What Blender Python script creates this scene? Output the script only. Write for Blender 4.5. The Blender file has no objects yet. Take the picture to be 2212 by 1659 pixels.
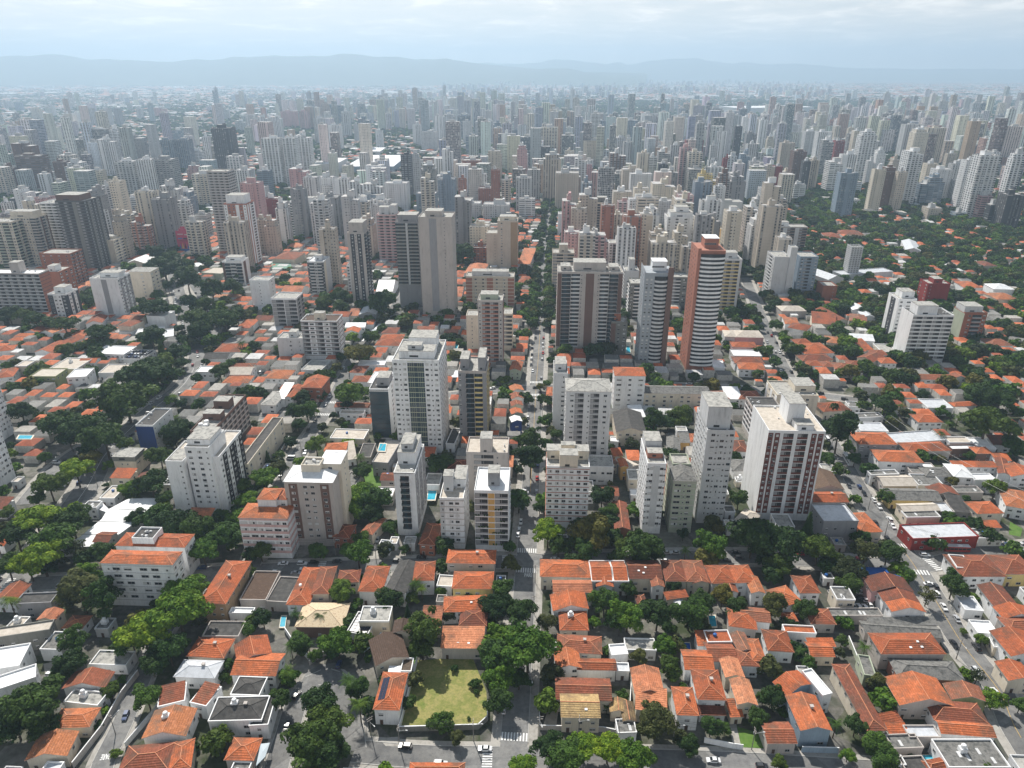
import bpy, math, random
import numpy as np
from mathutils import Vector, Matrix, Quaternion, noise as mnoise

random.seed(7)
RNG = np.random.default_rng(11)
R = math.radians
SC = bpy.context.scene
COL = SC.collection

# ------------------------------------------------------------------ camera, sky, sun, exposure
H = 200.0                      # the drone hovers 200 m above the streets
FPX, CX, CY = 1533.0, 1106.0, 829.5   # focal length and centre in the units the place was measured in
PITCH = R(23.9)
cam = bpy.data.objects.new('camera', bpy.data.cameras.new('camera'))
COL.objects.link(cam)
cam.location = (0, 0, H)
cam.rotation_euler = (R(90) - PITCH, 0, 0)
cam.data.sensor_width = 36.0
cam.data.lens = 36.0 * FPX / 2212.0
cam.data.clip_start = 1.0
cam.data.clip_end = 90000.0
SC.camera = cam

SUN_EL, SUN_AZ = R(48), R(-21)         # behind the scene, a little to the west of the view
sundir = Vector((math.sin(SUN_AZ) * math.cos(SUN_EL), math.cos(SUN_AZ) * math.cos(SUN_EL), math.sin(SUN_EL)))
sun = bpy.data.objects.new('sun', bpy.data.lights.new('sun', 'SUN'))
COL.objects.link(sun)
sun.data.energy = 5.0
sun.data.angle = R(0.5)
sun.data.color = (1.0, 0.95, 0.87)
sun.rotation_euler = sundir.to_track_quat('Z', 'Y').to_euler()

SC.view_settings.view_transform = 'Standard'
SC.view_settings.look = 'None'
SC.view_settings.exposure = 0.5
SC.view_settings.gamma = 1.0

world = bpy.data.worlds.new("World")
SC.world = world
world.use_nodes = True
wn = world.node_tree
wn.nodes.clear()


def NN(t, kind, **kw):
    n = t.nodes.new(kind)
    for k, v in kw.items():
        if k.startswith('i_'):
            n.inputs[k[2:].replace('_', ' ')].default_value = v
        elif k.startswith('n_'):
            n.inputs[int(k[2:])].default_value = v
        else:
            setattr(n, k, v)
    return n


def ramp(t, src, stops, interp='LINEAR'):
    n = t.nodes.new('ShaderNodeValToRGB')
    n.color_ramp.interpolation = interp
    e = n.color_ramp.elements
    while len(e) > 1:
        e.remove(e[-1])
    for i, (p, c) in enumerate(stops):
        el = e[0] if i == 0 else e.new(p)
        el.position = p
        c = (c, c, c) if isinstance(c, (int, float)) else c
        el.color = (c[0], c[1], c[2], 1)
    t.links.new(src, n.inputs[0])
    return n.outputs[0]


SKY_STRENGTH = 0.10
sky = NN(wn, 'ShaderNodeTexSky', sky_type='NISHITA', sun_disc=False, sun_elevation=SUN_EL, sun_rotation=SUN_AZ,
         altitude=800.0, air_density=1.0, dust_density=2.5, ozone_density=1.0)
geo = NN(wn, 'ShaderNodeTexCoord')
sep = NN(wn, 'ShaderNodeSeparateXYZ')
wn.links.new(geo.outputs['Generated'], sep.inputs[0])
mz = NN(wn, 'ShaderNodeMath', operation='MAXIMUM', n_1=0.02)
wn.links.new(sep.outputs['Z'], mz.inputs[0])
az = NN(wn, 'ShaderNodeMath', operation='ADD', n_1=0.10)
wn.links.new(mz.outputs[0], az.inputs[0])
vd = NN(wn, 'ShaderNodeVectorMath', operation='DIVIDE')
wn.links.new(geo.outputs['Generated'], vd.inputs[0])
cmb = NN(wn, 'ShaderNodeCombineXYZ', n_2=1.0)
wn.links.new(az.outputs[0], cmb.inputs[0])
wn.links.new(az.outputs[0], cmb.inputs[1])
wn.links.new(cmb.outputs[0], vd.inputs[1])
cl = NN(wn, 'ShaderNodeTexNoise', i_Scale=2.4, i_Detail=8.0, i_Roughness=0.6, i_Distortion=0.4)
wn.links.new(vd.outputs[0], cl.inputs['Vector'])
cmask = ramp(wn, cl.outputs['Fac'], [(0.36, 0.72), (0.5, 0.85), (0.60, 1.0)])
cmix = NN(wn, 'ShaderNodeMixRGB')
chor = ramp(wn, sep.outputs['Z'], [(0.0, (9.4, 8.3, 6.9)), (0.06, (8.6, 7.7, 6.6)), (0.12, (7.4, 7.0, 6.4)), (0.22, (7.4, 7.2, 6.9)), (0.38, (6.4, 6.4, 6.4)), (0.58, (2.0, 2.3, 2.7)), (1.0, (1.0, 1.3, 1.7))])  # added brightness in the unseen sky above the view lifts the shaded facades
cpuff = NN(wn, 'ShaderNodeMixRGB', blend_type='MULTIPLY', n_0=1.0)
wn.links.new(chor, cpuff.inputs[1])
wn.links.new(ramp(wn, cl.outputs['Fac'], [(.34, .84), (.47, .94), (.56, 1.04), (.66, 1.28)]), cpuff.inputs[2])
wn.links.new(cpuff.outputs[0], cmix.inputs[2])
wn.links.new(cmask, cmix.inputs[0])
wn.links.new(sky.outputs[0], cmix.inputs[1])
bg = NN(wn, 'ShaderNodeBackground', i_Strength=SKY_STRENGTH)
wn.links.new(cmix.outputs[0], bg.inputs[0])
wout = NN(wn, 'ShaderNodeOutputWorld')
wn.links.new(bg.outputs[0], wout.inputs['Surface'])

SC.render.engine = 'CYCLES'
cy = SC.cycles
cy.use_denoising = True
cy.denoiser = 'OPENIMAGEDENOISE'
cy.denoising_input_passes = 'RGB_ALBEDO_NORMAL'
cy.max_bounces = 6
cy.diffuse_bounces = 3
cy.glossy_bounces = 2
cy.transmission_bounces = 2
cy.volume_bounces = 1
cy.transparent_max_bounces = 8
cy.caustics_reflective = False
cy.caustics_refractive = False
cy.use_adaptive_sampling = True
cy.adaptive_threshold = 0.01

# ------------------------------------------------------------------ measuring: picture point -> place
CAMV = Vector((0, 0, H))
FWD = Vector((0, math.cos(PITCH), -math.sin(PITCH)))
UPV = Vector((0, math.sin(PITCH), math.cos(PITCH)))


def ray(x, y):
    return FWD * FPX + Vector((1, 0, 0)) * (x - CX) - UPV * (y - CY)


def G(x, y, z=0.0):
    """the place at height z seen at survey point x, y"""
    d = ray(x, y)
    t = (z - H) / d.z
    p = CAMV + d * t
    return Vector((p.x, p.y, z))


def onY(x, y, Y):
    d = ray(x, y)
    p = CAMV + d * (Y / d.y)
    return p


def pix(p):
    v = Vector(p) - CAMV
    d = v.dot(FWD)
    return CX + FPX * v.x / d, CY - FPX * v.dot(UPV) / d


def q(reg, u, v):
    """survey sheet (column,row) and sheet units -> survey point"""
    return reg[0] * 553.0 + u / 4.0, reg[1] * 414.75 + v / 4.0


HEAD = R(-2.4)                  # the street grid is turned 2.4 degrees clockwise
E1 = Vector((math.cos(HEAD), math.sin(HEAD), 0))
E2 = Vector((-math.sin(HEAD), math.cos(HEAD), 0))

# ------------------------------------------------------------------ materials
MATS = {}


def newmat(name):
    m = bpy.data.materials.new(name)
    m.use_nodes = True
    t = m.node_tree
    b = t.nodes['Principled BSDF']
    b.inputs['Roughness'].default_value = 0.8
    b.inputs['Specular IOR Level'].default_value = 0.3
    return m, t, b


def noisy(t, scale, detail=4, coord='Object', stretch=None, rough=0.6):
    tc = NN(t, 'ShaderNodeTexCoord')
    src = tc.outputs[coord]
    if stretch:
        mp = NN(t, 'ShaderNodeMapping')
        mp.inputs['Scale'].default_value = stretch
        t.links.new(src, mp.inputs[0])
        src = mp.outputs[0]
    n = NN(t, 'ShaderNodeTexNoise', i_Scale=scale, i_Detail=detail, i_Roughness=rough)
    t.links.new(src, n.inputs['Vector'])
    return n.outputs['Fac']


def mixc(t, fac, a, b, mode='MIX'):
    n = NN(t, 'ShaderNodeMixRGB', blend_type=mode)
    for i, s in ((0, fac), (1, a), (2, b)):
        if isinstance(s, (int, float)):
            n.inputs[i].default_value = s if i == 0 else (s, s, s, 1)
        elif isinstance(s, tuple):
            n.inputs[i].default_value = (s[0], s[1], s[2], 1)
        else:
            t.links.new(s, n.inputs[i])
    return n.outputs[0]


PAL = {
    'W': (.79, .795, .80), 'C': (.69, .62, .51), 'G': (.30, .30, .31), 'L': (.58, .585, .59), 'B': (.33, .125, .075),
    'N': (.17, .105, .085), 'D': (.06, .062, .07), 'Y': (.62, .38, .13), 'P': (.56, .34, .34), 'R': (.27, .036, .03), 'q': (.15, .05, .038), 'h': (.115, .115, .12), 'i': (.34, .37, .40), 'z': (.56, .58, .42),
    'U': (.24, .30, .37), 'S': (.56, .49, .41), 'T': (.38, .27, .17), 'K': (.025, .025, .028), 'V': (.40, .44, .34),
    'b': (.02, .05, .19), 'r': (.38, .165, .115), 'y': (.66, .52, .22), 'g': (.22, .22, .20), 'v': (.30, .32, .16),
    'o': (.55, .20, .06), 'p': (.62, .42, .40), 'u': (.27, .35, .43), 'E': (.47, .43, .40),
}


def wall(c):
    k = 'wall' + c
    if k in MATS:
        return MATS[k]
    m, t, b = newmat('plaster_' + c)
    col = PAL[c]
    f = noisy(t, 0.35, 5, stretch=(1, 1, .22))
    s = ramp(t, f, [(0.28, .68), (.42, .94), (.75, 1.08)])
    f2 = noisy(t, 2.2, 3, stretch=(1, 1, .12))
    s2 = ramp(t, f2, [(0.3, .76), (.46, 1.0)])
    c1 = mixc(t, 1.0, (col[0], col[1], col[2]), s, 'MULTIPLY')
    c2 = mixc(t, .8, c1, s2, 'MULTIPLY')
    t.links.new(c2, b.inputs['Base Color'])
    MATS[k] = m
    return m


def flat(name, col, rough=.7, spec=.3, metal=0.0):
    if name in MATS:
        return MATS[name]
    m, t, b = newmat(name)
    b.inputs['Base Color'].default_value = (*col, 1)
    b.inputs['Roughness'].default_value = rough
    b.inputs['Specular IOR Level'].default_value = spec
    b.inputs['Metallic'].default_value = metal
    MATS[name] = m
    return m


def mottled(name, cols, scale, rough=.85, detail=6, coord='Object', stretch=None, bump=0.0):
    if name in MATS:
        return MATS[name]
    m, t, b = newmat(name)
    f = noisy(t, scale, detail, coord, stretch, .65)
    n = len(cols)
    c = ramp(t, f, [(0.28 + 0.44 * i / (n - 1), cols[i]) for i in range(n)])
    t.links.new(c, b.inputs['Base Color'])
    b.inputs['Roughness'].default_value = rough
    if bump:
        bp = NN(t, 'ShaderNodeBump', i_Strength=bump, i_Distance=.3)
        t.links.new(f, bp.inputs['Height'])
        t.links.new(bp.outputs[0], b.inputs['Normal'])
    MATS[name] = m
    return m


def tile(name, base, dark, worn=0.5):
    """clay tiles: courses across the slope, per-object tint, lichen and replaced patches"""
    if name in MATS:
        return MATS[name]
    m, t, b = newmat(name)
    tc = NN(t, 'ShaderNodeTexCoord')
    oi = NN(t, 'ShaderNodeObjectInfo')
    f = noisy(t, .22, 6, rough=.7)
    f2 = noisy(t, 2.6, 5, rough=.75)
    f3 = noisy(t, .9, 3)
    f4 = noisy(t, .13, 5, rough=.75)
    a = mixc(t, ramp(t, f, [(.4, 0.0), (.72, worn)]), base, dark)
    c = mixc(t, ramp(t, f2, [(.35, .75), (.62, 0.0)]), a, tuple(x * .55 for x in dark))
    lite = tuple(min(1, x * 1.25 + .03) for x in base)
    c = mixc(t, ramp(t, f3, [(.5, 0.0), (.68, .55)]), c, lite)
    c = mixc(t, ramp(t, f4, [(.46, 0.0), (.62, .7)]), c, (.12, .075, .05))
    w = NN(t, 'ShaderNodeTexWave', wave_type='BANDS', bands_direction='Y', i_Scale=0.42, i_Distortion=.3, i_Detail=1.0)
    t.links.new(tc.outputs['UV'], w.inputs['Vector'])
    c = mixc(t, .45, c, ramp(t, w.outputs['Fac'], [(0, .62), (.35, 1.0)]), 'MULTIPLY')
    w2 = NN(t, 'ShaderNodeTexWave', wave_type='BANDS', bands_direction='X', i_Scale=0.9)
    t.links.new(tc.outputs['UV'], w2.inputs['Vector'])
    c = mixc(t, .3, c, ramp(t, w2.outputs['Fac'], [(0, .7), (.5, 1.0)]), 'MULTIPLY')
    tint = ramp(t, oi.outputs['Random'], [(0, (.52, .56, .66)), (.25, (.82, .82, .88)), (.6, (1, 1, 1)), (.85, (1.06, 1.15, 1.2)), (1, (.95, 1.35, 1.6))])
    c = mixc(t, 1.0, c, tint, 'MULTIPLY')
    t.links.new(c, b.inputs['Base Color'])
    bp = NN(t, 'ShaderNodeBump', i_Strength=.5, i_Distance=.15)
    t.links.new(w.outputs['Fac'], bp.inputs['Height'])
    t.links.new(bp.outputs[0], b.inputs['Normal'])
    b.inputs['Roughness'].default_value = .85
    MATS[name] = m
    return m


def roofm(k):
    if k == 'o':
        return tile('clay_tiles', (.58, .15, .05), (.32, .085, .035), .7)
    if k == 'd':
        return tile('old_clay_tiles', (.36, .105, .05), (.17, .06, .035), .9)
    if k == 'l':
        return tile('pale_clay_tiles', (.66, .25, .12), (.50, .15, .07), .5)
    if k == 't':
        return tile('tan_tiles', (.52, .34, .15), (.28, .17, .08), .7)
    if k == 'n':
        return tile('brown_tiles', (.14, .085, .055), (.10, .06, .04), .4)
    if k == 'm':
        return mottled('mottled_tiles', [(.22, .12, .09), (.55, .42, .28), (.62, .52, .36), (.34, .2, .14)], 1.6)
    if k == 'g':
        return mottled('fibre_cement', [(.05, .05, .047), (.11, .11, .105), (.19, .185, .175), (.10, .10, .095)], .7, stretch=(1, 1, 1))
    if k == 'k':
        return mottled('dark_slate', [(.035, .034, .033), (.06, .058, .056), (.10, .095, .09)], .6)
    if k == 'w':
        return mottled('white_metal_roof', [(.55, .56, .57), (.72, .73, .74), (.78, .79, .8)], .3, rough=.5)
    if k == 's':
        return mottled('silver_roof', [(.36, .38, .40), (.50, .52, .55), (.58, .60, .64)], .5, rough=.45)
    if k == 'c':
        return mottled('concrete_roof', [(.12, .118, .11), (.26, .255, .24), (.40, .39, .36), (.30, .29, .27)], .55)
    if k == 'e':
        return mottled('beige_roof', [(.34, .30, .25), (.48, .43, .37), (.56, .51, .45)], .5)
    return wall(k)


GLASS = flat('window_glass', (.018, .022, .026), .15, .5)
GLASS2 = flat('window_glass_blue', (.05, .075, .09), .12, .5)
SHUT = flat('roller_shutter', (.58, .58, .57), .6)
SHUT2 = flat('grey_shutter', (.30, .30, .30), .6)
FRAME = flat('window_frame', (.42, .42, .42), .5)
SHADE = flat('recess_shade', (.035, .035, .036), .6)  # dark colour painted for the shade inside recessed openings
SOLAR = flat('solar_cells', (.012, .018, .045), .2, .5)
WHITE = flat('white_paint', (.78, .78, .78), .6)
RIDGE = mottled('ridge_tiles', [(.40, .14, .07), (.66, .30, .17)], 1.5)
POOL = mottled('pool_water', [(.02, .28, .42), (.06, .42, .55)], .5, rough=.1)
POOLB = flat('blue_pool_lining', (.02, .10, .40), .15)


def facade(kind):
    """window grids for the towers further off; wall colour is the object's own colour"""
    k = 'facade' + kind
    if k in MATS:
        return MATS[k]
    m, t, b = newmat('facade_' + {'p': 'punched', 'b': 'banded', 'v': 'striped', 'g': 'glazed', 'x': 'balconied'}[kind])
    uv = NN(t, 'ShaderNodeUVMap')
    oi = NN(t, 'ShaderNodeObjectInfo')
    s = NN(t, 'ShaderNodeSeparateXYZ')
    t.links.new(uv.outputs[0], s.inputs[0])

    def mth(op, a, bb=None, c=None):
        n = NN(t, 'ShaderNodeMath', operation=op)
        for i, x in enumerate((a, bb, c)):
            if x is None:
                continue
            if isinstance(x, (int, float)):
                n.inputs[i].default_value = x
            else:
                t.links.new(x, n.inputs[i])
        return n.outputs[0]
    att = NN(t, 'ShaderNodeAttribute', attribute_name='tint')
    bay = {'p': 3.3, 'b': 9.0, 'v': 4.2, 'g': 2.4, 'x': 6.0}[kind]
    fl = 3.05
    uu = mth('DIVIDE', s.outputs['X'], bay)
    vv = mth('DIVIDE', s.outputs['Y'], fl)
    fu, fv = mth('FRACT', uu), mth('FRACT', vv)

    def band(x, lo, hi):
        return mth('MULTIPLY', mth('GREATER_THAN', x, lo), mth('LESS_THAN', x, hi))
    cell = NN(t, 'ShaderNodeCombineXYZ')
    t.links.new(mth('FLOOR', uu), cell.inputs[0])
    t.links.new(mth('FLOOR', vv), cell.inputs[1])
    t.links.new(oi.outputs['Random'], cell.inputs[2])
    wnz = NN(t, 'ShaderNodeTexWhiteNoise', noise_dimensions='3D')
    t.links.new(cell.outputs[0], wnz.inputs['Vector'])
    colr = NN(t, 'ShaderNodeCombineXYZ')
    t.links.new(mth('FLOOR', uu), colr.inputs[0])
    t.links.new(oi.outputs['Random'], colr.inputs[1])
    wcol = NN(t, 'ShaderNodeTexWhiteNoise', noise_dimensions='3D')
    t.links.new(colr.outputs[0], wcol.inputs['Vector'])
    blank = mth('GREATER_THAN', wcol.outputs['Value'], .16)
    wide = mth('GREATER_THAN', wcol.outputs['Value'], .6)
    if kind == 'p':
        lo = mth('SUBTRACT', .36, mth('MULTIPLY', wide, .12))
        hi = mth('ADD', .66, mth('MULTIPLY', wide, .16))
        mask = mth('MULTIPLY', mth('MULTIPLY', mth('GREATER_THAN', fu, lo), mth('LESS_THAN', fu, hi)), band(fv, .36, .76))
        mask = mth('MULTIPLY', mask, blank)
    elif kind == 'b':
        mask = mth('MULTIPLY', band(fu, .06, .94), band(fv, .42, .84))
    elif kind == 'v':
        mask = mth('MULTIPLY', band(fu, .34, .72), band(fv, .24, .86))
        mask = mth('MULTIPLY', mask, blank)
    elif kind == 'g':
        mask = mth('MULTIPLY', band(fu, .07, .93), band(fv, .06, .94))
    else:
        mask = mth('MULTIPLY', band(fu, .14, .70), band(fv, .34, .97))
    glass = ramp(t, wnz.outputs['Value'], [(0, (.04, .045, .05)), (.4, (.08, .09, .10)), (.62, (.15, .155, .16)), (.8, (.38, .37, .36)), (.92, (.11, .12, .13))], 'CONSTANT')
    f = noisy(t, .12, 4, stretch=(1, 1, .25))
    dirt = ramp(t, f, [(.3, .8), (.6, 1.0)])
    base = mixc(t, 1.0, mixc(t, 1.0, oi.outputs['Color'], att.outputs['Color'], 'MULTIPLY'), dirt, 'MULTIPLY')
    slab = mth('LESS_THAN', fv, .07)
    base = mixc(t, mth('MULTIPLY', slab, .28), base, .1)
    if kind == 'v':
        strip = mth('MULTIPLY', band(fu, .27, .81), blank)
        base = mixc(t, mth('MULTIPLY', strip, .45), base, (.2, .18, .17))
    if kind == 'x':
        rail = mth('MULTIPLY', band(fu, .10, .74), mth('LESS_THAN', fv, .34))
        base = mixc(t, mth('MULTIPLY', rail, .35), base, (.8, .8, .8))
    c = mixc(t, mask, base, glass)
    # storeys only on upright faces
    gn = NN(t, 'ShaderNodeNewGeometry')
    sn = NN(t, 'ShaderNodeSeparateXYZ')
    t.links.new(gn.outputs['Normal'], sn.inputs[0])
    up = mth('GREATER_THAN', mth('ABSOLUTE', sn.outputs['Z']), .5)
    nr = noisy(t, .25, 4)
    c = mixc(t, up, c, ramp(t, nr, [(.3, (.16, .155, .15)), (.5, (.38, .37, .36)), (.7, (.56, .55, .54))]))
    t.links.new(c, b.inputs['Base Color'])
    rr = NN(t, 'ShaderNodeMath', operation='MULTIPLY_ADD', n_1=-.5, n_2=.8)
    t.links.new(mask, rr.inputs[0])
    t.links.new(rr.outputs[0], b.inputs['Roughness'])
    MATS[k] = m
    return m


# ------------------------------------------------------------------ mesh building
class MB:
    def __init__(s):
        s.v, s.f, s.m = [], [], []

    def quad(s, pts, mi=0):
        n = len(s.v)
        s.v += [tuple(p) for p in pts]
        s.f.append(tuple(range(n, n + len(pts))))
        s.m.append(mi)

    def box(s, x0, x1, y0, y1, z0, z1, mi=0, top=None, bottom=True):
        n = len(s.v)
        s.v += [(x0, y0, z0), (x1, y0, z0), (x1, y1, z0), (x0, y1, z0), (x0, y0, z1), (x1, y0, z1), (x1, y1, z1), (x0, y1, z1)]
        fs = [(0, 1, 5, 4), (1, 2, 6, 5), (2, 3, 7, 6), (3, 0, 4, 7), (4, 5, 6, 7)]
        ms = [mi] * 4 + [mi if top is None else top]
        if bottom:
            fs.append((3, 2, 1, 0))
            ms.append(mi)
        s.f += [tuple(n + i for i in f) for f in fs]
        s.m += ms

    def prism(s, pts, z0, z1, mi=0, top=None):
        n, k = len(s.v), len(pts)
        s.v += [(p[0], p[1], z0) for p in pts] + [(p[0], p[1], z1) for p in pts]
        for i in range(k):
            j = (i + 1) % k
            s.f.append((n + i, n + j, n + k + j, n + k + i))
            s.m.append(mi)
        s.f.append(tuple(n + k + i for i in range(k)))
        s.m.append(mi if top is None else top)
        s.f.append(tuple(n + i for i in reversed(range(k))))
        s.m.append(mi)

    def tube(s, a, b, r0, r1, seg=6, mi=0):
        a, b = Vector(a), Vector(b)
        d = (b - a).normalized()
        u = d.orthogonal().normalized()
        w = d.cross(u)
        n = len(s.v)
        for p, r in ((a, r0), (b, r1)):
            for i in range(seg):
                an = 2 * math.pi * i / seg
                s.v.append(tuple(p + (u * math.cos(an) + w * math.sin(an)) * r))
        for i in range(seg):
            j = (i + 1) % seg
            s.f.append((n + i, n + j, n + seg + j, n + seg + i))
            s.m.append(mi)
        s.f.append(tuple(n + seg + i for i in range(seg)))
        s.m.append(mi)

    def lathe(s, prof, seg=12, c=(0, 0), mi=0):
        n = len(s.v)
        for r, z in prof:
            for i in range(seg):
                an = 2 * math.pi * i / seg
                s.v.append((c[0] + r * math.cos(an), c[1] + r * math.sin(an), z))
        for k in range(len(prof) - 1):
            for i in range(seg):
                j = (i + 1) % seg
                s.f.append((n + k * seg + i, n + k * seg + j, n + (k + 1) * seg + j, n + (k + 1) * seg + i))
                s.m.append(mi)
        s.f.append(tuple(n + (len(prof) - 1) * seg + i for i in range(seg)))
        s.m.append(mi)

    def mesh(s, name, mats, uv=False, smooth=False):
        me = bpy.data.meshes.new(name)
        me.from_pydata(s.v, [], s.f)
        for m in mats:
            me.materials.append(m)
        if len(mats) > 1:
            me.polygons.foreach_set('material_index', s.m)
        if smooth:
            me.polygons.foreach_set('use_smooth', [True] * len(s.f))
        if uv:
            ul = me.uv_layers.new(name='UVMap')
            dat = []
            for p in me.polygons:
                n = p.normal
                if abs(n.z) > .98:
                    t_, b_ = Vector((1, 0, 0)), Vector((0, 1, 0))
                else:
                    t_ = Vector((0, 0, 1)).cross(n).normalized()
                    b_ = n.cross(t_)
                for vi in p.vertices:
                    co = me.vertices[vi].co
                    dat += [co.dot(t_), co.dot(b_)]
            ul.data.foreach_set('uv', dat)
        return me


def link(name, me, parent=None, loc=(0, 0, 0), rot=0.0):
    o = bpy.data.objects.new(name, me)
    COL.objects.link(o)
    o.location = loc
    if rot:
        o.rotation_euler = (0, 0, rot)
    if parent is not None:
        o.parent = parent
    return o


def tag(o, label, cat, group=None, kind=None):
    o['label'] = label
    o['category'] = cat
    if group:
        o['group'] = group
    if kind:
        o['kind'] = kind
    return o


def thing(name, loc, label=None, cat=None, group=None, rot=0.0):
    o = bpy.data.objects.new(name, None)
    COL.objects.link(o)
    o.empty_display_size = .5
    o.location = loc
    o.rotation_euler = (0, 0, rot)
    if group:
        o['group'] = group
    if label:
        tag(o, label, cat, group)
    return o


def structure(name, me, label, cat):
    o = link(name, me)
    return tag(o, label, cat, None, 'structure')


# things whose labels are completed at the end: (object, description, category word)
PENDING = []
LANDMARKS = []                  # (phrase, picture x, picture y)

# occupied ground, 1 m cells
OX0, OX1, OY0, OY1 = -900, 900, 60, 1500
OCC = np.zeros((OY1 - OY0, OX1 - OX0), np.uint8)


def occupy(cx, cy, ux, uy, hw, hd, val=1, test=False):
    """oriented rectangle centre, unit x axis, half sizes"""
    r = math.hypot(hw, hd) + 1
    x0, x1 = int(max(OX0, cx - r)), int(min(OX1, cx + r + 1))
    y0, y1 = int(max(OY0, cy - r)), int(min(OY1, cy + r + 1))
    if x1 <= x0 or y1 <= y0:
        return False
    X, Y = np.meshgrid(np.arange(x0, x1) + .5 - cx, np.arange(y0, y1) + .5 - cy)
    a = np.abs(X * ux + Y * uy) <= hw
    b = np.abs(-X * uy + Y * ux) <= hd
    sub = OCC[y0 - OY0:y1 - OY0, x0 - OX0:x1 - OX0]
    mk = a & b
    if test:
        return bool((sub[mk] & val).any())
    sub[mk] |= val
    return False
HAZE_DENSITY = 0.00014
# ------------------------------------------------------------------ ground, hills, roads
gm, t, b = newmat('city_ground')
tc = NN(t, 'ShaderNodeTexCoord')
n1 = NN(t, 'ShaderNodeTexNoise', i_Scale=.09, i_Detail=8.0, i_Roughness=.7)
t.links.new(tc.outputs['Object'], n1.inputs['Vector'])
n2 = NN(t, 'ShaderNodeTexVoronoi', i_Scale=.055)
t.links.new(tc.outputs['Object'], n2.inputs['Vector'])
n3 = NN(t, 'ShaderNodeTexNoise', i_Scale=.6, i_Detail=5.0)
t.links.new(tc.outputs['Object'], n3.inputs['Vector'])
soil = ramp(t, n1.outputs['Fac'], [(.32, (.035, .05, .02)), (.45, (.05, .06, .03)), (.52, (.13, .12, .10)), (.62, (.24, .23, .21)), (.75, (.17, .16, .15))])
yard = ramp(t, n2.outputs['Color'], [(.2, (.10, .10, .095)), (.5, (.22, .21, .19)), (.62, (.04, .055, .022)), (.85, (.30, .28, .25))], 'CONSTANT')
c = mixc(t, .5, soil, yard)
c = mixc(t, .6, c, ramp(t, n3.outputs['Fac'], [(.3, .6), (.65, 1.1)]), 'MULTIPLY')
t.links.new(c, b.inputs['Base Color'])
b.inputs['Roughness'].default_value = .95
mb = MB()
mb.quad([(-22000, -800, 0), (22000, -800, 0), (22000, 22000, 0), (-22000, 22000, 0)])
structure('ground', mb.mesh('ground', [gm]), 'flat ground of yards and soil under the whole city', 'ground')

ASPH = mottled('asphalt', [(.11, .11, .113), (.16, .16, .16), (.21, .207, .20), (.14, .14, .14)], .18, .9, 8, 'Object', (1, 1, 1))
_nt = ASPH.node_tree
_pb = _nt.nodes['Principled BSDF']
_src = _pb.inputs['Base Color'].links[0].from_socket
_tc = NN(_nt, 'ShaderNodeTexCoord')
_vo = NN(_nt, 'ShaderNodeTexVoronoi', i_Scale=.09)
_nt.links.new(_tc.outputs['Object'], _vo.inputs['Vector'])
_c2 = mixc(_nt, .55, _src, ramp(_nt, _vo.outputs['Color'], [(.1, .62), (.4, 1.0), (.6, 1.15), (.8, .85)], 'CONSTANT'), 'MULTIPLY')
_f = noisy(_nt, .8, 8, rough=.8)
_c2 = mixc(_nt, 1.0, _c2, ramp(_nt, _f, [(.3, .68), (.5, 1.0), (.7, 1.12)]), 'MULTIPLY')
_nt.links.new(_c2, _pb.inputs['Base Color'])
PAVE = mottled('pavement_concrete', [(.17, .16, .14), (.30, .285, .26), (.38, .36, .33), (.25, .24, .21)], .35, .9, 7)
KERB = flat('kerb_stone', (.40, .39, .37), .9)
PAINT = mottled('road_paint', [(.40, .40, .40), (.72, .72, .71), (.76, .76, .75)], 1.8, .7)
PAINTY = mottled('yellow_road_paint', [(.35, .25, .10), (.55, .36, .12)], 1.8, .7)


def smooth_line(pts, step=4.0):
    P = [Vector((p[0], p[1], 0)) for p in pts]
    out = []
    n = len(P)
    for i in range(n - 1):
        p0, p1, p2, p3 = P[max(i - 1, 0)], P[i], P[i + 1], P[min(i + 2, n - 1)]
        L = (p2 - p1).length
        k = max(1, int(L / step))
        for j in range(k):
            s_ = j / k
            m1, m2 = (p2 - p0) * .5 * min(1, L / max((p2 - p0).length * .5, 1e-3)) , (p3 - p1) * .5 * min(1, L / max((p3 - p1).length * .5, 1e-3))
            a = 2 * s_**3 - 3 * s_**2 + 1
            bb = s_**3 - 2 * s_**2 + s_
            cc = -2 * s_**3 + 3 * s_**2
            d = s_**3 - s_**2
            out.append(p1 * a + m1 * bb + p2 * cc + m2 * d)
    out.append(P[-1])
    return out


def strip(mb_, line, off0, off1, z, mi=0):
    pr = None
    for i, p in enumerate(line):
        a = line[max(i - 1, 0)]
        c_ = line[min(i + 1, len(line) - 1)]
        d = (c_ - a).normalized()
        nrm = Vector((-d.y, d.x, 0))
        l, r = p + nrm * off0, p + nrm * off1
        if pr:
            mb_.quad([(pr[0].x, pr[0].y, z), (pr[1].x, pr[1].y, z), (r.x, r.y, z), (l.x, l.y, z)], mi)
        pr = (l, r)


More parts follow.
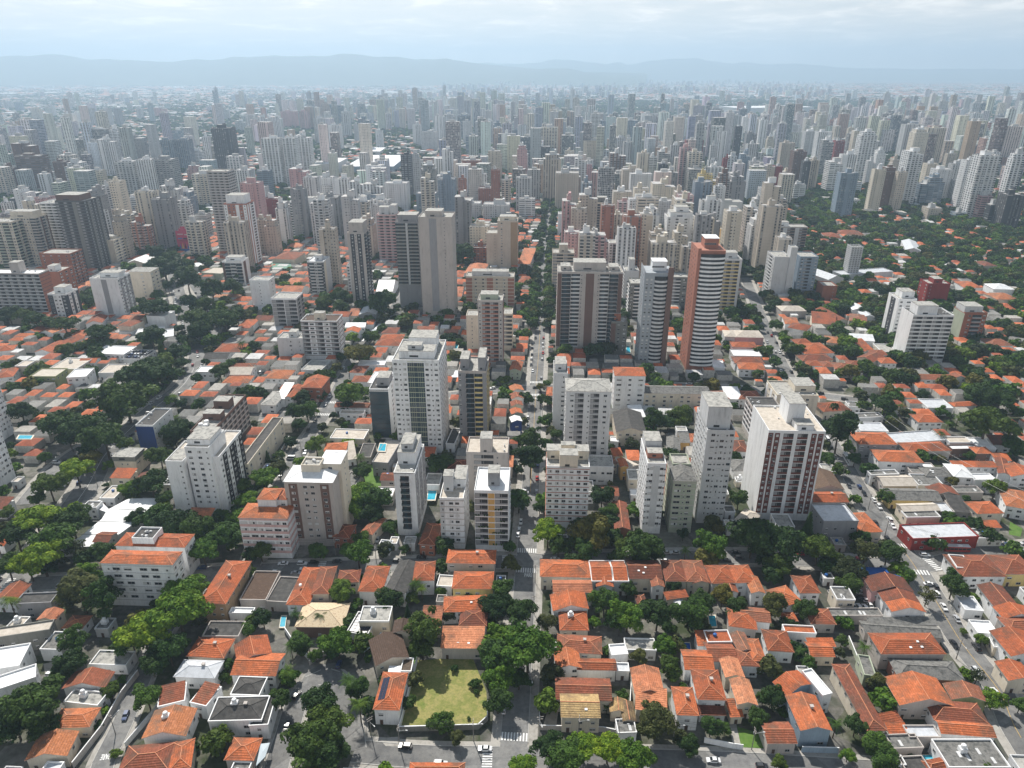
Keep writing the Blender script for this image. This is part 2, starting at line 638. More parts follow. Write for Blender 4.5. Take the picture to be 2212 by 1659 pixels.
ROADS = {}
ROAD_SPECS = [
    # name, width, pavement, centre line in survey points, label
    ('main', 8.8, 3.2, [(1106, 1690), (1108, 1640), (1123, 1420), (1137, 1212), (1149, 1000), (1158, 838), (1165, 740), (1172, 600), (1190, 430), (1196, 380)], 'straight grey street running from the crossings away between the towers'),
    ('shade', 9.0, 2.6, [(-60, 1268), (280, 1250), (560, 1232), (1137, 1212), (1600, 1203), (1975, 1222), (2120, 1195), (2290, 1180)], 'shaded cross street under the big trees with parked cars'),
    ('lower', 8.0, 2.0, [(765, 1622), (900, 1634), (1108, 1638), (1541, 1647), (1950, 1672)], 'cracked grey street along the wall of the empty lawn lot'),
    ('avenue', 9.6, 3.0, [(2235, 1640), (2191, 1569), (2159, 1494), (2081, 1394), (2034, 1319), (1975, 1222), (1924, 1154), (1869, 1079), (1824, 1004), (1745, 880), (1690, 790), (1650, 700), (1610, 600)], 'sloping avenue with a yellow centre line between shops and orange roofs'),
    ('lane', 6.6, 1.8, [(212, 1690), (225, 1644), (262, 1569), (300, 1480), (345, 1380), (400, 1300), (470, 1236)], 'narrow side lane with a white painted word and one parked car'),
    ('market', 7.6, 2.4, [(540, 1232), (575, 1130), (600, 1060), (660, 954), (703, 892), (740, 820), (778, 745), (840, 677), (900, 600), (960, 520)], 'side street with crossings and a row of market tents'),
    ('west', 12.5, 3.5, [(20, 1285), (187, 1054), (230, 979), (320, 892), (398, 829), (428, 765), (415, 717), (395, 665), (380, 615), (372, 560)], 'wide avenue with many cars beside the wooded island'),
    ('fork', 8.0, 2.5, [(428, 765), (462, 715), (457, 672), (428, 630), (400, 590)], 'curving branch road round the wooded island'),
    ('link', 8.0, 2.5, [(50, 1090), (105, 1025), (165, 975), (228, 945)], 'short pale link road between the low shops'),
    ('middle', 7.6, 2.4, [(560, 900), (703, 888), (1000, 850), (1158, 838), (1500, 834), (1745, 852), (1900, 870)], 'cross street between the tower blocks with a zebra crossing'),
    ('upper', 8.0, 2.5, [(395, 690), (600, 690), (840, 677), (1166, 690), (1650, 700)], 'far cross street past the tall towers'),
    ('ring', 7.4, 1.8, [(588, 1700), (602, 1640), (622, 1580), (640, 1520), (668, 1478), (702, 1462), (738, 1482), (752, 1530), (760, 1580), (765, 1622)], 'curved road round the planted island with a parked car'),
]
pave_i = 0
for i, (nm, w, pw, pts, lab) in enumerate(ROAD_SPECS):
    line = smooth_line([G(x, y) for x, y in pts])
    ROADS[nm] = (line, w, pw)
for i, (nm, w, pw, pts, lab) in enumerate(ROAD_SPECS):
    line = ROADS[nm][0]
    z = .05 + .005 * i
    mb = MB()
    strip(mb, line, w / 2, -w / 2, z)
    structure('road', mb.mesh('road', [ASPH]), lab, 'road')
    mb = MB()
    strip(mb, line, w / 2 + pw, -w / 2 - pw, .008 + .003 * i)
    structure('pavement', mb.mesh('pavement', [PAVE]), 'concrete pavements along the ' + lab.split(' with ')[0], 'pavement')
    for k in range(len(line) - 1):
        m_ = (line[k] + line[k + 1]) / 2
        d = (line[k + 1] - line[k])
        L = d.length
        d.normalize()
        occupy(m_.x, m_.y, d.x, d.y, L / 2 + 1, w / 2 + pw, 2)


def in_road(p, skip=None, grow=0.0):
    for nm, (line, w, pw) in ROADS.items():
        if nm == skip:
            continue
        for k in range(0, len(line) - 1):
            a, b_ = line[k], line[k + 1]
            ab = b_ - a
            s_ = max(0, min(1, (p - a).dot(ab) / max(ab.length_squared, 1e-6)))
            if (p - (a + ab * s_)).length < w / 2 + grow:
                return True
    return False


for nm, (line, w, pw) in ROADS.items():
    mb = MB()
    for sgn in (1, -1):
        for k in range(len(line) - 1):
            a, b_ = line[k], line[k + 1]
            d = (b_ - a).normalized()
            nr = Vector((-d.y, d.x, 0)) * sgn
            pa, pb = a + nr * (w / 2 + .15), b_ + nr * (w / 2 + .15)
            if pa.y > 560 or in_road((pa + pb) / 2, nm, .6):
                continue
            o = nr * .14
            pts = [pa - o, pb - o, pb + o, pa + o]
            mb.prism([(p.x, p.y) for p in (pts if sgn < 0 else pts[::-1])], .0, .17)
    structure('kerb', mb.mesh('kerb', [KERB]), 'pale kerb stones of the ' + [s for s in ROAD_SPECS if s[0] == nm][0][4].split(' with ')[0], 'kerb')


def crosswalk(x, y, along, nst, lab, w=9.0, ln=3.2):
    """zebra stripes centred at a survey point; along: road the crossing spans"""
    p = G(x, y)
    line = ROADS[along][0]
    k = min(range(len(line) - 1), key=lambda i: (line[i] - p).length)
    d = (line[k + 1] - line[max(k - 1, 0)]).normalized()
    nr = Vector((-d.y, d.x, 0))
    s_ = (p - line[k]).dot(d)
    c_ = line[k] + d * s_
    mb = MB()
    for i in range(nst):
        o = c_ + nr * ((i - (nst - 1) / 2) * (w / nst))
        hw = w / nst * .27
        pts = [o - nr * hw - d * ln / 2, o + nr * hw - d * ln / 2, o + nr * hw + d * ln / 2, o - nr * hw + d * ln / 2]
        if (pts[1] - pts[0]).cross(pts[2] - pts[1]).z < 0:
            pts.reverse()
        mb.quad([(v.x, v.y, .125) for v in pts])
    structure('crosswalk', mb.mesh('crosswalk', [PAINT]), lab, 'crosswalk')


def A(reg, u, v):
    return q(reg, u, v)


for reg, u, v, al, n, lab in [
    ((2, 2), 110, 1440, 'main', 9, 'white zebra crossing by the planted balcony building'),
    ((2, 2), 100, 1610, 'main', 9, 'white zebra crossing just above the word on the street'),
    ((1, 3), 2225, 1390, 'main', 9, 'white zebra crossing beside the corner of the lawn lot'),
    ((1, 3), 2000, 1545, 'lower', 10, 'white ladder crossing over the cracked street'),
    ((2, 2), 200, 95, 'main', 9, 'white zebra crossing farther up the straight street'),
    ((2, 1), 200, 1645, 'main', 9, 'second zebra crossing at the farther junction'),
    ((3, 2), 1160, 1400, 'avenue', 7, 'zebra crossing under the trees on the avenue'),
    ((3, 2), 1345, 1630, 'avenue', 7, 'zebra crossing beyond the blue canopy'),
    ((3, 2), 1400, 1540, 'shade', 8, 'zebra crossing in front of the red corner shop'),
    ((1, 2), 615, 265, 'market', 8, 'zebra crossing on the side street by the beige villa'),
    ((1, 2), 680, 160, 'market', 8, 'zebra crossing on the side street below the brick house'),
    ((1, 2), 2160, 1540, 'shade', 8, 'zebra crossing beside the tan house with its round terrace'),
    ((1, 2), 590, 1500, 'shade', 8, 'zebra crossing in the shade of the brown striped block'),
    ((0, 2), 140, 1645, 'shade', 8, 'zebra crossing at the wide avenue corner'),
]:
    crosswalk(*A(reg, u, v), al, n, lab)


def word(txt, reg, u, v, size, rot, lab, stretch=2.2):
    x, y = A(reg, u, v)
    p = G(x, y)
    cu = bpy.data.curves.new('road_lettering', 'FONT')
    cu.body = txt
    cu.align_x = 'CENTER'
    cu.align_y = 'CENTER'
    cu.size = size
    cu.offset = .04
    tmp = bpy.data.objects.new('road_lettering', cu)
    COL.objects.link(tmp)
    dg = bpy.context.evaluated_depsgraph_get()
    me = bpy.data.meshes.new_from_object(tmp.evaluated_get(dg))
    bpy.data.objects.remove(tmp)
    bpy.data.curves.remove(cu)
    me.materials.clear()
    me.materials.append(PAINT)
    o = link('road_lettering', me, None, (p.x, p.y, .13), rot)
    o.scale = (1, stretch, 1)
    tag(o, lab, 'road lettering', None, 'structure')


word('PARE', (2, 2), 140, 1655, 1.5, HEAD, 'white word PARE painted just below the junction crossing')
word('PARE', (2, 2), 220, 128, 1.6, HEAD, 'white word PARE painted at the farther crossing')
word('PARE', (0, 3), 915, 1562, 1.3, R(180 + 8), 'white word PARE painted on the narrow lane')

# centre lines and stop lines
for nm, s0, s1, mat_, lab in [('avenue', 2, 26, PAINTY, 'yellow centre line of the sloping avenue'), ('west', 6, 60, PAINT, 'white lane line of the wide avenue'), ('main', 40, 110, PAINTY, 'faint yellow centre line of the straight street')]:
    line = ROADS[nm][0][s0:s1]
    mb = MB()
    strip(mb, line, .11, -.11, .122)
    structure('road_marking', mb.mesh('road_marking', [mat_]), lab, 'road marking')

# hills: two ranges whose crests follow the skyline
HILLM = mottled('wooded_hills', [(.03, .05, .025), (.05, .075, .035), (.07, .085, .05)], .004, .95, 8)


def hills(prof, dist, front, back, lab, seed):
    xs = np.array([p[0] for p in prof], float)
    ys = np.array([p[1] for p in prof], float)
    cols = np.arange(xs[0], xs[-1] + 1, 9.0)
    cy_ = np.interp(cols, xs, ys)
    mb = MB()
    rows = 15
    for i, (cx_, yy) in enumerate(zip(cols, cy_)):
        d = ray(cx_, yy)
        for r in range(rows):
            s_ = r / (rows - 1)
            Y = dist + (front * (s_ / .55 - 1) if s_ < .55 else back * (s_ - .55) / .45)
            hh = math.sin(min(1, s_ / .55) * math.pi / 2) ** 1.3 if s_ < .55 else math.cos((s_ - .55) / .45 * math.pi / 2)
            crest = CAMV + d * (dist / d.y)
            X = crest.x * (Y / dist)
            nz = mnoise.noise(Vector((X * .0007, Y * .0007, seed))) * 150 + mnoise.noise(Vector((X * .003, Y * .003, seed))) * 40
            edge = min(1, abs(s_ - .55) * 5)
            z = crest.z * hh + nz * edge * hh * .8 + mnoise.noise(Vector((X * .004, 0, seed))) * 16 * hh
            mb.v.append((X, Y, max(z, -20) if r not in (0, rows - 1) else -20))
    nC = len(cols)
    for i in range(nC - 1):
        for r in range(rows - 1):
            mb.f.append((i * rows + r, (i + 1) * rows + r, (i + 1) * rows + r + 1, i * rows + r + 1))
            mb.m.append(0)
    structure('hills', mb.mesh('hills', [HILLM], smooth=True), lab, 'hills')


near = [(-700, 128), (-300, 121), (0, 122), (40, 120), (58, 122), (105, 119), (150, 122), (180, 129), (250, 130), (300, 132), (367, 134), (425, 128), (457, 130), (500, 124), (553, 123), (593, 120), (628, 123), (703, 122), (735, 116), (770, 117), (803, 122), (858, 123), (898, 130), (943, 130), (965, 128), (1010, 135), (1060, 140), (1120, 146), (1200, 152), (1300, 156), (1400, 160)]
far = [(700, 150), (900, 146), (1000, 142), (1050, 134), (1085, 139), (1106, 138), (1151, 137), (1191, 130), (1231, 131), (1261, 135), (1306, 141), (1336, 136), (1356, 140), (1381, 135), (1426, 129), (1456, 126), (1506, 124), (1531, 130), (1581, 137), (1606, 134), (1659, 140), (1721, 138), (1810, 146), (1890, 148), (1971, 150), (2110, 149.5), (2300, 151), (2700, 152)]
hills(near, 12500, 2600, 2500, 'long hazy ridge of wooded hills closing the view', 3.1)
hills(far, 17500, 2500, 2200, 'fainter and more distant hills beyond the tower skyline', 8.7)

# lawn of the empty lot
GRASS = mottled('dry_grass', [(.11, .17, .035), (.17, .20, .05), (.29, .26, .10), (.18, .20, .055), (.27, .25, .09), (.33, .28, .12)], .12, .95, 9)
_nt = GRASS.node_tree
_pb = _nt.nodes['Principled BSDF']
_src = _pb.inputs['Base Color'].links[0].from_socket
_f = noisy(_nt, 1.1, 8, rough=.75)
_c2 = mixc(_nt, 1.0, _src, ramp(_nt, _f, [(.32, (.66, .72, .62)), (.5, (.98, .98, .96)), (.66, (1.2, 1.15, 1.05))]), 'MULTIPLY')
_f2 = noisy(_nt, .33, 6, rough=.7)
_c2 = mixc(_nt, ramp(_nt, _f2, [(.64, 0.0), (.74, .6)]), _c2, (.26, .21, .13))
_nt.links.new(_c2, _pb.inputs['Base Color'])
GREEN = mottled('green_grass', [(.05, .12, .02), (.09, .17, .03), (.12, .19, .05)], .4, .95, 7)


def patch(name, reg, pts, z, mats, lab, cat, kind='structure', occ=True):
    P = [G(*A(reg, u, v)) for u, v in pts]
    mb = MB()
    ar = sum(P[i].x * P[(i + 1) % len(P)].y - P[(i + 1) % len(P)].x * P[i].y for i in range(len(P)))
    if ar < 0:
        P.reverse()
    mb.quad([(p.x, p.y, z) for p in P])
    o = link(name, mb.mesh(name, mats))
    tag(o, lab, cat, None, kind)
    if occ:
        cx_ = sum(p.x for p in P) / len(P)
        cy_ = sum(p.y for p in P) / len(P)
        hx = (max(p.x for p in P) - min(p.x for p in P)) / 2
        hy = (max(p.y for p in P) - min(p.y for p in P)) / 2
        occupy(cx_, cy_, 1, 0, hx * .93, hy * .93, 1)
    return P


LAWN = patch('lawn', (1, 3), [(1395, 730), (1870, 700), (1990, 1000), (2005, 1240), (1920, 1325), (1240, 1345)], .05, [GRASS], 'dry yellow green grass of the empty walled lot', 'lawn')
patch('lawn', (1, 3), [(1310, 620), (1390, 640), (1395, 760), (1310, 760)], .05, [GREEN], 'small green garden beside the brown roofed house', 'lawn')
patch('lawn', (1, 2), [(880, 700), (1005, 700), (1130, 900), (870, 930)], .06, [GREEN], 'green garden behind the pool of the dark glass building', 'lawn')
patch('lawn', (2, 3), [(1945, 1300), (2200, 1380), (2212, 1490), (1980, 1480)], .05, [GREEN], 'bright green garden beside the stone path', 'lawn')
patch('lawn', (3, 3), [(60, 820), (205, 830), (190, 960), (100, 970)], .05, [GREEN], 'small green garden between orange roofs', 'lawn')
patch('lawn', (3, 2), [(2090, 1190), (2200, 1250), (2180, 1320), (2080, 1300)], .05, [GREEN], 'narrow green lawn by the white house', 'lawn')
patch('path', (2, 3), [(1795, 810), (1835, 820), (1990, 1520), (1920, 1530), (1850, 1100)], .06, [PAVE], 'pale stone path running down between two houses', 'path')
patch('path', (0, 3), [(375, 760), (510, 730), (480, 880), (400, 900)], .06, [PAVE], 'concrete yard beside the white roofed hall', 'path')
patch('path', (1, 3), [(1060, 1400), (1240, 1390), (1250, 1475), (1120, 1470)], .07, [PAVE], 'worn concrete driveway beside the lawn wall', 'path', occ=False)
patch('path', (1, 2), [(1020, 1390), (1250, 1380), (1260, 1500), (1010, 1510)], .07, [PAVE], 'pale paved forecourt in front of the slim white tower', 'path', occ=False)
patch('path', (2, 3), [(300, 1180), (400, 1160), (380, 1320), (270, 1290)], .06, [roofm('e')], 'pale terrace beside the tan tiled house', 'path', occ=False)

patch('road', (1, 3), [(375, 1095), (365, 960), (440, 830), (560, 765), (690, 750), (775, 860), (760, 1010), (700, 1080), (560, 1040), (470, 1080)], .115, [ASPH], 'wide grey turning circle at the round end of the curved road', 'road', occ=False)
# ------------------------------------------------------------------ windows, balconies, facades
PARTS = {}


def win_mb(w, h, var):
    mb = MB()
    f = .09
    mb.box(-w / 2 + f, w / 2 - f, -.03, .0, f, h - f, 1)
    mb.box(-w / 2, w / 2, -.12, 0, 0, f, 0)
    mb.box(-w / 2, w / 2, -.12, 0, h - f, h, 0)
    mb.box(-w / 2, -w / 2 + f, -.12, 0, f, h - f, 0)
    mb.box(w / 2 - f, w / 2, -.12, 0, f, h - f, 0)
    mb.box(-.04, .04, -.07, -.03, f, h - f, 0)
    if var == 1:
        mb.box(-w / 2 + f, w / 2 - f, -.08, -.03, h * .5, h - f, 2)
    elif var == 2:
        mb.box(-w / 2 + f, w / 2 - f, -.09, -.03, f, h - f, 2)
    elif var == 3:
        mb.box(-w / 2 + f, -.04, -.09, -.03, f, h - f, 2)
    elif var == 4:
        mb.box(-w * .1, w * .1 + .55, -.5, -.13, -.62, -.1, 2)
    elif var == 5:
        mb.box(-w / 2 + f, -.04, -.045, -.03, f, h - f, 2)
        mb.box(w * .25, w / 2 - f, -.045, -.03, f, h - f, 2)
    return mb, [FRAME, GLASS, SHUT]


def bal_mb(w, pc, gl):
    mb = MB()
    mb.box(-w / 2, w / 2, -.03, 0, .18, 2.55, 2)  # flat dark panel, painted shade of the opening behind the balcony
    mb.box(-w / 2, w / 2, -1.15, -.03, 0, .18, 0)
    mb.box(-w / 2, w / 2, -1.15, -1.05, .18, 1.15, 1)
    mb.box(-w / 2, -w / 2 + .1, -1.05, -.03, .18, 1.15, 1)
    mb.box(w / 2 - .1, w / 2, -1.05, -.03, .18, 1.15, 1)
    mb.box(-.06, .06, -.06, -.03, .18, 2.55, 0)
    mb.box(-w * .28, w * .06, -.07, -.03, .18, 2.4, 3)
    return mb, [wall('L'), GLASS2 if gl else wall(pc), SHADE, GLASS2]


def log_mb(w, pc, fh):
    mb = MB()
    mb.box(-w / 2, w / 2, -.03, 0, 1.0, fh - .35, 1)  # flat dark panel, painted shade in place of a real recess
    mb.box(-w / 2, w / 2, -.14, 0, 0, 1.0, 0)
    mb.box(-.05, .05, -.08, -.03, 1.0, fh - .35, 2)
    mb.box(-w / 2 + .1, -w * .12, -.08, -.03, 1.0, fh - .5, 3)
    return mb, [wall(pc), SHADE, FRAME, SHUT2]


def cached(key, fn):
    if key not in PARTS:
        mb, mats = fn()
        PARTS[key] = (mb.mesh(key[0], mats), mb, mats)
    return PARTS[key]


class Tally:
    def __init__(s):
        s.n, s.over = {}, {}

    def put(s, root, key, fn, loc, rot):
        me, mb, mats = cached(key, fn)
        nm = key[0]
        s.n[nm] = s.n.get(nm, 0) + 1
        if s.n[nm] <= 98:
            link(nm, me, root, loc, rot)
        else:
            s.over.setdefault((nm, tuple(m.name for m in mats)), [mats, []])[1].append((mb, loc, rot))

    def finish(s, root):
        for (nm, _), (mats, lst) in s.over.items():
            out = MB()
            for mb, loc, rot in lst:
                n = len(out.v)
                c_, s_ = math.cos(rot), math.sin(rot)
                out.v += [(x * c_ - y * s_ + loc[0], x * s_ + y * c_ + loc[1], z + loc[2]) for x, y, z in mb.v]
                out.f += [tuple(n + i for i in f) for f in mb.f]
                out.m += mb.m
            o = link(nm, out.mesh(nm, mats), root)
            o['kind'] = 'stuff'


WIDTHS = {'.': 1.0, 'w': 1.7, 'W': 2.6, 'o': .95, 'B': 3.2, 'b': 3.2, 'L': 3.0, 'l': 2.0, 'D': 2.0, 'd': 1.4, 'A': 1.4, 'G': 2.4, '-': .5}


def dress(root, tal, org, rot, width, z0, z1, codes, o, hrot):
    """put windows, balconies and strips on one face; org is the local lower start corner, rot turns the face"""
    if not codes:
        return
    fh = o.get('fh', 3.0)
    nfl = max(1, int((z1 - z0) / fh))
    fh = (z1 - z0) / nfl
    tot = sum(WIDTHS[c_] for c_ in codes)
    k = width / tot
    u = Vector((math.cos(rot), math.sin(rot), 0))
    nrm = Vector((math.sin(rot), -math.cos(rot), 0))
    ac, pc = o.get('ac', 'N'), o.get('pc', 'W')
    x = 0.0
    hr = Matrix.Rotation(hrot, 3, 'Z')

    def P(xx, z, off=0.0):
        return hr @ (Vector(org) + u * xx + nrm * off + Vector((0, 0, z)))
    rt = rot + hrot
    for ci, c_ in enumerate(codes):
        cw = WIDTHS[c_] * k
        xc = x + cw / 2
        x += cw
        if c_ in 'ADd':
            mb = MB()
            mb.box(-cw / 2, cw / 2, -.14, 0, 0, z1 - z0 - .15)
            link('pilaster', mb.mesh('pilaster', [wall(ac)]), root, P(xc, z0), rt)
        if c_ == 'G':
            mb = MB()
            mb.box(-cw / 2, cw / 2, -.06, 0, 0, z1 - z0 - .6, 0)
            for i in range(nfl + 1):
                mb.box(-cw / 2, cw / 2, -.12, -.06, i * fh, i * fh + .3, 1)
            for i in range(1, 4):
                mb.box(-cw / 2 + i * cw / 4 - .05, -cw / 2 + i * cw / 4 + .05, -.10, -.06, .3, z1 - z0 - .6, 1)
            link('curtain_wall', mb.mesh('curtain_wall', [GLASS2, wall(pc)]), root, P(xc, z0), rt)
            continue
        for fl in range(nfl):
            z = z0 + fl * fh
            if c_ in 'wWoDd':
                w = {'w': 1.5, 'W': 2.4, 'o': .7, 'D': 1.5, 'd': .9}[c_] * min(1.25, max(.7, k))
                w = min(round(w * 5) / 5, cw - .15)
                h = {'o': .9}.get(c_, 1.3)
                var = random.choice((0, 0, 0, 1, 2, 3, 4, 5, 5, 1)) if c_ != 'o' else 0
                off = .14 if c_ in 'Dd' else 0
                tal.put(root, ('window', round(w, 2), h, var), lambda w=w, h=h, var=var: win_mb(w, h, var), P(xc, z + 1.0, off), rt)
            elif c_ in 'Bb':
                w = round((cw - .2) * 2) / 2
                tal.put(root, ('balcony', w, pc, c_), lambda w=w, c_=c_: bal_mb(w, pc, c_ == 'b'), P(xc, z, 0), rt)
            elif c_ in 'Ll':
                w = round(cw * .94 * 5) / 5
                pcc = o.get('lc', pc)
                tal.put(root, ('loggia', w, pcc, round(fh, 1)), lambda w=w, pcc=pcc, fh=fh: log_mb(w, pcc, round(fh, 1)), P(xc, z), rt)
    if 'bands' in o:
        mb = MB()
        for fl in range(nfl + 1):
            mb.box(0, width, -.16, 0, fl * fh - .25, fl * fh + o.get('bh', .2))
        link('string_course', mb.mesh('string_course', [wall(o['bands'])]), root, P(0, z0), rt)


def frontbox(reg, xl, xr, yt, yb, rot=0.0):
    """-> front left corner on the ground, width, height, unit axis"""
    e1 = Matrix.Rotation(R(rot), 3, 'Z') @ E1
    e2 = Matrix.Rotation(R(rot), 3, 'Z') @ E2
    xl_, yt_ = q(reg, xl, yt)
    xr_, _ = q(reg, xr, yt)
    xc = (xl_ + xr_) / 2
    if isinstance(yb, str):
        z = float(yb[1:])
        P0 = G(xc, yt_, z)
    else:
        P0 = G(xc, q(reg, 0, yb)[1])
    dn = (P0 - CAMV).dot(e2)

    def hit(x):
        d = ray(x, yt_)
        return CAMV + d * (dn / d.dot(e2))
    a, c_, m_ = hit(xl_), hit(xr_), hit(xc)
    w = (c_ - a).dot(e1)
    return Vector((a.x, a.y, 0)), w, m_.z, e1, e2


def roofbox(root, loc, hrot, w, d, z, kind, roofmat, over=.35, slope=.30, name='roof', caps=True):
    """hipped or gabled roof over a w x d plan whose corner is at loc (local), eaves at z"""
    mb = MB()
    x0, x1, y0, y1 = -over, w + over, -over, d + over
    W_, D_ = x1 - x0, y1 - y0
    half = min(W_, D_) / 2
    rise = half * slope
    th = .18
    if kind == 'hip':
        if W_ >= D_:
            a, c_ = (x0 + half, (y0 + y1) / 2, z + rise + th), (x1 - half, (y0 + y1) / 2, z + rise + th)
            e = [(x0, y0, z + th), (x1, y0, z + th), (x1, y1, z + th), (x0, y1, z + th)]
            mb.quad([e[0], e[1], c_, a]); mb.quad([e[1], e[2], c_]); mb.quad([e[2], e[3], a, c_]); mb.quad([e[3], e[0], a])
            hips = [(e[0], a), (e[3], a), (e[1], c_), (e[2], c_), (a, c_)]
        else:
            a, c_ = ((x0 + x1) / 2, y0 + half, z + rise + th), ((x0 + x1) / 2, y1 - half, z + rise + th)
            e = [(x0, y0, z + th), (x1, y0, z + th), (x1, y1, z + th), (x0, y1, z + th)]
            mb.quad([e[0], e[1], a]); mb.quad([e[1], e[2], c_, a]); mb.quad([e[2], e[3], c_]); mb.quad([e[3], e[0], a, c_])
            hips = [(e[0], a), (e[1], a), (e[2], c_), (e[3], c_), (a, c_)]
        for i in range(4):
            j = (i + 1) % 4
            mb.quad([(e[i][0], e[i][1], z), (e[j][0], e[j][1], z), e[j], e[i]], 1)
        mb.quad([(x0, y1, z), (x1, y1, z), (x1, y0, z), (x0, y0, z)], 1)
    else:
        if kind == 'gable':      # ridge runs away from the front
            rise = W_ / 2 * slope
            xm = (x0 + x1) / 2
            p = [(x0, z), (xm, z + rise), (x1, z), (x1, z + th), (xm, z + rise + th), (x0, z + th)]
            A_ = [(a, y0, b_) for a, b_ in p]
            B_ = [(a, y1, b_) for a, b_ in p]
            hips = [((xm, y0, z + rise + th), (xm, y1, z + rise + th))]
        elif kind == 'gablex':
            rise = D_ / 2 * slope
            ym = (y0 + y1) / 2
            p = [(y0, z), (ym, z + rise), (y1, z), (y1, z + th), (ym, z + rise + th), (y0, z + th)]
            A_ = [(x1, a, b_) for a, b_ in p]
            B_ = [(x0, a, b_) for a, b_ in p]
            hips = [((x0, ym, z + rise + th), (x1, ym, z + rise + th))]
        else:                    # mono pitch, falling to the front
            rise = D_ * slope * .55
            p = [(y0, z), (y1, z + rise), (y1, z + rise + th), (y0, z + th)]
            A_ = [(x1, a, b_) for a, b_ in p]
            B_ = [(x0, a, b_) for a, b_ in p]
            hips = []
        n = len(p)
        for i in range(n):
            j = (i + 1) % n
            top = (n == 6 and i in (3, 4)) or (n == 4 and i == 2)
            mb.quad([A_[i], A_[j], B_[j], B_[i]][::-1], 0 if top else 1)
        if n == 6:
            for E_, rev in ((A_, False), (B_, True)):
                for idx in ((0, 1, 4, 5), (1, 2, 3, 4)):
                    f = [E_[i] for i in idx]
                    mb.quad(f[::-1] if rev else f, 1)
        else:
            mb.quad(A_, 1)
            mb.quad(B_[::-1], 1)
    if caps:
        for a, c_ in hips:
            mb.tube(a, c_, .15, .15, 4, 2)
    me = mb.mesh(name, [roofm(roofmat), wall('E'), RIDGE if roofmat in 'odlt' else roofm(roofmat)], uv=True)
    return link(name, me, root, Matrix.Rotation(hrot, 3, 'Z') @ Vector(loc), hrot), rise


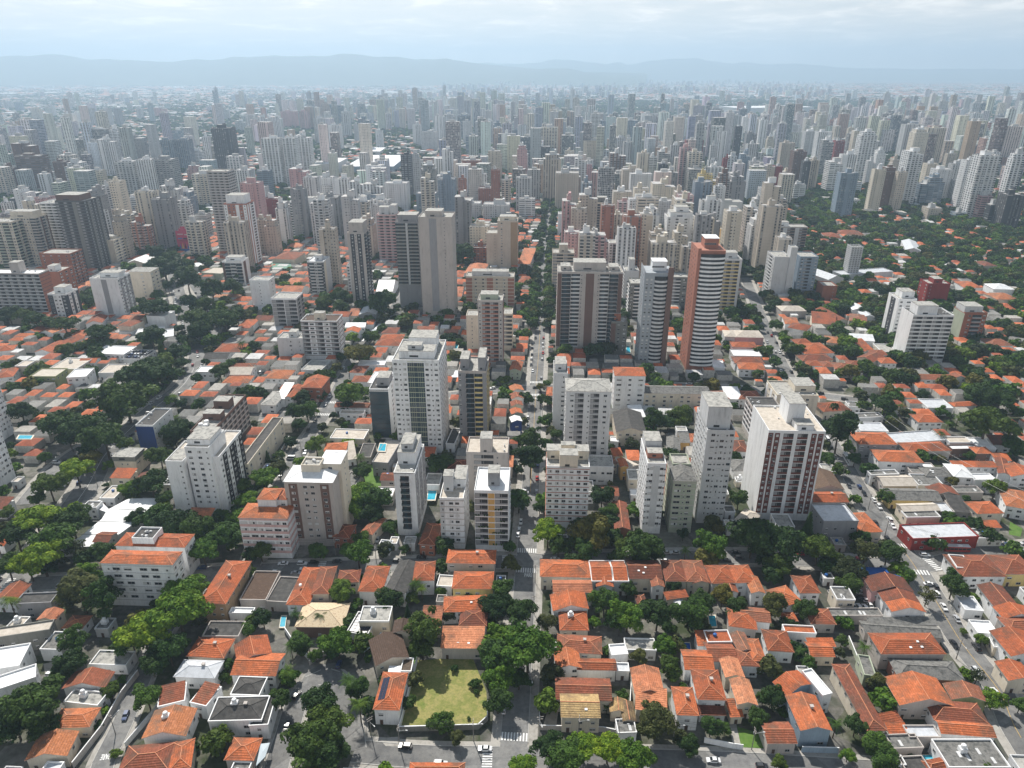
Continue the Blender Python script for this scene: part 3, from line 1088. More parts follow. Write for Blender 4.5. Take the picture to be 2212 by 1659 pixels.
def tower(reg, xl, xr, yt, yb, dep, wc, front='', side='', label='', lm='', cat='apartment tower', name='apartment_tower', **o):
    a, w, h, e1, e2 = frontbox(reg, xl, xr, yt, yb, o.get('rot', 0))
    hrot = HEAD + R(o.get('rot', 0))
    root = o.get('root')
    base = Vector((0, 0, 0))
    if root is None:
        root = thing(name, a, label, cat)
        px, py = q(reg, (xl + xr) / 2, yt)
        if lm:
            p2 = pix(a + e1 * w / 2 + Vector((0, 0, h * .3)))
            LANDMARKS.append((lm, p2[0], p2[1]))
        root['h'] = round(h, 1)
    else:
        base = a - Vector(root.location)
    hr = Matrix.Rotation(-hrot, 3, 'Z')
    lb = hr @ base                     # corner in the turned frame
    rin = .9 if o.get('roof', 'flat') == 'flat' else .0
    if o.get('roof', 'flat') != 'flat':
        rin = 0.0
    z0b = o.get('z0', 0.0)
    mb = MB()
    mb.box(0, w, 0, dep, z0b, h - rin)
    if rin:
        for bx in ((0, w, 0, .3), (0, w, dep - .3, dep), (0, .3, .3, dep - .3), (w - .3, w, .3, dep - .3)):
            mb.box(*bx, h - rin, h, bottom=False)
    wl = link('wall', mb.mesh('wall', [wall(wc)]), root, Matrix.Rotation(hrot, 3, 'Z') @ lb, hrot)
    ctr = a + e1 * w / 2 + e2 * dep / 2
    occupy(ctr.x, ctr.y, e1.x, e1.y, w / 2 + 1, dep / 2 + 1)
    tal = root_tally(root)
    gz = o.get('g', 3.2)
    zt = h - max(rin, .5) - o.get('gap', .3)
    dress(root, tal, lb, 0, w, gz, zt, front, o, hrot)
    FRp, FLp = a + e1 * w, a
    so = dict(o)
    so.update(o.get('so', {}))
    if (CAMV - FRp).dot(e1) > 0:
        dress(root, tal, lb + Vector((w, 0, 0)), math.pi / 2, dep, gz, zt, side, so, hrot)
    if (CAMV - FLp).dot(e1) < 0:
        dress(root, tal, lb + Vector((0, dep, 0)), -math.pi / 2, dep, gz, zt, side[::-1], so, hrot)
    rk = o.get('roof', 'flat')
    if rk == 'flat':
        m2 = MB()
        m2.box(.32, w - .32, .32, dep - .32, h - rin - .1, h - rin + .06)
        link('roof', m2.mesh('roof', [roofm(o.get('rm', 'c'))]), root, Matrix.Rotation(hrot, 3, 'Z') @ lb, hrot)
    else:
        roofbox(root, lb, hrot, w, dep, h, rk, o.get('rm', 'o'), over=o.get('over', .3), slope=.28)
    for i, ph in enumerate(o.get('ph', ())):
        fx0, fx1, fy0, fy1, hh = ph[:5]
        c_ = ph[5] if len(ph) > 5 else wc
        m3 = MB()
        X0, X1, Y0, Y1 = fx0 * w, fx1 * w, fy0 * dep, fy1 * dep
        zb = (h - rin + .06) if len(ph) < 7 else h - rin + .06 + ph[6]
        m3.box(X0, X1, Y0, Y1, zb, zb + hh)
        m3.box(X0 - .12, X1 + .12, Y0 - .12, Y1 + .12, zb + hh, zb + hh + .22, 1)
        if hh > 2 and X1 - X0 > 2:
            m3.box(X0 + (X1 - X0) * .3, X0 + (X1 - X0) * .55, Y0 - .05, Y0, zb + .8, zb + 1.9, 2)
        link('penthouse', m3.mesh('penthouse', [wall(c_), roofm(o.get('prm', 'c')), SHADE]), root, Matrix.Rotation(hrot, 3, 'Z') @ lb, hrot)
    for tx, ty, r, hh in o.get('tanks', ()):
        m4 = MB()
        zb = h - rin + .06 + o.get('tz', 0)
        m4.lathe([(r, zb), (r, zb + hh), (r * .85, zb + hh + .25), (.05, zb + hh + .35)], 14, (tx * w, ty * dep))
        link('water_tank', m4.mesh('water_tank', [wall('W')]), root, Matrix.Rotation(hrot, 3, 'Z') @ lb, hrot)
    # small roof clutter: ducts and antenna masts
    if rk == 'flat' and o.get('clutter', 1) and w > 8:
        m5 = MB()
        for _ in range(random.randint(3, 6)):
            x_, y_ = random.uniform(.6, w - 1.6), random.uniform(.6, dep - 1.6)
            s_ = random.uniform(.5, 1.1)
            m5.box(x_, x_ + s_, y_, y_ + s_ * random.uniform(.6, 1.2), h - rin + .05, h - rin + .05 + random.uniform(.4, 1.3))
        ob = link('rooftop_plant', m5.mesh('rooftop_plant', [wall('L')]), root, Matrix.Rotation(hrot, 3, 'Z') @ lb, hrot)
        ob['kind'] = 'stuff'
    for ad in o.get('add', ()):
        kw = dict(ad[9]) if len(ad) > 9 else {}
        tower(ad[0] if ad[0] else reg, *ad[1:6], ad[6], ad[7], ad[8], root=root, clutter=0, **kw)
    return root


_TALLY = {}


def root_tally(root):
    return _TALLY.setdefault(root.name, Tally())


# ------------------------------------------------------------------ towers further off
PATW = {'p': 'small square windows', 'b': 'long window bands', 'v': 'upright window strips', 'g': 'a glazed front', 'x': 'stacked balconies'}
COLW = {'W': 'white', 'C': 'cream', 'G': 'grey', 'L': 'pale grey', 'B': 'brick brown', 'N': 'dark brown', 'D': 'near black', 'Y': 'ochre', 'P': 'pinkish',
        'R': 'dark red', 'U': 'blue grey', 'S': 'beige', 'T': 'tan', 'E': 'stone grey', 'r': 'orange brick', 'V': 'pale green', 'v': 'olive', 'g': 'drab grey', 'y': 'yellow',
        'b': 'deep blue', 'h': 'charcoal', 'q': 'maroon', 'u': 'blue', 'o': 'orange', 'p': 'pink', 'K': 'black'}


def simple_tower(reg, xl, xr, yt, h, wc, pat, dep=None):
    a, w, hh, e1, e2 = frontbox(reg, xl, xr, yt, 'h%g' % h)
    if w < 4 or a.y > 9000:
        return None
    return plain_tower(a, w, h, wc, pat, dep)


def plain_tower(a, w, h, wc, pat, dep=None):
    e1, e2 = E1, E2
    rr = random.Random(int(a.x * 7 + a.y))
    dep = dep or max(10, min(26, w * rr.uniform(.7, 1.1)))
    mb = MB()
    shape = rr.choice('bbntsu') if h > 30 else 'b'
    rp = 1.0
    if shape == 'n':          # notched front
        s_ = w * .28
        mb.prism([(0, 0), (s_, 0), (s_, 2.2), (w - s_, 2.2), (w - s_, 0), (w, 0), (w, dep), (0, dep)], 0, h)
    elif shape == 't':        # T plan, centre bay forward
        s_ = w * .3
        mb.prism([(0, 1.8), (s_, 1.8), (s_, 0), (w - s_, 0), (w - s_, 1.8), (w, 1.8), (w, dep), (0, dep)], 0, h)
    elif shape == 's':        # stepped top
        mb.box(0, w, 0, dep, 0, h - 6)
        mb.box(w * .12, w * .88, dep * .15, dep, h - 6, h, bottom=False)
    elif shape == 'u':        # two slabs of unequal height
        mb.box(0, w * .52, 0, dep, 0, h)
        mb.box(w * .52, w, 2.5, dep - 1.5, 0, h - 4.5)
    else:
        mb.box(0, w, 0, dep, 0, h)
    if shape not in 'su':
        for bx in ((.2, w - .2, 2.4, 2.7), (.2, w - .2, dep - .5, dep - .2), (.2, .5, 2.7, dep - .5), (w - .5, w - .2, 2.7, dep - .5)):
            mb.box(*bx, h, h + rp, bottom=False)
    if pat == 'x':
        for z in np.arange(3, h - 3, 3.05):
            mb.box(w * .2, w * .48, -.9, 0, z, z + 1.05)
            if w > 14:
                mb.box(w * .58, w * .86, -.9, 0, z, z + 1.05)
    me = mb.mesh('tower_body', [facade(pat)], uv=True)
    ca = me.color_attributes.new('tint', 'FLOAT_COLOR', 'POINT')
    ca.data.foreach_set('color', [1.0] * (4 * len(me.vertices)))
    name = 'high_rise' if h >= 40 else 'office_block'
    o = link(name, me, None, a, HEAD)
    c_ = PAL[wc]
    j = rr.uniform(.88, 1.08)
    o.color = (c_[0] * j, c_[1] * j, c_[2] * j, 1)
    m2 = MB()
    x0, y0 = w * rr.uniform(.2, .4), dep * rr.uniform(.25, .4)
    x1, y1 = x0 + w * rr.uniform(.25, .45), y0 + dep * rr.uniform(.3, .5)
    ph = rr.uniform(3, 6.5)
    m2.box(x0, x1, y0, y1, h - .5, h + ph)
    m2.box(x0 - .15, x1 + .15, y0 - .15, y1 + .15, h + ph, h + ph + .25, 1)
    if rr.random() < .5:
        m2.box(x0 + .5, x0 + 2.5, y0 + .5, y0 + 2.5, h + ph + .25, h + ph + 2.4)
    if rr.random() < .3:
        m2.tube(((x0 + x1) / 2, (y0 + y1) / 2, h + ph), ((x0 + x1) / 2, (y0 + y1) / 2, h + ph + rr.uniform(6, 13)), .18, .08, 5)
    if rr.random() < .4:
        m2.box(x1 - 3, x1 - .4, y0 + .5, y1 - .5, h + ph + .25, h + ph + rr.uniform(1.5, 4))
    link('penthouse', m2.mesh('penthouse', [wall(rr.choice((wc, wc, 'L', 'W'))), roofm('c')]), o)
    ctr = a + e1 * w / 2 + e2 * dep / 2
    occupy(ctr.x, ctr.y, e1.x, e1.y, w / 2 + 1, dep / 2 + 1)
    o['group'] = 'high-rises of the middle distance'
    size = 'slender ' if h / max(w, 1) > 4.2 else ('broad ' if h / max(w, 1) < 2.2 else 'tall ' if h > 78 else '')
    if h < 40:
        size = 'low ' if h < 25 else 'squat '
    PENDING.append((o, size + COLW[wc] + (' tower' if h >= 40 else ' block') + ' with ' + PATW[pat], 'tower' if h >= 40 else 'building'))
    return o


# ------------------------------------------------------------------ houses and sheds
ROOFW = {'o': 'orange', 'd': 'dark rusty', 'l': 'pale orange', 't': 'tan tiled', 'n': 'brown', 'm': 'mottled beige', 'g': 'grey sheet', 'k': 'black', 'w': 'white', 's': 'silver', 'c': 'concrete', 'e': 'beige'}
KINDW = {'hip': 'hipped', 'gable': 'gabled', 'gablex': 'long gabled', 'flat': 'flat', 'mono': 'sloping'}


def house_at(a, e1, w, d, h, kind, rm, wc, x='', label=None, name='house', detail=True, group=None):
    """a: front left corner; e1: unit vector along the front"""
    e1 = e1.normalized()
    e2 = Vector((-e1.y, e1.x, 0))
    rot = math.atan2(e1.y, e1.x)
    root = thing(name, (a.x, a.y, 0), None, None, group)
    Rm = Matrix.Rotation(rot, 3, 'Z')
    mb = MB()
    slope = .34
    parapet = kind == 'flat' or 'p' in x
    mb.box(0, w, 0, d, 0, h - .02)
    rise = 0
    if kind == 'gable':
        rise = (w / 2) * slope
        for y in (0, d - .2):
            mb.v += [(0, y, h - .02), (w, y, h - .02), (w / 2, y, h + rise - .1), (0, y + .2, h - .02), (w, y + .2, h - .02), (w / 2, y + .2, h + rise - .1)]
            n = len(mb.v) - 6
            mb.f += [(n, n + 1, n + 2), (n + 4, n + 3, n + 5), (n, n + 2, n + 5, n + 3), (n + 2, n + 1, n + 4, n + 5)]
            mb.m += [0] * 4
    elif kind == 'gablex':
        rise = (d / 2) * slope
        for xx in (0, w - .2):
            mb.v += [(xx, 0, h - .02), (xx, d, h - .02), (xx, d / 2, h + rise - .1), (xx + .2, 0, h - .02), (xx + .2, d, h - .02), (xx + .2, d / 2, h + rise - .1)]
            n = len(mb.v) - 6
            mb.f += [(n + 1, n, n + 2), (n + 3, n + 4, n + 5), (n + 2, n, n + 3, n + 5), (n + 1, n + 2, n + 5, n + 4)]
            mb.m += [0] * 4
    if parapet:
        ph = .7 if kind == 'flat' else .55
        for bx in ((-.12, w + .12, -.12, .18), (-.12, w + .12, d - .18, d + .12), (-.12, .18, .18, d - .18), (w - .18, w + .12, .18, d - .18)):
            mb.box(*bx, h - .02, h + ph, 1, bottom=False)
    link('wall', mb.mesh('wall', [wall(wc), WHITE if ('p' in x or wc in 'WC') else wall(wc)]), root, (0, 0, 0), rot)
    if kind == 'flat':
        m2 = MB()
        m2.box(.2, w - .2, .2, d - .2, h - .1, h + .12)
        if rm in 'gs':
            for i in range(int(w / 3)):
                if random.random() < .35:
                    xx = random.uniform(.5, max(.6, w - 2))
                    yy = random.uniform(.5, max(.6, d - 3))
                    m2.box(xx, xx + .9, yy, yy + 2.2, h + .12, h + .18, 1)
        ro = link('roof', m2.mesh('roof', [roofm(rm), wall('L')]), root, (0, 0, 0), rot)
    else:
        ro, rise = roofbox(root, (0, 0, 0), rot, w, d, h, kind, rm, over=-.15 if 'p' in x else (.45 if detail else .3), slope=slope, caps=detail)
    if not detail:
        return root
    # windows and a door on the faces that show
    nW = max(1, int(w / 3.4))
    st = max(1, int(h / 2.9))
    for s_ in range(st):
        for i in range(nW):
            if random.random() < .25 and nW > 1:
                continue
            xx = (i + .5) * w / nW
            z = s_ * 2.9 + (1.0 if not (s_ == 0 and i == 0) else 0)
            if s_ == 0 and i == 0:
                me = cached(('door', 1), lambda: door_mb())[0]
                link('door', me, root, Rm @ Vector((xx, 0, .02)), rot)
            else:
                w_ = random.choice((1.2, 1.6, 2.0))
                me = cached(('window', w_, 1.2, 0 if i % 2 else 1), lambda: win_mb(w_, 1.2, 0 if i % 2 else 1))[0]
                link('window', me, root, Rm @ Vector((xx, 0, z)), rot)
    right = a.x < 0
    for i in range(max(1, int(d / 4.5))):
        yy = (i + .5) * d / max(1, int(d / 4.5))
        me = cached(('window', 1.2, 1.2, 0), lambda: win_mb(1.2, 1.2, 0))[0]
        link('window', me, root, Rm @ (Vector((w, yy, h - 2.2)) if right else Vector((0, yy, h - 2.2))), rot + (math.pi / 2 if right else -math.pi / 2))
    top = h + (rise * .5 if kind != 'flat' else .1)
    if 'c' in x:
        m3 = MB()
        m3.box(-.45, .45, -.4, .4, -.8, 1.5)
        m3.box(-.6, .6, -.55, .55, 1.5, 1.7)
        link('chimney', m3.mesh('chimney', [wall('E')]), ro, (w * .62, d * .55, top), 0)
    if 's' in x:
        m3 = MB()
        pw, pl = min(w * .3, 3.2), d * .62
        if kind == 'hip':
            half = min(w, d) / 2
            # on the slope that falls to the left of the front
            n_ = 6
            for i in range(n_):
                for j in range(2):
                    xa, xb = .5 + j * pw / 2, .5 + (j + 1) * pw / 2 - .08
                    ya, yb = d * .2 + i * pl / n_, d * .2 + (i + 1) * pl / n_ - .08
                    za, zb = h + .3 + (xa + .35) * slope, h + .3 + (xb + .35) * slope
                    m3.quad([(xa, ya, za), (xb, ya, zb), (xb, yb, zb), (xa, yb, za)])
                    m3.quad([(xa, yb, za - .05), (xb, yb, zb - .05), (xb, ya, zb - .05), (xa, ya, za - .05)])
        else:
            for i in range(6):
                for j in range(4):
                    xa, ya = w * .08 + j * w * .21, d * .08 + i * d * .14
                    m3.box(xa, xa + w * .195, ya, ya + d * .125, h + .35, h + .42)
        link('solar_panel', m3.mesh('solar_panel', [SOLAR]), ro, (0, 0, 0), 0)
    if 'T' in x or 'b' in x:
        m3 = MB()
        cx_, cy_ = w * .4, d * .6
        if 'T' in x:
            m3.box(cx_ - 1.1, cx_ + 1.1, cy_ - .9, cy_ + .9, top - .5, top + 1.6)
            m3.lathe([(.75, top + 1.6), (.8, top + 2.6), (.6, top + 2.9), (.05, top + 3.0)], 12, (cx_, cy_))
        else:
            m3.lathe([(.6, top - .3), (.75, top + .7), (.6, top + 1.0), (.05, top + 1.1)], 12, (cx_, cy_))
        link('water_tank', m3.mesh('water_tank', [wall('W') if 'T' in x else flat('blue_tank', (.02, .10, .32), .4)]), root, (0, 0, 0), rot)
    if 'k' in x:
        m3 = MB()
        for i in range(random.randint(1, 3)):
            xx, yy = w * random.uniform(.2, .7), d * random.uniform(.15, .4)
            zz = h + .22 + ((yy + .4) * slope if kind in ('hip', 'gablex') else .2)
            m3.box(xx, xx + .9, yy, yy + 1.1, zz - .4, zz + .25)
        link('skylight', m3.mesh('skylight', [wall('W')]), ro, (0, 0, 0), 0)
    return root


def door_mb():
    mb = MB()
    mb.box(-.5, .5, -.05, 0, 0, 2.1, 0)
    mb.box(-.62, -.5, -.1, 0, 0, 2.2, 1)
    mb.box(.5, .62, -.1, 0, 0, 2.2, 1)
    mb.box(-.5, .5, -.1, 0, 2.1, 2.2, 1)
    return mb, [flat('door_wood', (.09, .05, .03), .6), FRAME]


def house(reg, P, h, kind, rm, wc, x='', desc='', name='house'):
    """P: front left, front right, back right eave corners in sheet units"""
    a, c_, d_ = (G(*q(reg, P[i], P[i + 1]), h) for i in (0, 2, 4))
    e1 = (c_ - a)
    e1.z = 0
    w = e1.length
    e1.normalize()
    e2 = Vector((-e1.y, e1.x, 0))
    d = max(3.0, abs((d_ - c_).dot(e2)))
    a = Vector((a.x, a.y, 0))
    ctr = a + e1 * w / 2 + e2 * d / 2
    if name == 'house' and kind == 'flat' and h <= 5 and not desc.startswith('='):
        name = 'low_building'
    o = house_at(a, e1, w, d, h, kind, rm, wc, x, name=name, detail=ctr.y < 520)
    occupy(ctr.x, ctr.y, e1.x, e1.y, w / 2 + .3, d / 2 + .3)
    if desc.startswith('='):
        tag(o, desc[1:], name.replace('_', ' '))
        if '~' in desc:
            o['label'], lm = desc[1:].split('~')
            p2 = pix(ctr + Vector((0, 0, h)))
            LANDMARKS.append((lm, p2[0], p2[1]))
    else:
        dd = desc or (COLW.get(wc, 'pale') + ' walled ' + ROOFW[rm] + ' ' + KINDW[kind] + ' ' + ('roof ' if kind == 'flat' else '') + name.replace('_', ' '))
        if 'c' in x:
            dd += ' with chimney'
        elif 's' in x:
            dd += ' with solar panels'
        PENDING.append((o, dd, name.replace('_', ' ')))
    o['group'] = 'houses and low buildings'
    return o


# ------------------------------------------------------------------ trees
BARK = mottled('bark', [(.05, .038, .028), (.11, .085, .06)], 1.5, .95)


def leafmat(name, a, c_):
    if name in MATS:
        return MATS[name]
    m, t, b = newmat(name)
    oi = NN(t, 'ShaderNodeObjectInfo')
    f = noisy(t, 3.0, 3)
    k = mixc(t, ramp(t, f, [(.35, 0.0), (.65, 1.0)]), a, c_)
    k = mixc(t, 1.0, k, ramp(t, oi.outputs['Random'], [(0, (.55, .66, .75)), (.4, (.95, .97, .95)), (.75, (1.2, 1.15, .9)), (1, (1.9, 1.5, .9))]), 'MULTIPLY')
    t.links.new(k, b.inputs['Base Color'])
    b.inputs['Roughness'].default_value = .65
    b.inputs['Specular IOR Level'].default_value = .12
    tr = NN(t, 'ShaderNodeBsdfTranslucent')
    t.links.new(k, tr.inputs['Color'])
    ms = NN(t, 'ShaderNodeMixShader', n_0=.22)
    t.links.new(b.outputs[0], ms.inputs[1])
    t.links.new(tr.outputs[0], ms.inputs[2])
    out = t.nodes['Material Output']
    t.links.new(ms.outputs[0], out.inputs['Surface'])
    MATS[name] = m
    return m


LEAF = {  # two natural leaf tones per kind, mixed at random over the clumps
    'd': (leafmat('dark_leaves', (0.021, 0.048, 0.013), (0.040, 0.074, 0.018)), leafmat('dark_leaves_pale', (0.037, 0.077, 0.018), (0.061, 0.111, 0.026))),
    'b': (leafmat('bright_leaves', (0.050, 0.116, 0.013), (0.082, 0.158, 0.018)), leafmat('bright_leaves_pale', (0.092, 0.178, 0.018), (0.139, 0.224, 0.026))),
    'm': (leafmat('mid_leaves', (0.032, 0.071, 0.016), (0.055, 0.103, 0.021)), leafmat('mid_leaves_pale', (0.055, 0.116, 0.021), (0.082, 0.152, 0.026))),
    'o': (leafmat('olive_leaves', (0.045, 0.055, 0.018), (0.069, 0.077, 0.024)), leafmat('olive_leaves_pale', (0.069, 0.087, 0.029), (0.103, 0.114, 0.040))),
}


def crown_mesh(seed, leafkey, shape):
    rg = np.random.default_rng(seed)
    cl = []
    n_cl = {'round': 34, 'wide': 46, 'tall': 34, 'sparse': 22, 'bush': 20}[shape]
    sz = {'round': .82, 'wide': .50, 'tall': 1.25, 'sparse': .8, 'bush': .8}[shape]
    for i in range(n_cl):
        while True:
            p = rg.normal(size=3)
            p /= np.linalg.norm(p)
            if p[2] > -.45:
                break
        rr = rg.uniform(.42, .80) * (1 + .22 * math.sin(3 * math.atan2(p[1], p[0]) + seed))
        cl.append((p[0] * rr, p[1] * rr, p[2] * rr * sz, rg.uniform(.20, .36) * (.8 if shape == 'sparse' else 1)))
    cl.append((0, 0, .05, .5))
    cl.append((.2, -.2, -.1, .4))
    V, F, M = [], [], []
    nl = {'round': 150, 'wide': 130, 'tall': 150, 'sparse': 70, 'bush': 150}[shape]
    for ci, (cx_, cy_, cz, r) in enumerate(cl):
        k = int(nl * (r / .28) ** 2)
        d = rg.normal(size=(k, 3))
        d /= np.linalg.norm(d, axis=1)[:, None]
        d[:, 2] = np.where(d[:, 2] < -.35, -d[:, 2], d[:, 2])
        rad = r * rg.uniform(.72, 1.06, k)
        c_ = np.array([cx_, cy_, cz]) + d * rad[:, None] * np.array([1, 1, .85 if shape != 'wide' else .6])
        nrm = d + rg.normal(size=(k, 3)) * .45 + np.array([0, 0, .35])
        nrm /= np.linalg.norm(nrm, axis=1)[:, None]
        u = np.cross(nrm, rg.normal(size=(k, 3)))
        u /= np.linalg.norm(u, axis=1)[:, None]
        w = np.cross(nrm, u)
        s1 = rg.uniform(.035, .07, k)[:, None]
        s2 = s1 * rg.uniform(.6, 1.0, (k, 1))
        q4 = np.stack([c_ - u * s1 - w * s2 * .6, c_ + u * s1 * .4 - w * s2, c_ + u * s1 + w * s2 * .6, c_ - u * s1 * .4 + w * s2], 1)
        n0 = len(V) * 4
        V.append(q4.reshape(-1, 3))
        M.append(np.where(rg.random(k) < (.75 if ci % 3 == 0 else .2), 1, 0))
    V = np.concatenate(V)
    M = np.concatenate(M)
    nf = len(M)
    me = bpy.data.meshes.new('crown')
    me.vertices.add(len(V))
    me.vertices.foreach_set('co', V.astype(np.float32).ravel())
    me.loops.add(nf * 4)
    me.loops.foreach_set('vertex_index', np.arange(nf * 4, dtype=np.int32))
    me.polygons.add(nf)
    me.polygons.foreach_set('loop_start', np.arange(0, nf * 4, 4, dtype=np.int32))
    me.polygons.foreach_set('loop_total', np.full(nf, 4, np.int32))
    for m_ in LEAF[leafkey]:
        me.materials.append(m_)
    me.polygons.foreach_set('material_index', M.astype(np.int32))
    me.update()
    me.validate()
    return me, cl


def trunk_mesh(seed, cl, zb):
    rg = random.Random(seed)
    mb = MB()
    mb.tube((0, 0, zb), (.02, .03, -.45), .055, .04, 7)
    for i in range(6):
        c_ = cl[(i * 5 + seed) % (len(cl) - 2)]
        m_ = Vector((c_[0] * .45, c_[1] * .45, -.25 + .3 * c_[2]))
        mb.tube((.02, .03, -.48), m_, .035, .022, 5)
        mb.tube(m_, (c_[0], c_[1], c_[2]), .022, .008, 4)
    return mb.mesh('trunk', [BARK])


def palm_meshes(seed):
    rg = random.Random(seed)
    mb = MB()
    for i in range(15):
        an = i * 2.4 + rg.uniform(-.2, .2)
        el = rg.uniform(-.1, .9)
        L = rg.uniform(.8, 1.05)
        pr = None
        dx, dy = math.cos(an), math.sin(an)
        for k in range(8):
            s_ = k / 7
            r = L * s_
            z = math.sin(el) * r - .75 * s_ * s_ * L * math.cos(el)
            p = Vector((dx * r * math.cos(el * .6), dy * r * math.cos(el * .6), z))
            if pr is not None:
                for sd in (1, -1):
                    for h_ in range(2):
                        b0 = pr.lerp(p, h_ * .5)
                        b1 = pr.lerp(p, h_ * .5 + .35)
                        ww = .26 * math.sin(math.pi * min(.97, s_ + .12)) + .04
                        tip = (b0 + b1) / 2 + Vector((-dy, dx, 0)) * sd * ww + Vector((dx, dy, 0)) * .08 - Vector((0, 0, ww * .45))
                        mb.quad([b0, b1, tip], rg.random() < .4)
            pr = p
    tr = MB()
    tr.tube((0, 0, -1.9), (.03, 0, -.9), .055, .045, 7)
    tr.tube((.03, 0, -.9), (0, 0, 0), .045, .04, 7)
    return mb.mesh('crown', list(LEAF['m'])), tr.mesh('trunk', [BARK])


def conifer_meshes(seed):
    rg = np.random.default_rng(seed)
    mb = MB()
    for k in range(1500):
        s_ = rg.random() ** .8
        z = -1.3 + s_ * 2.9
        r = (1 - s_) * .62 * rg.uniform(.6, 1.05) + .03
        an = rg.uniform(0, 6.283)
        c_ = Vector((math.cos(an) * r, math.sin(an) * r, z))
        u = Vector((-math.sin(an), math.cos(an), rg.uniform(-.4, .4))) * rg.uniform(.04, .09)
        w = Vector((math.cos(an), math.sin(an), -.6)) * rg.uniform(.05, .10)
        mb.quad([c_ - u - w, c_ + u - w, c_ + u * .5 + w, c_ - u * .5 + w], int(rg.random() < .3))
    tr = MB()
    tr.tube((0, 0, -1.9), (0, 0, 1.2), .06, .01, 7)
    return mb.mesh('crown', list(LEAF['d'])), tr.mesh('trunk', [BARK])


TREEP = {}
sd = 100
for lk in 'dbmo':
    for shp in ('round', 'wide', 'tall') if lk in 'dm' else ('round', 'wide'):
        me, cl = crown_mesh(sd, lk, shp)
        TREEP.setdefault((lk, shp), []).append((me, trunk_mesh(sd, cl, -1.5)))
        sd += 1
for lk in 'dm':
    me, cl = crown_mesh(sd, lk, 'round')
    TREEP[(lk, 'round')].append((me, trunk_mesh(sd, cl, -1.5)))
    sd += 1
me, cl = crown_mesh(sd, 'o', 'sparse')
TREEP[('o', 'sparse')] = [(me, trunk_mesh(sd, cl, -1.5))]
me, cl = crown_mesh(sd + 1, 'm', 'bush')
TREEP[('m', 'bush')] = [(me, trunk_mesh(sd + 1, cl, -.8))]
TREEP[('m', 'palm')] = [palm_meshes(5), palm_meshes(6)]
TREEP[('d', 'conifer')] = [conifer_meshes(9)]
LW = {'d': 'dark green', 'b': 'bright green', 'm': 'mid green', 'o': 'olive'}
SW = {'round': 'rounded', 'wide': 'wide spreading', 'tall': 'tall domed', 'sparse': 'thin crowned', 'bush': 'low bushy', 'palm': '', 'conifer': 'pointed'}
N_TREES = [0]


def tree_at(x, y, r, lk='d', shp='round', zc=None, desc=None):
    if N_TREES[0] >= 330:
        return None
    N_TREES[0] += 1
    lk = {'palm': 'm', 'bush': 'm', 'conifer': 'd', 'sparse': 'o'}.get(shp, lk)
    if (lk, shp) not in TREEP:
        shp = 'round'
    lst = TREEP[(lk, shp)]
    cr, tr = random.choice(lst)
    zc = zc if zc is not None else {'round': 1.15, 'wide': 1.2, 'tall': 1.5, 'sparse': 1.3, 'bush': .6, 'palm': 1.9, 'conifer': 1.9}[shp] * r
    nm = 'palm_tree' if shp == 'palm' else 'bush' if shp == 'bush' else 'tree'
    root = thing(nm, (x, y, 0), None, None, 'trees along the streets and in the gardens')
    rz = random.uniform(0, 6.28)
    c_ = link('crown', cr, root, (0, 0, zc), rz)
    c_.scale = (r, r, r * random.uniform(.9, 1.12))
    t_ = link('trunk', tr, root, (0, 0, zc), rz)
    low = {'palm': 1.9, 'bush': .8, 'conifer': 1.9}.get(shp, 1.5)
    t_.scale = (r, r, zc / low * 1.02)
    size = 'big ' if r > 8.5 else 'small ' if r < 3.6 else ''
    PENDING.append((root, desc or (size + (SW[shp] + ' ' if SW[shp] else '') + LW[lk] + ' ' + nm.replace('_', ' ')), nm.replace('_', ' ')))
    occupy(x, y, 1, 0, r * .55, r * .55, 4)
    return root


def tree(reg, u, v, rad, lk='d', shp='round', desc=None):
    x, y = q(reg, u, v)
    f = {'round': 1.15, 'wide': 1.2, 'tall': 1.5, 'sparse': 1.3, 'bush': .6, 'palm': 1.9, 'conifer': 1.9}[shp]
    zc = 5.0
    for _ in range(4):
        p = G(x, y, zc)
        dpt = (p - CAMV).dot(FWD)
        r = rad / 4.0 * dpt / FPX
        zc = min(16, r * f)
    return tree_at(p.x, p.y, r, lk, shp, zc, desc)


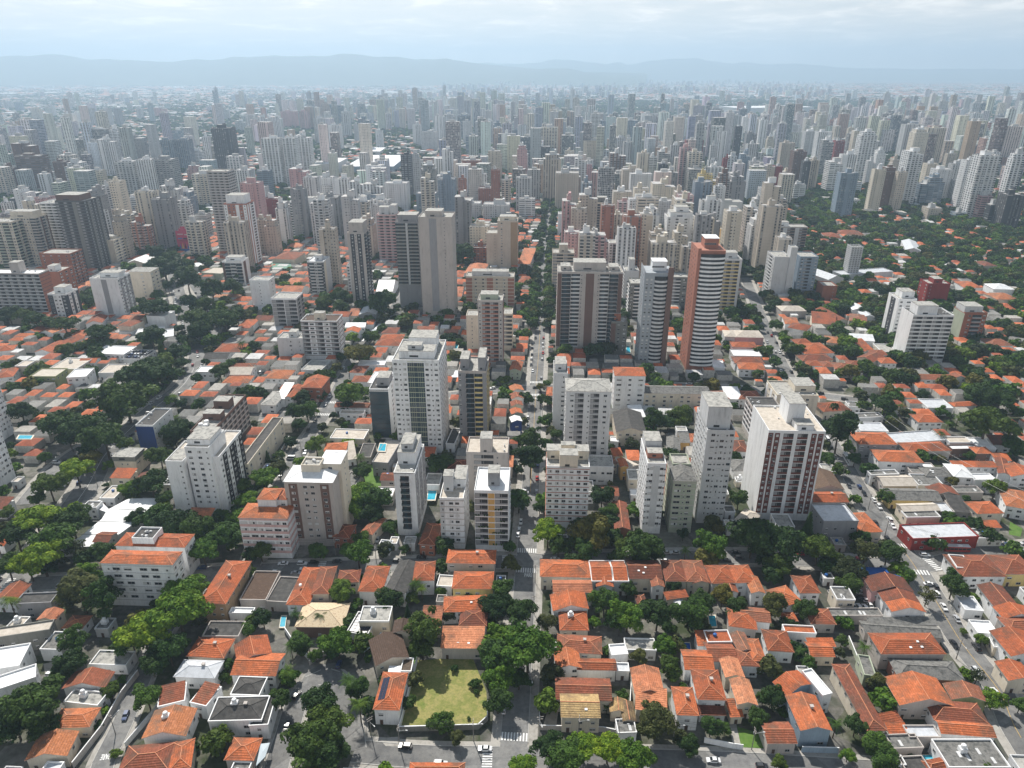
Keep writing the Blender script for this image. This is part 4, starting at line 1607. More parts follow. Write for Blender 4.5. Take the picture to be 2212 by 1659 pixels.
# ------------------------------------------------------------------ cars
def car_parts(kind):
    L, W_, Hh = {'hatch': (3.9, 1.7, 1.48), 'sedan': (4.4, 1.74, 1.44), 'suv': (4.4, 1.85, 1.7), 'van': (5.2, 1.95, 2.2)}[kind]
    hl, hw = L / 2, W_ / 2
    z0, zb = .28, {'hatch': .88, 'sedan': .86, 'suv': 1.02, 'van': 1.15}[kind]
    cab = {'hatch': (-.98 * hl, -.78 * hl, .12 * hl, .48 * hl), 'sedan': (-.72 * hl, -.42 * hl, .16 * hl, .50 * hl), 'suv': (-.98 * hl, -.82 * hl, .12 * hl, .45 * hl), 'van': (-.99 * hl, -.96 * hl, .52 * hl, .80 * hl)}[kind]
    b = MB()
    prof = [(-hl, z0 + .15), (-hl + .08, z0), (hl - .1, z0), (hl, z0 + .15), (hl, zb - .22), (hl - .15, zb - .10), (cab[3], zb), (cab[0], zb), (-hl, zb - .08)]
    n = len(prof)
    for sg in (1, -1):
        for i, (x, z) in enumerate(prof):
            y = hw * (1.0 if z < zb - .05 else .93) * (.93 if abs(x) > hl - .2 else 1)
            b.v.append((x, sg * y, z))
    b.f.append(tuple(range(n))[::-1])
    b.f.append(tuple(range(n, 2 * n)))
    b.m += [0, 0]
    for i in range(n):
        j = (i + 1) % n
        b.f.append((i, j, n + j, n + i))
        b.m.append(0)
    # roof skin
    b.box(cab[1], cab[2], -hw * .74, hw * .74, Hh - .07, Hh)
    for xa, xb in ((cab[1], cab[0]), (cab[2], cab[3])):
        for sg in (1, -1):
            b.tube((xa, sg * hw * .74, Hh - .05), (xb, sg * hw * .90, zb), .05, .05, 4)
    g = MB()
    k = [(cab[0] + .05, zb - .02), (cab[3] - .05, zb - .02), (cab[2] - .02, Hh - .08), (cab[1] + .02, Hh - .08)]
    lo, hi = hw * .90, hw * .72
    P = [(k[0][0], -lo, k[0][1]), (k[1][0], -lo, k[1][1]), (k[2][0], -hi, k[2][1]), (k[3][0], -hi, k[3][1])]
    Q = [(x, -y, z) for x, y, z in P]
    g.quad(P); g.quad(Q[::-1]); g.quad([P[1], Q[1], Q[2], P[2]]); g.quad([Q[0], P[0], P[3], Q[3]]); g.quad([P[3], P[2], Q[2], Q[3]])
    wl = MB()
    wl.tube((0, -.1, 0), (0, .1, 0), .31, .31, 12, 0)
    wl.tube((0, -.11, 0), (0, .11, 0), .17, .17, 8, 1)
    hd = MB()
    hd.box(-.05, .03, -.2, .2, -.07, .07)
    TY, RIM = flat('tyre', (.015, .015, .015), .9), flat('wheel_rim', (.35, .35, .36), .4)
    LENS, TAIL = flat('lamp_lens', (.6, .6, .58), .2), flat('tail_lamp', (.30, .02, .02), .3)
    wp = [(sx * hl * .62, sy * (hw - .08), .31) for sx in (1, -1) for sy in (1, -1)]
    return dict(body=b, glass=g.mesh('windows_of_the_cabin', [GLASS]), wheel=wl.mesh('wheel', [TY, RIM]), lamp=hd.mesh('headlight', [LENS]), tail=hd.mesh('tail_light', [TAIL]), wp=wp, L=L, hw=hw, zl=zb - .28)


CARK = {k: car_parts(k) for k in ('hatch', 'sedan', 'suv', 'van')}
CPAINT = {'w': ('white', (.72, .73, .74)), 's': ('silver', (.42, .43, .45)), 'd': ('dark grey', (.05, .052, .058)), 'k': ('black', (.012, .012, .014)), 'r': ('red', (.40, .02, .02)), 'b': ('blue', (.03, .06, .16)), 'g': ('green', (.02, .10, .05)), 't': ('beige', (.45, .38, .28))}
CBODY = {}
CAR_AT = []


def car_at(p, ang, c_='w', kind=None, z=.09, desc=None):
    kind = kind or random.choice(('hatch', 'hatch', 'sedan', 'suv'))
    CAR_AT.append(Vector((p.x, p.y, 0)))
    K = CARK[kind]
    if (kind, c_) not in CBODY:
        CBODY[(kind, c_)] = K['body'].mesh('body', [flat('car_paint_' + CPAINT[c_][0].replace(' ', '_'), CPAINT[c_][1], .28, .6)])
    root = thing('parked_car' if kind != 'van' else 'van', (p.x, p.y, z), None, None, 'cars on the streets', rot=ang)
    link('body', CBODY[(kind, c_)], root)
    link('window', K['glass'], root)
    for wp in K['wp']:
        link('wheel', K['wheel'], root, wp)
    for sy in (1, -1):
        link('headlight', K['lamp'], root, (K['L'] / 2 - .02, sy * K['hw'] * .68, K['zl']))
        link('tail_light', K['tail'], root, (-K['L'] / 2 + .02, sy * K['hw'] * .7, K['zl'] + .05))
    PENDING.append((root, desc or (CPAINT[c_][0] + ' ' + {'hatch': 'hatchback', 'sedan': 'saloon car', 'suv': 'estate car', 'van': 'van'}[kind]), 'car' if kind != 'van' else 'van'))
    return root


def road_dir(p):
    best = None
    for nm, (line, w, pw) in ROADS.items():
        for k in range(len(line) - 1):
            d = (line[k] - p).length
            if best is None or d < best[0]:
                best = (d, (line[k + 1] - line[k]).normalized())
    return best


def car(reg, u, v, c_='w', hv=None, kind=None, z=.09, desc=None):
    p = G(*q(reg, u, v), .7)
    if hv is None:
        d = road_dir(p)[1]
        ang = math.atan2(d.y, d.x)
    else:
        ang = {'h': HEAD, 'v': HEAD + math.pi / 2}.get(hv, hv)
    if random.random() < .5:
        ang += math.pi
    return car_at(p, ang, c_, kind, z, desc)


def bus(reg, u, v, c_, ang=None, desc='', L=11.0):
    p = G(*q(reg, u, v), 1.5)
    if ang is None:
        d = road_dir(p)[1]
        ang = math.atan2(d.y, d.x)
    root = thing('bus', (p.x, p.y, .09), desc, 'bus', rot=ang)
    mb = MB()
    mb.box(-L / 2, L / 2, -1.25, 1.25, .35, 1.35)
    mb.box(-L / 2, L / 2, -1.22, 1.22, 2.35, 3.0, 0, 1)
    for i in range(7):
        x_ = -L / 2 + i * (L - .2) / 6
        mb.box(x_, x_ + .2, -1.24, 1.24, 1.35, 2.35)
    link('body', mb.mesh('body', [wall(c_), wall('L')]), root)
    mb = MB()
    mb.box(-L / 2 + .05, L / 2 - .05, -1.2, 1.2, 1.35, 2.35)
    link('window', mb.mesh('window', [GLASS]), root)
    for sx in (.62, -.62):
        for sy in (1, -1):
            w = link('wheel', CARK['van']['wheel'], root, (sx * L / 2, sy * 1.15, .42))
            w.scale = (1.4, 1.2, 1.4)
    mb = MB()
    mb.box(-1, 1, -.6, .6, 3.0, 3.25)
    link('roof_vent', mb.mesh('roof_vent', [wall('W')]), root, (1, 0, 0))
    return root


# ------------------------------------------------------------------ poles, cables, walls, pools
POLEM = mottled('pole_concrete', [(.16, .15, .14), (.26, .25, .23)], 1.0)
WIRE = flat('cable_sheath', (.025, .025, .027), .6)
WIREP = flat('bare_cable', (.55, .55, .55), .4)


def pole_meshes():
    a = MB(); a.tube((0, 0, 0), (0, 0, 9.5), .17, .10, 8)
    b_ = MB(); b_.box(-1.1, 1.1, -.06, .06, 8.9, 9.03); b_.box(-.9, .9, -.05, .05, 8.0, 8.1)
    for x_ in (-1, -.35, .35, 1):
        b_.tube((x_, 0, 9.03), (x_, 0, 9.25), .05, .04, 6)
    c_ = MB(); c_.tube((0, 0, 7.2), (0, -2.6, 8.0), .045, .04, 6); c_.box(-.14, .14, -3.2, -2.5, 7.95, 8.08)
    d = MB(); d.lathe([(.28, 6.6), (.28, 7.4), (.1, 7.5)], 10, (.45, 0))
    return a.mesh('pole', [POLEM]), b_.mesh('crossarm', [wall('E')]), c_.mesh('lamp', [wall('L')]), d.mesh('transformer', [wall('G')])


PM = pole_meshes()
POLES = []


def pole(reg, u, v, ang=0.0, lamp=True, trafo=False, p=None):
    p = p or G(*q(reg, u, v))
    root = thing('utility_pole', (p.x, p.y, 0), None, None, 'poles along the streets', rot=ang)
    link('pole', PM[0], root)
    link('crossarm', PM[1], root)
    if lamp:
        link('lamp', PM[2], root)
    if trafo:
        link('transformer', PM[3], root)
    PENDING.append((root, 'concrete utility pole with crossarm' + (' and street lamp' if lamp else ''), 'utility pole'))
    POLES.append((p, ang))
    return p


def cable(a, c_, sag, r=.03, mat_=None, desc='thin black cable'):
    mb = MB()
    n = 12
    pr = None
    m0 = (a + c_) / 2
    for i in range(n + 1):
        k = i / n
        p = a.lerp(c_, k) - Vector((0, 0, sag * 4 * k * (1 - k))) - m0
        if pr is not None:
            mb.tube(pr, p, r, r, 5)
        pr = p
    o = link('cable', mb.mesh('cable', [mat_ or WIRE]), None, m0)
    o['group'] = 'overhead cables'
    PENDING.append((o, desc, 'cable', (a + c_) / 2))
    return o


def run_cables(ps, n=3):
    for i in range(len(ps) - 1):
        (a, an), (c_, an2) = ps[i], ps[i + 1]
        for k in range(n):
            off = (-1, -.35, .35, 1)[k] if n == 4 else (-1, .35, 1)[k % 3]
            A_ = a + Vector((math.cos(an) * off, math.sin(an) * off, 9.2))
            B_ = c_ + Vector((math.cos(an2) * off, math.sin(an2) * off, 9.2))
            cable(A_, B_, .7, .028, None, 'black cable strung between two utility poles')


def gwall(reg, pts, h, th=.22, c_='E', desc=None):
    P = [G(*q(reg, u, v)) for u, v in pts]
    return gwall_at(P, h, th, c_, desc)


def gwall_at(P, h, th, c_, desc=None):
    base = P[0]
    mb = MB()
    for a, b_ in zip(P[:-1], P[1:]):
        d = (b_ - a)
        L = d.length
        if L < .3:
            continue
        d.normalize()
        n = Vector((-d.y, d.x, 0)) * th / 2
        a2 = a - d * th / 2 * .98
        b2 = b_ + d * th / 2 * .96
        pts = [a2 - n - base, b2 - n - base, b2 + n - base, a2 + n - base]
        mb.prism([(p.x, p.y) for p in pts], 0, h, 0)
        n2 = n * 1.35
        pts = [a2 - n2 - base, b2 - n2 - base, b2 + n2 - base, a2 + n2 - base]
        mb.prism([(p.x, p.y) for p in pts], h, h + .1, 1)
    o = link('garden_wall', mb.mesh('garden_wall', [wall(c_), wall('W')]), None, (base.x, base.y, 0))
    if desc:
        tag(o, desc, 'wall')
    else:
        o['group'] = 'walls between the yards'
        PENDING.append((o, COLW.get(c_, 'grey') + ' garden wall', 'wall', sum(P, Vector()) / len(P)))
    return o


def pool(reg, pts, z, desc, m_=None):
    P = [G(*q(reg, u, v), z) for u, v in pts]
    ar = sum(P[i].x * P[(i + 1) % len(P)].y - P[(i + 1) % len(P)].x * P[i].y for i in range(len(P)))
    if ar < 0:
        P.reverse()
    c_ = sum(P, Vector()) / len(P)
    root = thing('swimming_pool', (c_.x, c_.y, z), desc, 'swimming pool')
    mb = MB()
    n = len(P)
    big = [((p - c_) * 1.22 + Vector((0, 0, 0))) for p in P]
    sm = [(p - c_) for p in P]
    for i in range(n):
        j = (i + 1) % n
        mb.quad([(big[i].x, big[i].y, .12), (big[j].x, big[j].y, .12), (sm[j].x, sm[j].y, .12), (sm[i].x, sm[i].y, .12)])
        mb.quad([(big[i].x, big[i].y, -.2), (big[j].x, big[j].y, -.2), (big[j].x, big[j].y, .12), (big[i].x, big[i].y, .12)])
    link('pool_edge', mb.mesh('pool_edge', [wall('C')]), root)
    mb = MB()
    mb.quad([(p.x, p.y, .07) for p in sm])
    link('water', mb.mesh('water', [m_ or POOL]), root)
    return root
# ------------------------------------------------------------------ the near towers, one by one
A0, A1, A2, A3 = (0, 2), (1, 2), (2, 2), (3, 2)
B0, B1, B2, B3 = (0, 1), (1, 1), (2, 1), (3, 1)

# row nearest to the orange roofs
tower(A0, 1590, 1800, 545, 1130, 18, 'W', 'wwo', '', 'white apartment tower with two forward wings and rooftop terraces among trees', 'white winged tower',
      ph=[(.0, .95, .2, .9, 3.0)], rm='e', g=6,
      clutter=0)
_t = [o for o in bpy.data.objects if o.get('label', '').startswith('white apartment tower with two')][0]
tower(A0, 1425, 1575, 665, 1150, 20, 'W', '..o', '.w.w.', root=_t, clutter=0, rm='e', ac='D', ph=[(.1, .9, .1, .6, .5)])
tower(A0, 1748, 1890, 625, 1112, 27, 'W', '.o.', 'wDwDdwD', root=_t, clutter=0, rm='e', ac='K')
tower(A0, 1168, 1320, 355, 582, 22, 'W', 'A', 'o.o.o.o.', 'narrow low block with a deep blue end wall beside the avenue trees', 'blue walled block', 'office block', 'office_block', ac='b', rm='k', g=.1, gap=0, so=dict(ac='W'))
tower(A0, 978, 1165, 655, 782, 13, 'C', '.oo.', 'W.W', 'small pale block under a thick brown grey roof slab by the avenue', 'brown slab block', 'office block', 'office_block', ph=[(-.02, 1.02, -.02, .75, 2.6, 'g')], g=5)
tower(A0, 872, 1487, 1555, 1915, 8, 'W', '.oWW.WW.o.', 'w.w.', 'white five storey block with stepped orange hipped roofs behind the olive tree', 'stepped orange roof block', 'apartment block', 'apartment_block', roof='hip', bands='L', bh=.1,
      add=[(None, 1000, 1592, 1405, 1655, 9, 'W', 'w.W.w', 'w.w.w', dict(roof='hip'))])
_pl = [o for o in bpy.data.objects if o.get('label', '').startswith('modern block with planted')]
_t2 = [o for o in bpy.data.objects if o.get('label', '').startswith('white five storey block')][0]
tower(A0, 1135, 1320, 1330, 1640, 8, 'W', '.o.', '', root=_t2, clutter=1, rm='k')
tower(A0, -420, -190, 25, 520, 15, 'W', 'wowWwoww', 'wwowwo', 'tall white tower with rows of dark windows cut by the picture edge, farther one', '', g=4)
tower(A0, -420, -190, 470, 930, 15, 'W', 'wowWwoww', 'wwowwo', 'tall white tower of dark windows cut off by the picture edge above a red awning', '', g=4)
tower(A0, 1640, 1832, 405, 725, 47, 'N', '.w.', 'LLLLLLLL', 'long brown grey slab block with banded loggias behind the white winged tower', 'brown banded slab', 'apartment block', 'apartment_block', pc='E', lc='E', tanks=[(.3, .12, 1.3, 2.2), (.55, .1, 1.3, 2.2), (.42, .2, 1.3, 2.2)], ph=[(.1, .9, .3, .42, 4, 'N'), (.1, .8, .6, .75, 5, 'N')], rm='c')
tower(A0, 2040, 2140, 690, 885, 54, 'C', 'w.w', 'w.w.w.w.w', 'long low beige block under a black roof', 'black roofed long block', 'apartment block', 'apartment_block', rm='k', so=dict(ac='C'))
tower(A1, 240, 660, 850, 1395, 14, 'E', '.D.ww.D.', '.', 'grey white tower with two brown window strips and a pale hipped roof', 'brown striped tower', roof='hip', rm='w', ac='N', g=4,
      add=[(None, 545, 728, 690, 1290, 12, 'C', '.w.', 'o', dict(roof='hip', rm='w'))])
_t3 = [o for o in bpy.data.objects if o.get('label', '').startswith('grey white tower with two brown')][0]
tower(A1, 385, 548, 700, 1330, 7, 'C', '...', '', root=_t3, clutter=1)
tower(A1, -150, 265, 1160, 1500, 11, 'W', 'WWwWWw', '..', 'pink and white banded six storey block with an orange hipped roof', 'pink banded block', 'apartment block', 'apartment_block', roof='hip', bands='p', bh=1.0, add=[(None, 10, 168, 1000, 1420, 9, 'W', '.', '', dict(roof='hip')), (None, 160, 262, 1000, 1400, 9, 'W', '.w', '', dict(roof='hip'))])
tower(A1, 1188, 1372, 765, 1305, 27, 'W', '..b..', 'DD.DD.DD', 'slim white tower with a single column of small balconies', 'slim balcony tower', pc='G', ac='G', ph=[(.0, .9, .0, .25, .6, 'W'), (.05, .9, .3, .95, 6.5, 'W'), (.2, .75, .4, .8, 3.0, 'L', 6.5)], g=4)
tower(A1, 1585, 1792, 985, 1420, 22, 'W', 'd.ww.', 'o..o.', 'narrow white nine storey block with a rooftop terrace and stair tower', 'narrow white block', bands='E', bh=.08, ac='L', ph=[(.1, .5, .3, .55, 8, 'L'), (.5, 1.0, .45, 1.0, 4.5, 'W')], rm='e')
tower(A1, 1885, 2180, 920, 1445, 20, 'W', 'LAL', 'wow', 'modern block with planted balconies and orange and yellow panels', 'planted balcony block', pc='G', lc='G', ac='Y', rm='w', ph=[(.38, .72, .25, .6, 6.5, 'G')], bands='W', bh=.25, clutter=0)
tower(A1, 1815, 2175, 590, 1040, 16, 'E', '.Lo.', 'w.w', 'stone grey block with a raised central stair tower behind the planted balcony block', 'stair tower block', pc='E', rm='e', ph=[(.34, .62, .02, .5, 8, 'E')])
tower(B1, 1175, 1578, 1450, 2249, 32, 'W', 'wowGGwow', 'wowowwowow', 'big white nineteen storey tower with a pale green column of balconies', 'big white tower', pc='z', ph=[(.12, .88, .12, .45, 4.2, 'W'), (.25, .85, .55, .95, 7, 'W'), (.3, .6, .2, .38, 2.5, 'L', 4.2)], so=dict(ac='W'), g=4)
tower(A1, 976, 1140, 40, 475, 20, 'W', 'GG', '.W.', 'narrow dark glass office block framed in white with a rooftop hood', 'dark glass block', 'office block', 'office_block', pc='D', g=1, ph=[(.3, .95, .3, .8, 5, 'G')], rm='k')
tower(B1, 1745, 1990, 1545, 2150, 22, 'E', 'dAbBA', 'LLL', 'grey block with curved yellow balconies stacked in its centre', 'yellow balcony tower', pc='y', ac='G', ph=[(.05, .35, .2, .8, 6, 'G'), (.7, .95, .1, .8, 8, 'G')], rm='c')
tower(A2, 470, 860, 65, 705, 17, 'L', '.wL.oL.w.', 'wow', 'pale grey tower with four window columns and a sloped roof over a podium', 'grey podium tower', pc='G', lc='G', roof='hip', rm='c', ac='G', ph=[], add=[(None, 672, 880, 712, 872, 12, 'L', 'WWW', '', dict(fh=3.4, g=1))])
tower(A2, 362, 482, -95, 410, 20, 'L', '.w', 'w', 'white tower with one window column just behind the grey podium tower', '', ph=[(.1, .9, .3, .9, 4, 'L')])
tower(A2, 300, 672, 712, 1262, 14, 'W', 'wwwwww', 'w.w', 'white eleven storey tower ruled with thin red bands beside the straight street', 'red banded tower', bands='r', bh=.05, rm='c', g=5, ph=[(.0, .34, .55, 1.0, 4.5, 'C'), (.34, .68, .75, 1.0, 6, 'C'), (.68, 1.0, .55, 1.0, 4.5, 'C'), (.3, .72, .0, .45, 6.5, 'C')])
tower(A2, 1172, 1336, 685, 1292, 24, 'W', 'owAAwo', 'wowowowo', 'slim white tower with yellow edged windows and a tiled roof terrace', 'roof terrace tower', ac='L', ph=[(.05, .95, .55, .95, 5, 'L'), (.1, .9, .25, .5, 2.6, 'r')], g=4)
tower(A2, 1397, 1596, 840, 1285, 18, 'V', 'Wow.', 'w', 'dull green nine storey block with a dark hipped roof', 'dull green block', roof='hip', rm='g', bands='E', bh=.06, add=[(None, 1390, 1545, 690, 1150, 10, 'V', '.w', '', {})])
tower(A2, 1690, 1932, 398, 1205, 24, 'L', '.wowow', 'wowowow', 'pale grey seventeen storey tower with a blank boxy roof house', 'boxy roof tower', rm='k', ph=[(.0, .85, .12, .8, 11, 'L')], g=4)
tower(A3, 8, 502, 404, 1178, 27, 'W', 'd-d.L.L.d-d-', '....', 'white tower with dark red window stripes and a blank bright side wall', 'red striped tower', 'apartment tower', ac='q', pc='q', lc='q', rm='e', ph=[(.42, .72, .35, .8, 10, 'W'), (.5, .8, .05, .3, 3, 'W')], g=4, so=dict(ac='W'))
tower(A2, 1142, 1712, 85, 250, 12, 'C', 'ww.ww.ww.ww', 'w.w', 'long beige four storey block under a patched grey sheet roof', 'long beige block', 'apartment block', 'apartment_block', roof='gablex', rm='g', g=.5)
tower(B2, 890, 1155, 1590, 1900, 14, 'W', 'W.w.W', 'w.w', 'white block with two small orange roofs beside the long beige block', 'twin orange roof block', 'apartment block', 'apartment_block', roof='hip')
tower(A3, 80, 440, 95, 330, 22, 'C', '.Wow.', 'AWAWA', 'beige block with a blue rooftop pool and white fins behind the red striped tower', 'rooftop pool block', 'apartment block', 'apartment_block', ac='W', ph=[(.5, 1.0, .3, .9, 4, 'C')])
tower(A3, -130, 120, 210, 480, 16, 'E', '.ww', 'LLL', 'drab grey block squeezed between two tall towers', '', 'apartment block', 'apartment_block', rm='k')

# second row
tower(B0, -330, 330, 700, 1062, 14, 'E', 'LLLLLLLLLL', 'A', 'long grey slab with eleven window bands and a brick end wall', 'grey banded slab', 'apartment block', 'apartment_block', pc='L', lc='L', ac='B', bands='D', bh=.1, rm='w', so=dict(ac='B'), ph=[(.6, .72, .3, .9, 9, 'E')])
tower(B0, 345, 500, 690, 980, 22, 'B', '...', 'WWW', 'brick block with a white gridded side behind the grey banded slab', '', 'apartment block', 'apartment_block', pc='W', ph=[(.3, .7, .2, .6, 5, 'W')])
tower(B0, 336, 602, 530, 842, 20, 'B', 'wwww', 'LwLwL', 'unfinished brick block wrapped in netting at its top', 'unfinished brick block', 'apartment block', 'apartment_block', pc='r', rm='c', bands='N', bh=.1)
tower(B0, 408, 566, 880, 1108, 17, 'W', 'DwwD', 'AwAwA', 'small white block with black window stripes beside a blue pool', 'black striped block', 'apartment block', 'apartment_block', ac='D', ph=[(.2, .8, .3, .9, 5, 'W')])
tower(B0, 768, 1010, 745, 1080, 20, 'W', '...A...', 'wDwDwD', 'white block with two blank wall wings split by a dark groove', 'blank winged block', ac='G', ph=[(.25, .95, .3, .8, 4, 'W')])
tower(B0, 1100, 1296, 690, 938, 16, 'C', '..w.', 'W.Ww', 'cream block with dark windows on its side above the avenue', '', 'apartment block', 'apartment_block', roof='hip', rm='c', ph=[])
tower(B0, 338, 480, 92, 610, 26, 'W', 'LLL', '', 'dark charcoal tower with white bands on one half and a stepped crown', 'charcoal tower', pc='W', lc='W',
      add=[(None, 470, 722, 75, 690, 30, 'h', 'LLAL', 'LALLAL', dict(pc='h', lc='h', ac='g', ph=[(.0, .8, .1, .8, 6, 'N')]))])
tower(B0, 82, 300, 215, 660, 20, 'C', 'wwBwwB', 'BwABwA', 'cream tower with balconies and maroon edge strips', 'cream maroon tower', ac='N', pc='E', ph=[(.0, .9, .1, .8, 6, 'C')])
tower(B0, -160, 96, 255, 690, 20, 'C', 'BwBwBw', 'BwBw', 'beige tower with green glass balconies at the picture edge', '', pc='V')
tower(B0, 795, 975, 415, 645, 20, 'C', '.o..', 'wLwL', 'weathered cream block with rooftop terraces', '', 'apartment block', 'apartment_block', pc='C', rm='e', ph=[(.2, .8, .4, .9, 3, 'C')])
tower(B0, 1512, 1660, 335, 520, 14, 'G', '', 'wLw', 'grey block whose whole end wall is a pink and blue painted mural', 'pink mural block', 'apartment block', 'apartment_block', g=1, pc='E')
tower(B0, 1782, 1960, -180, 545, 20, 'E', 'LLLL', 'LLLL', 'tall grey tower ruled by close white bands beyond the mural', 'close banded tower', pc='E', lc='E', ac='D', bands='L', bh=.3, g=6)
tower(B0, 1930, 2125, 100, 650, 22, 'r', 'dwwAwd', '.A.ALA', 'tall brick and white tower with a white top', 'brick white tower', ac='W', pc='W', ph=[(.1, .9, .1, .9, 9, 'W')], so=dict(ac='W'))
tower(B0, 1915, 2085, 600, 830, 18, 'W', 'AbBb', '.A..', 'white block with dark balconies and a blank bright side wall', '', 'apartment block', 'apartment_block', ac='N', pc='L', ph=[(.1, .9, .3, .9, 3.5, 'W')])
tower(B1, 440, 582, 600, 905, 22, 'L', 'dBwBd', 'A...', 'striped dark and white block with a bare cream side wall', 'cream side block', 'apartment block', 'apartment_block', ac='D', pc='L', rm='s', ph=[(.35, .75, .35, .65, 4.5, 'L')], so=dict(ac='C'))
tower(B1, 785, 930, 350, 1005, 20, 'E', '.dod.', 'bwbw', 'slender stone grey tower with thin black seams and glass balconies', 'slender seam tower', ac='D', pc='G', ph=[(.1, .95, .1, .9, 9, 'E')], g=5)
tower(B1, 1040, 1205, 195, 625, 20, 'p', 'LLL', 'L', 'unfinished tower hung with pink safety netting', 'pink netted tower', pc='p', lc='P', ph=[(.1, .6, .2, .7, 8, 'L'), (.7, 1.0, .2, .8, 10, 'L')])
tower(B1, 1200, 1395, 255, 1000, 22, 'G', 'BBABB', 'wLwLw', 'grey tower with window grids above a white pierced base', 'white based tower', pc='g', ac='L', ph=[(.1, .95, .1, .8, 6, 'G')], g=22,
      add=[(None, 1236, 1420, 790, 985, .6, 'W', 'o.A.o', '', dict(ac='G', g=.5, roof='flat'))])
tower(B1, 1400, 1690, 215, 1085, 24, 'E', '..A.o.', 'ow', 'tall beige tower with a dark seam and round ended side balconies', 'tall beige tower', ac='G', ph=[(.2, .7, .1, .7, 5, 'E')], g=6)
tower(B1, 1812, 2230, 730, 1010, 16, 'S', 'AwwAwwA', 'w', 'wide brick and cream block with a pale roof house', 'brick cream block', 'apartment block', 'apartment_block', ac='r', bands='C', bh=.25, ph=[(.12, .88, .3, .9, 4, 'L')], rm='c')
tower(B1, 1915, 2130, 935, 1510, 16, 'E', 'dLLd', 'L', 'stone tower with red and grey ladder like bands and two lower wings', 'ladder banded tower', ac='E', lc='r', pc='r', ph=[(.1, .8, .2, .8, 4, 'V')], g=4,
      add=[(None, 1815, 1915, 1065, 1380, 14, 'C', '.o.', '', {}), (None, 2132, 2215, 1050, 1370, 14, 'C', 'L', '', dict(pc='C'))])
tower(B1, 2085, 2260, 250, 680, 22, 'S', 'w.A', '', 'tall plain beige tower with a white window strip', 'plain beige tower', ac='T', ph=[(.1, .9, .3, .9, 4, 'C')], add=[(None, 1990, 2088, 355, 670, 20, 'S', '.o', '', {})])
tower(B1, 130, 345, 918, 1195, 18, 'W', 'LL', 'LL', 'white framed block banded with dark glass and grey rails', '', 'apartment block', 'apartment_block', pc='G', lc='G', rm='c')
tower(B1, 383, 698, 1112, 1445, 16, 'W', 'LWLWL', 'w.w', 'white and brown banded block with a flat brown roof', 'brown roof block', 'apartment block', 'apartment_block', pc='L', lc='L', bands='N', bh=.12, rm='n', ph=[(.35, .62, .2, .55, 5.5, 'C')])
tower(B1, -60, 108, 762, 1035, 14, 'W', '.o.', 'w', 'plain white block with a few small windows beside orange roofs', '', 'apartment block', 'apartment_block')
tower(B1, 180, 400, 1262, 1450, 14, 'L', '.wo', '', 'low pale block joined to the brown roof block', '', 'apartment block', 'apartment_block', ph=[(.4, .7, .3, .8, 4, 'L')])
tower(B1, 288, 535, 85, 398, 18, 'W', 'BWABWB', 'DAD', 'white tower with balconies and dark vertical stripes in front of the pool terrace', '', ac='D', pc='W', ph=[(.2, .8, .3, .9, 5, 'W')])
tower(B2, 395, 960, 690, 1390, 22, 'E', 'AbBo.AA.oBbA', 'w', 'broad brown and grey tower with balcony columns and a dark centre', 'broad brown tower', ac='N', pc='L', ph=[(.25, .75, .3, .9, 6, 'E'), (.05, .2, .3, .8, 3, 'E'), (.8, .95, .3, .8, 3, 'E')], g=5)
tower(B2, 858, 1000, 1122, 1415, 14, 'g', 'Aww', 'L', 'small drab block with a brown chimney like shaft in front of the broad brown tower', '', 'apartment block', 'apartment_block', ac='N', ph=[(.2, .6, .3, .8, 6, 'B')])
tower(B2, 1840, 1992, 580, 1040, 20, 'L', 'LL.', 'o', 'pale green and white tower beside the round brick tower', '', pc='y', lc='y', ph=[(.1, .8, .3, .8, 5, 'L')])
tower(B2, 1345, 1590, 215, 720, 22, 'W', 'w.W.W.w', 'oo', 'white tower with blue grey windows and a crown with a mast', 'white mast tower', ph=[(.1, .9, .1, .9, 5, 'W'), (.3, .75, .2, .8, 5, 'W', 5)])
tower(B2, 980, 1182, 322, 580, 20, 'r', 'AwAwA', '', 'orange brick block with grey window strips and a tall shaft', 'orange brick block', ac='E', ph=[(.4, .65, .3, .7, 8, 'S')])
tower(B2, 840, 1042, 440, 690, 18, 'W', 'wBBw', '', 'white block with dark balconies in front of the orange brick block', '', pc='N', ph=[(.3, .8, .2, .7, 6, 'W')])
tower(B2, 1815, 2010, 330, 540, 20, 'Y', '..o.', '', 'plain ochre block behind the round brick tower', 'plain ochre block', ph=[(.4, .8, .0, .6, 4, 'Y')])
tower(B2, 1690, 1995, 85, 350, 22, 'L', '..', 'LL', 'blank off white slab with a stepped top', 'blank white slab', ph=[(.2, .7, .0, .5, 3, 'L')], so=dict(pc='L'))
tower(B2, 352, 540, 525, 880, 18, 'S', 'LL', '', 'stone block with close window bands and an overhanging roof slab', '', pc='S', lc='S', ph=[(.3, .7, .3, .8, 7, 'S')])
tower(B2, 572, 820, 485, 640, 16, 'L', 'wwwwwww', '', 'pale block with a window grid and orange roof corners', '', 'apartment block', 'apartment_block', bands='V', bh=.15, ph=[(.4, .7, .3, .8, 6, 'L')])
tower(B2, 975, 1100, 680, 1010, 18, 'L', '...', 'L', 'pale grey tower with a blank wall behind the broad brown tower', '', ph=[(.3, .7, .2, .7, 10, 'L')])
tower(B2, 1025, 1178, 790, 1140, 18, 'g', 'wBB', 'b', 'grey block with stacked white balconies beside the curved balcony tower', '', pc='W')
tower(B2, 1388, 1530, 735, 1000, 18, 'g', 'LW', '', 'drab block with white balcony bands between two curved towers', '', pc='W', lc='W')
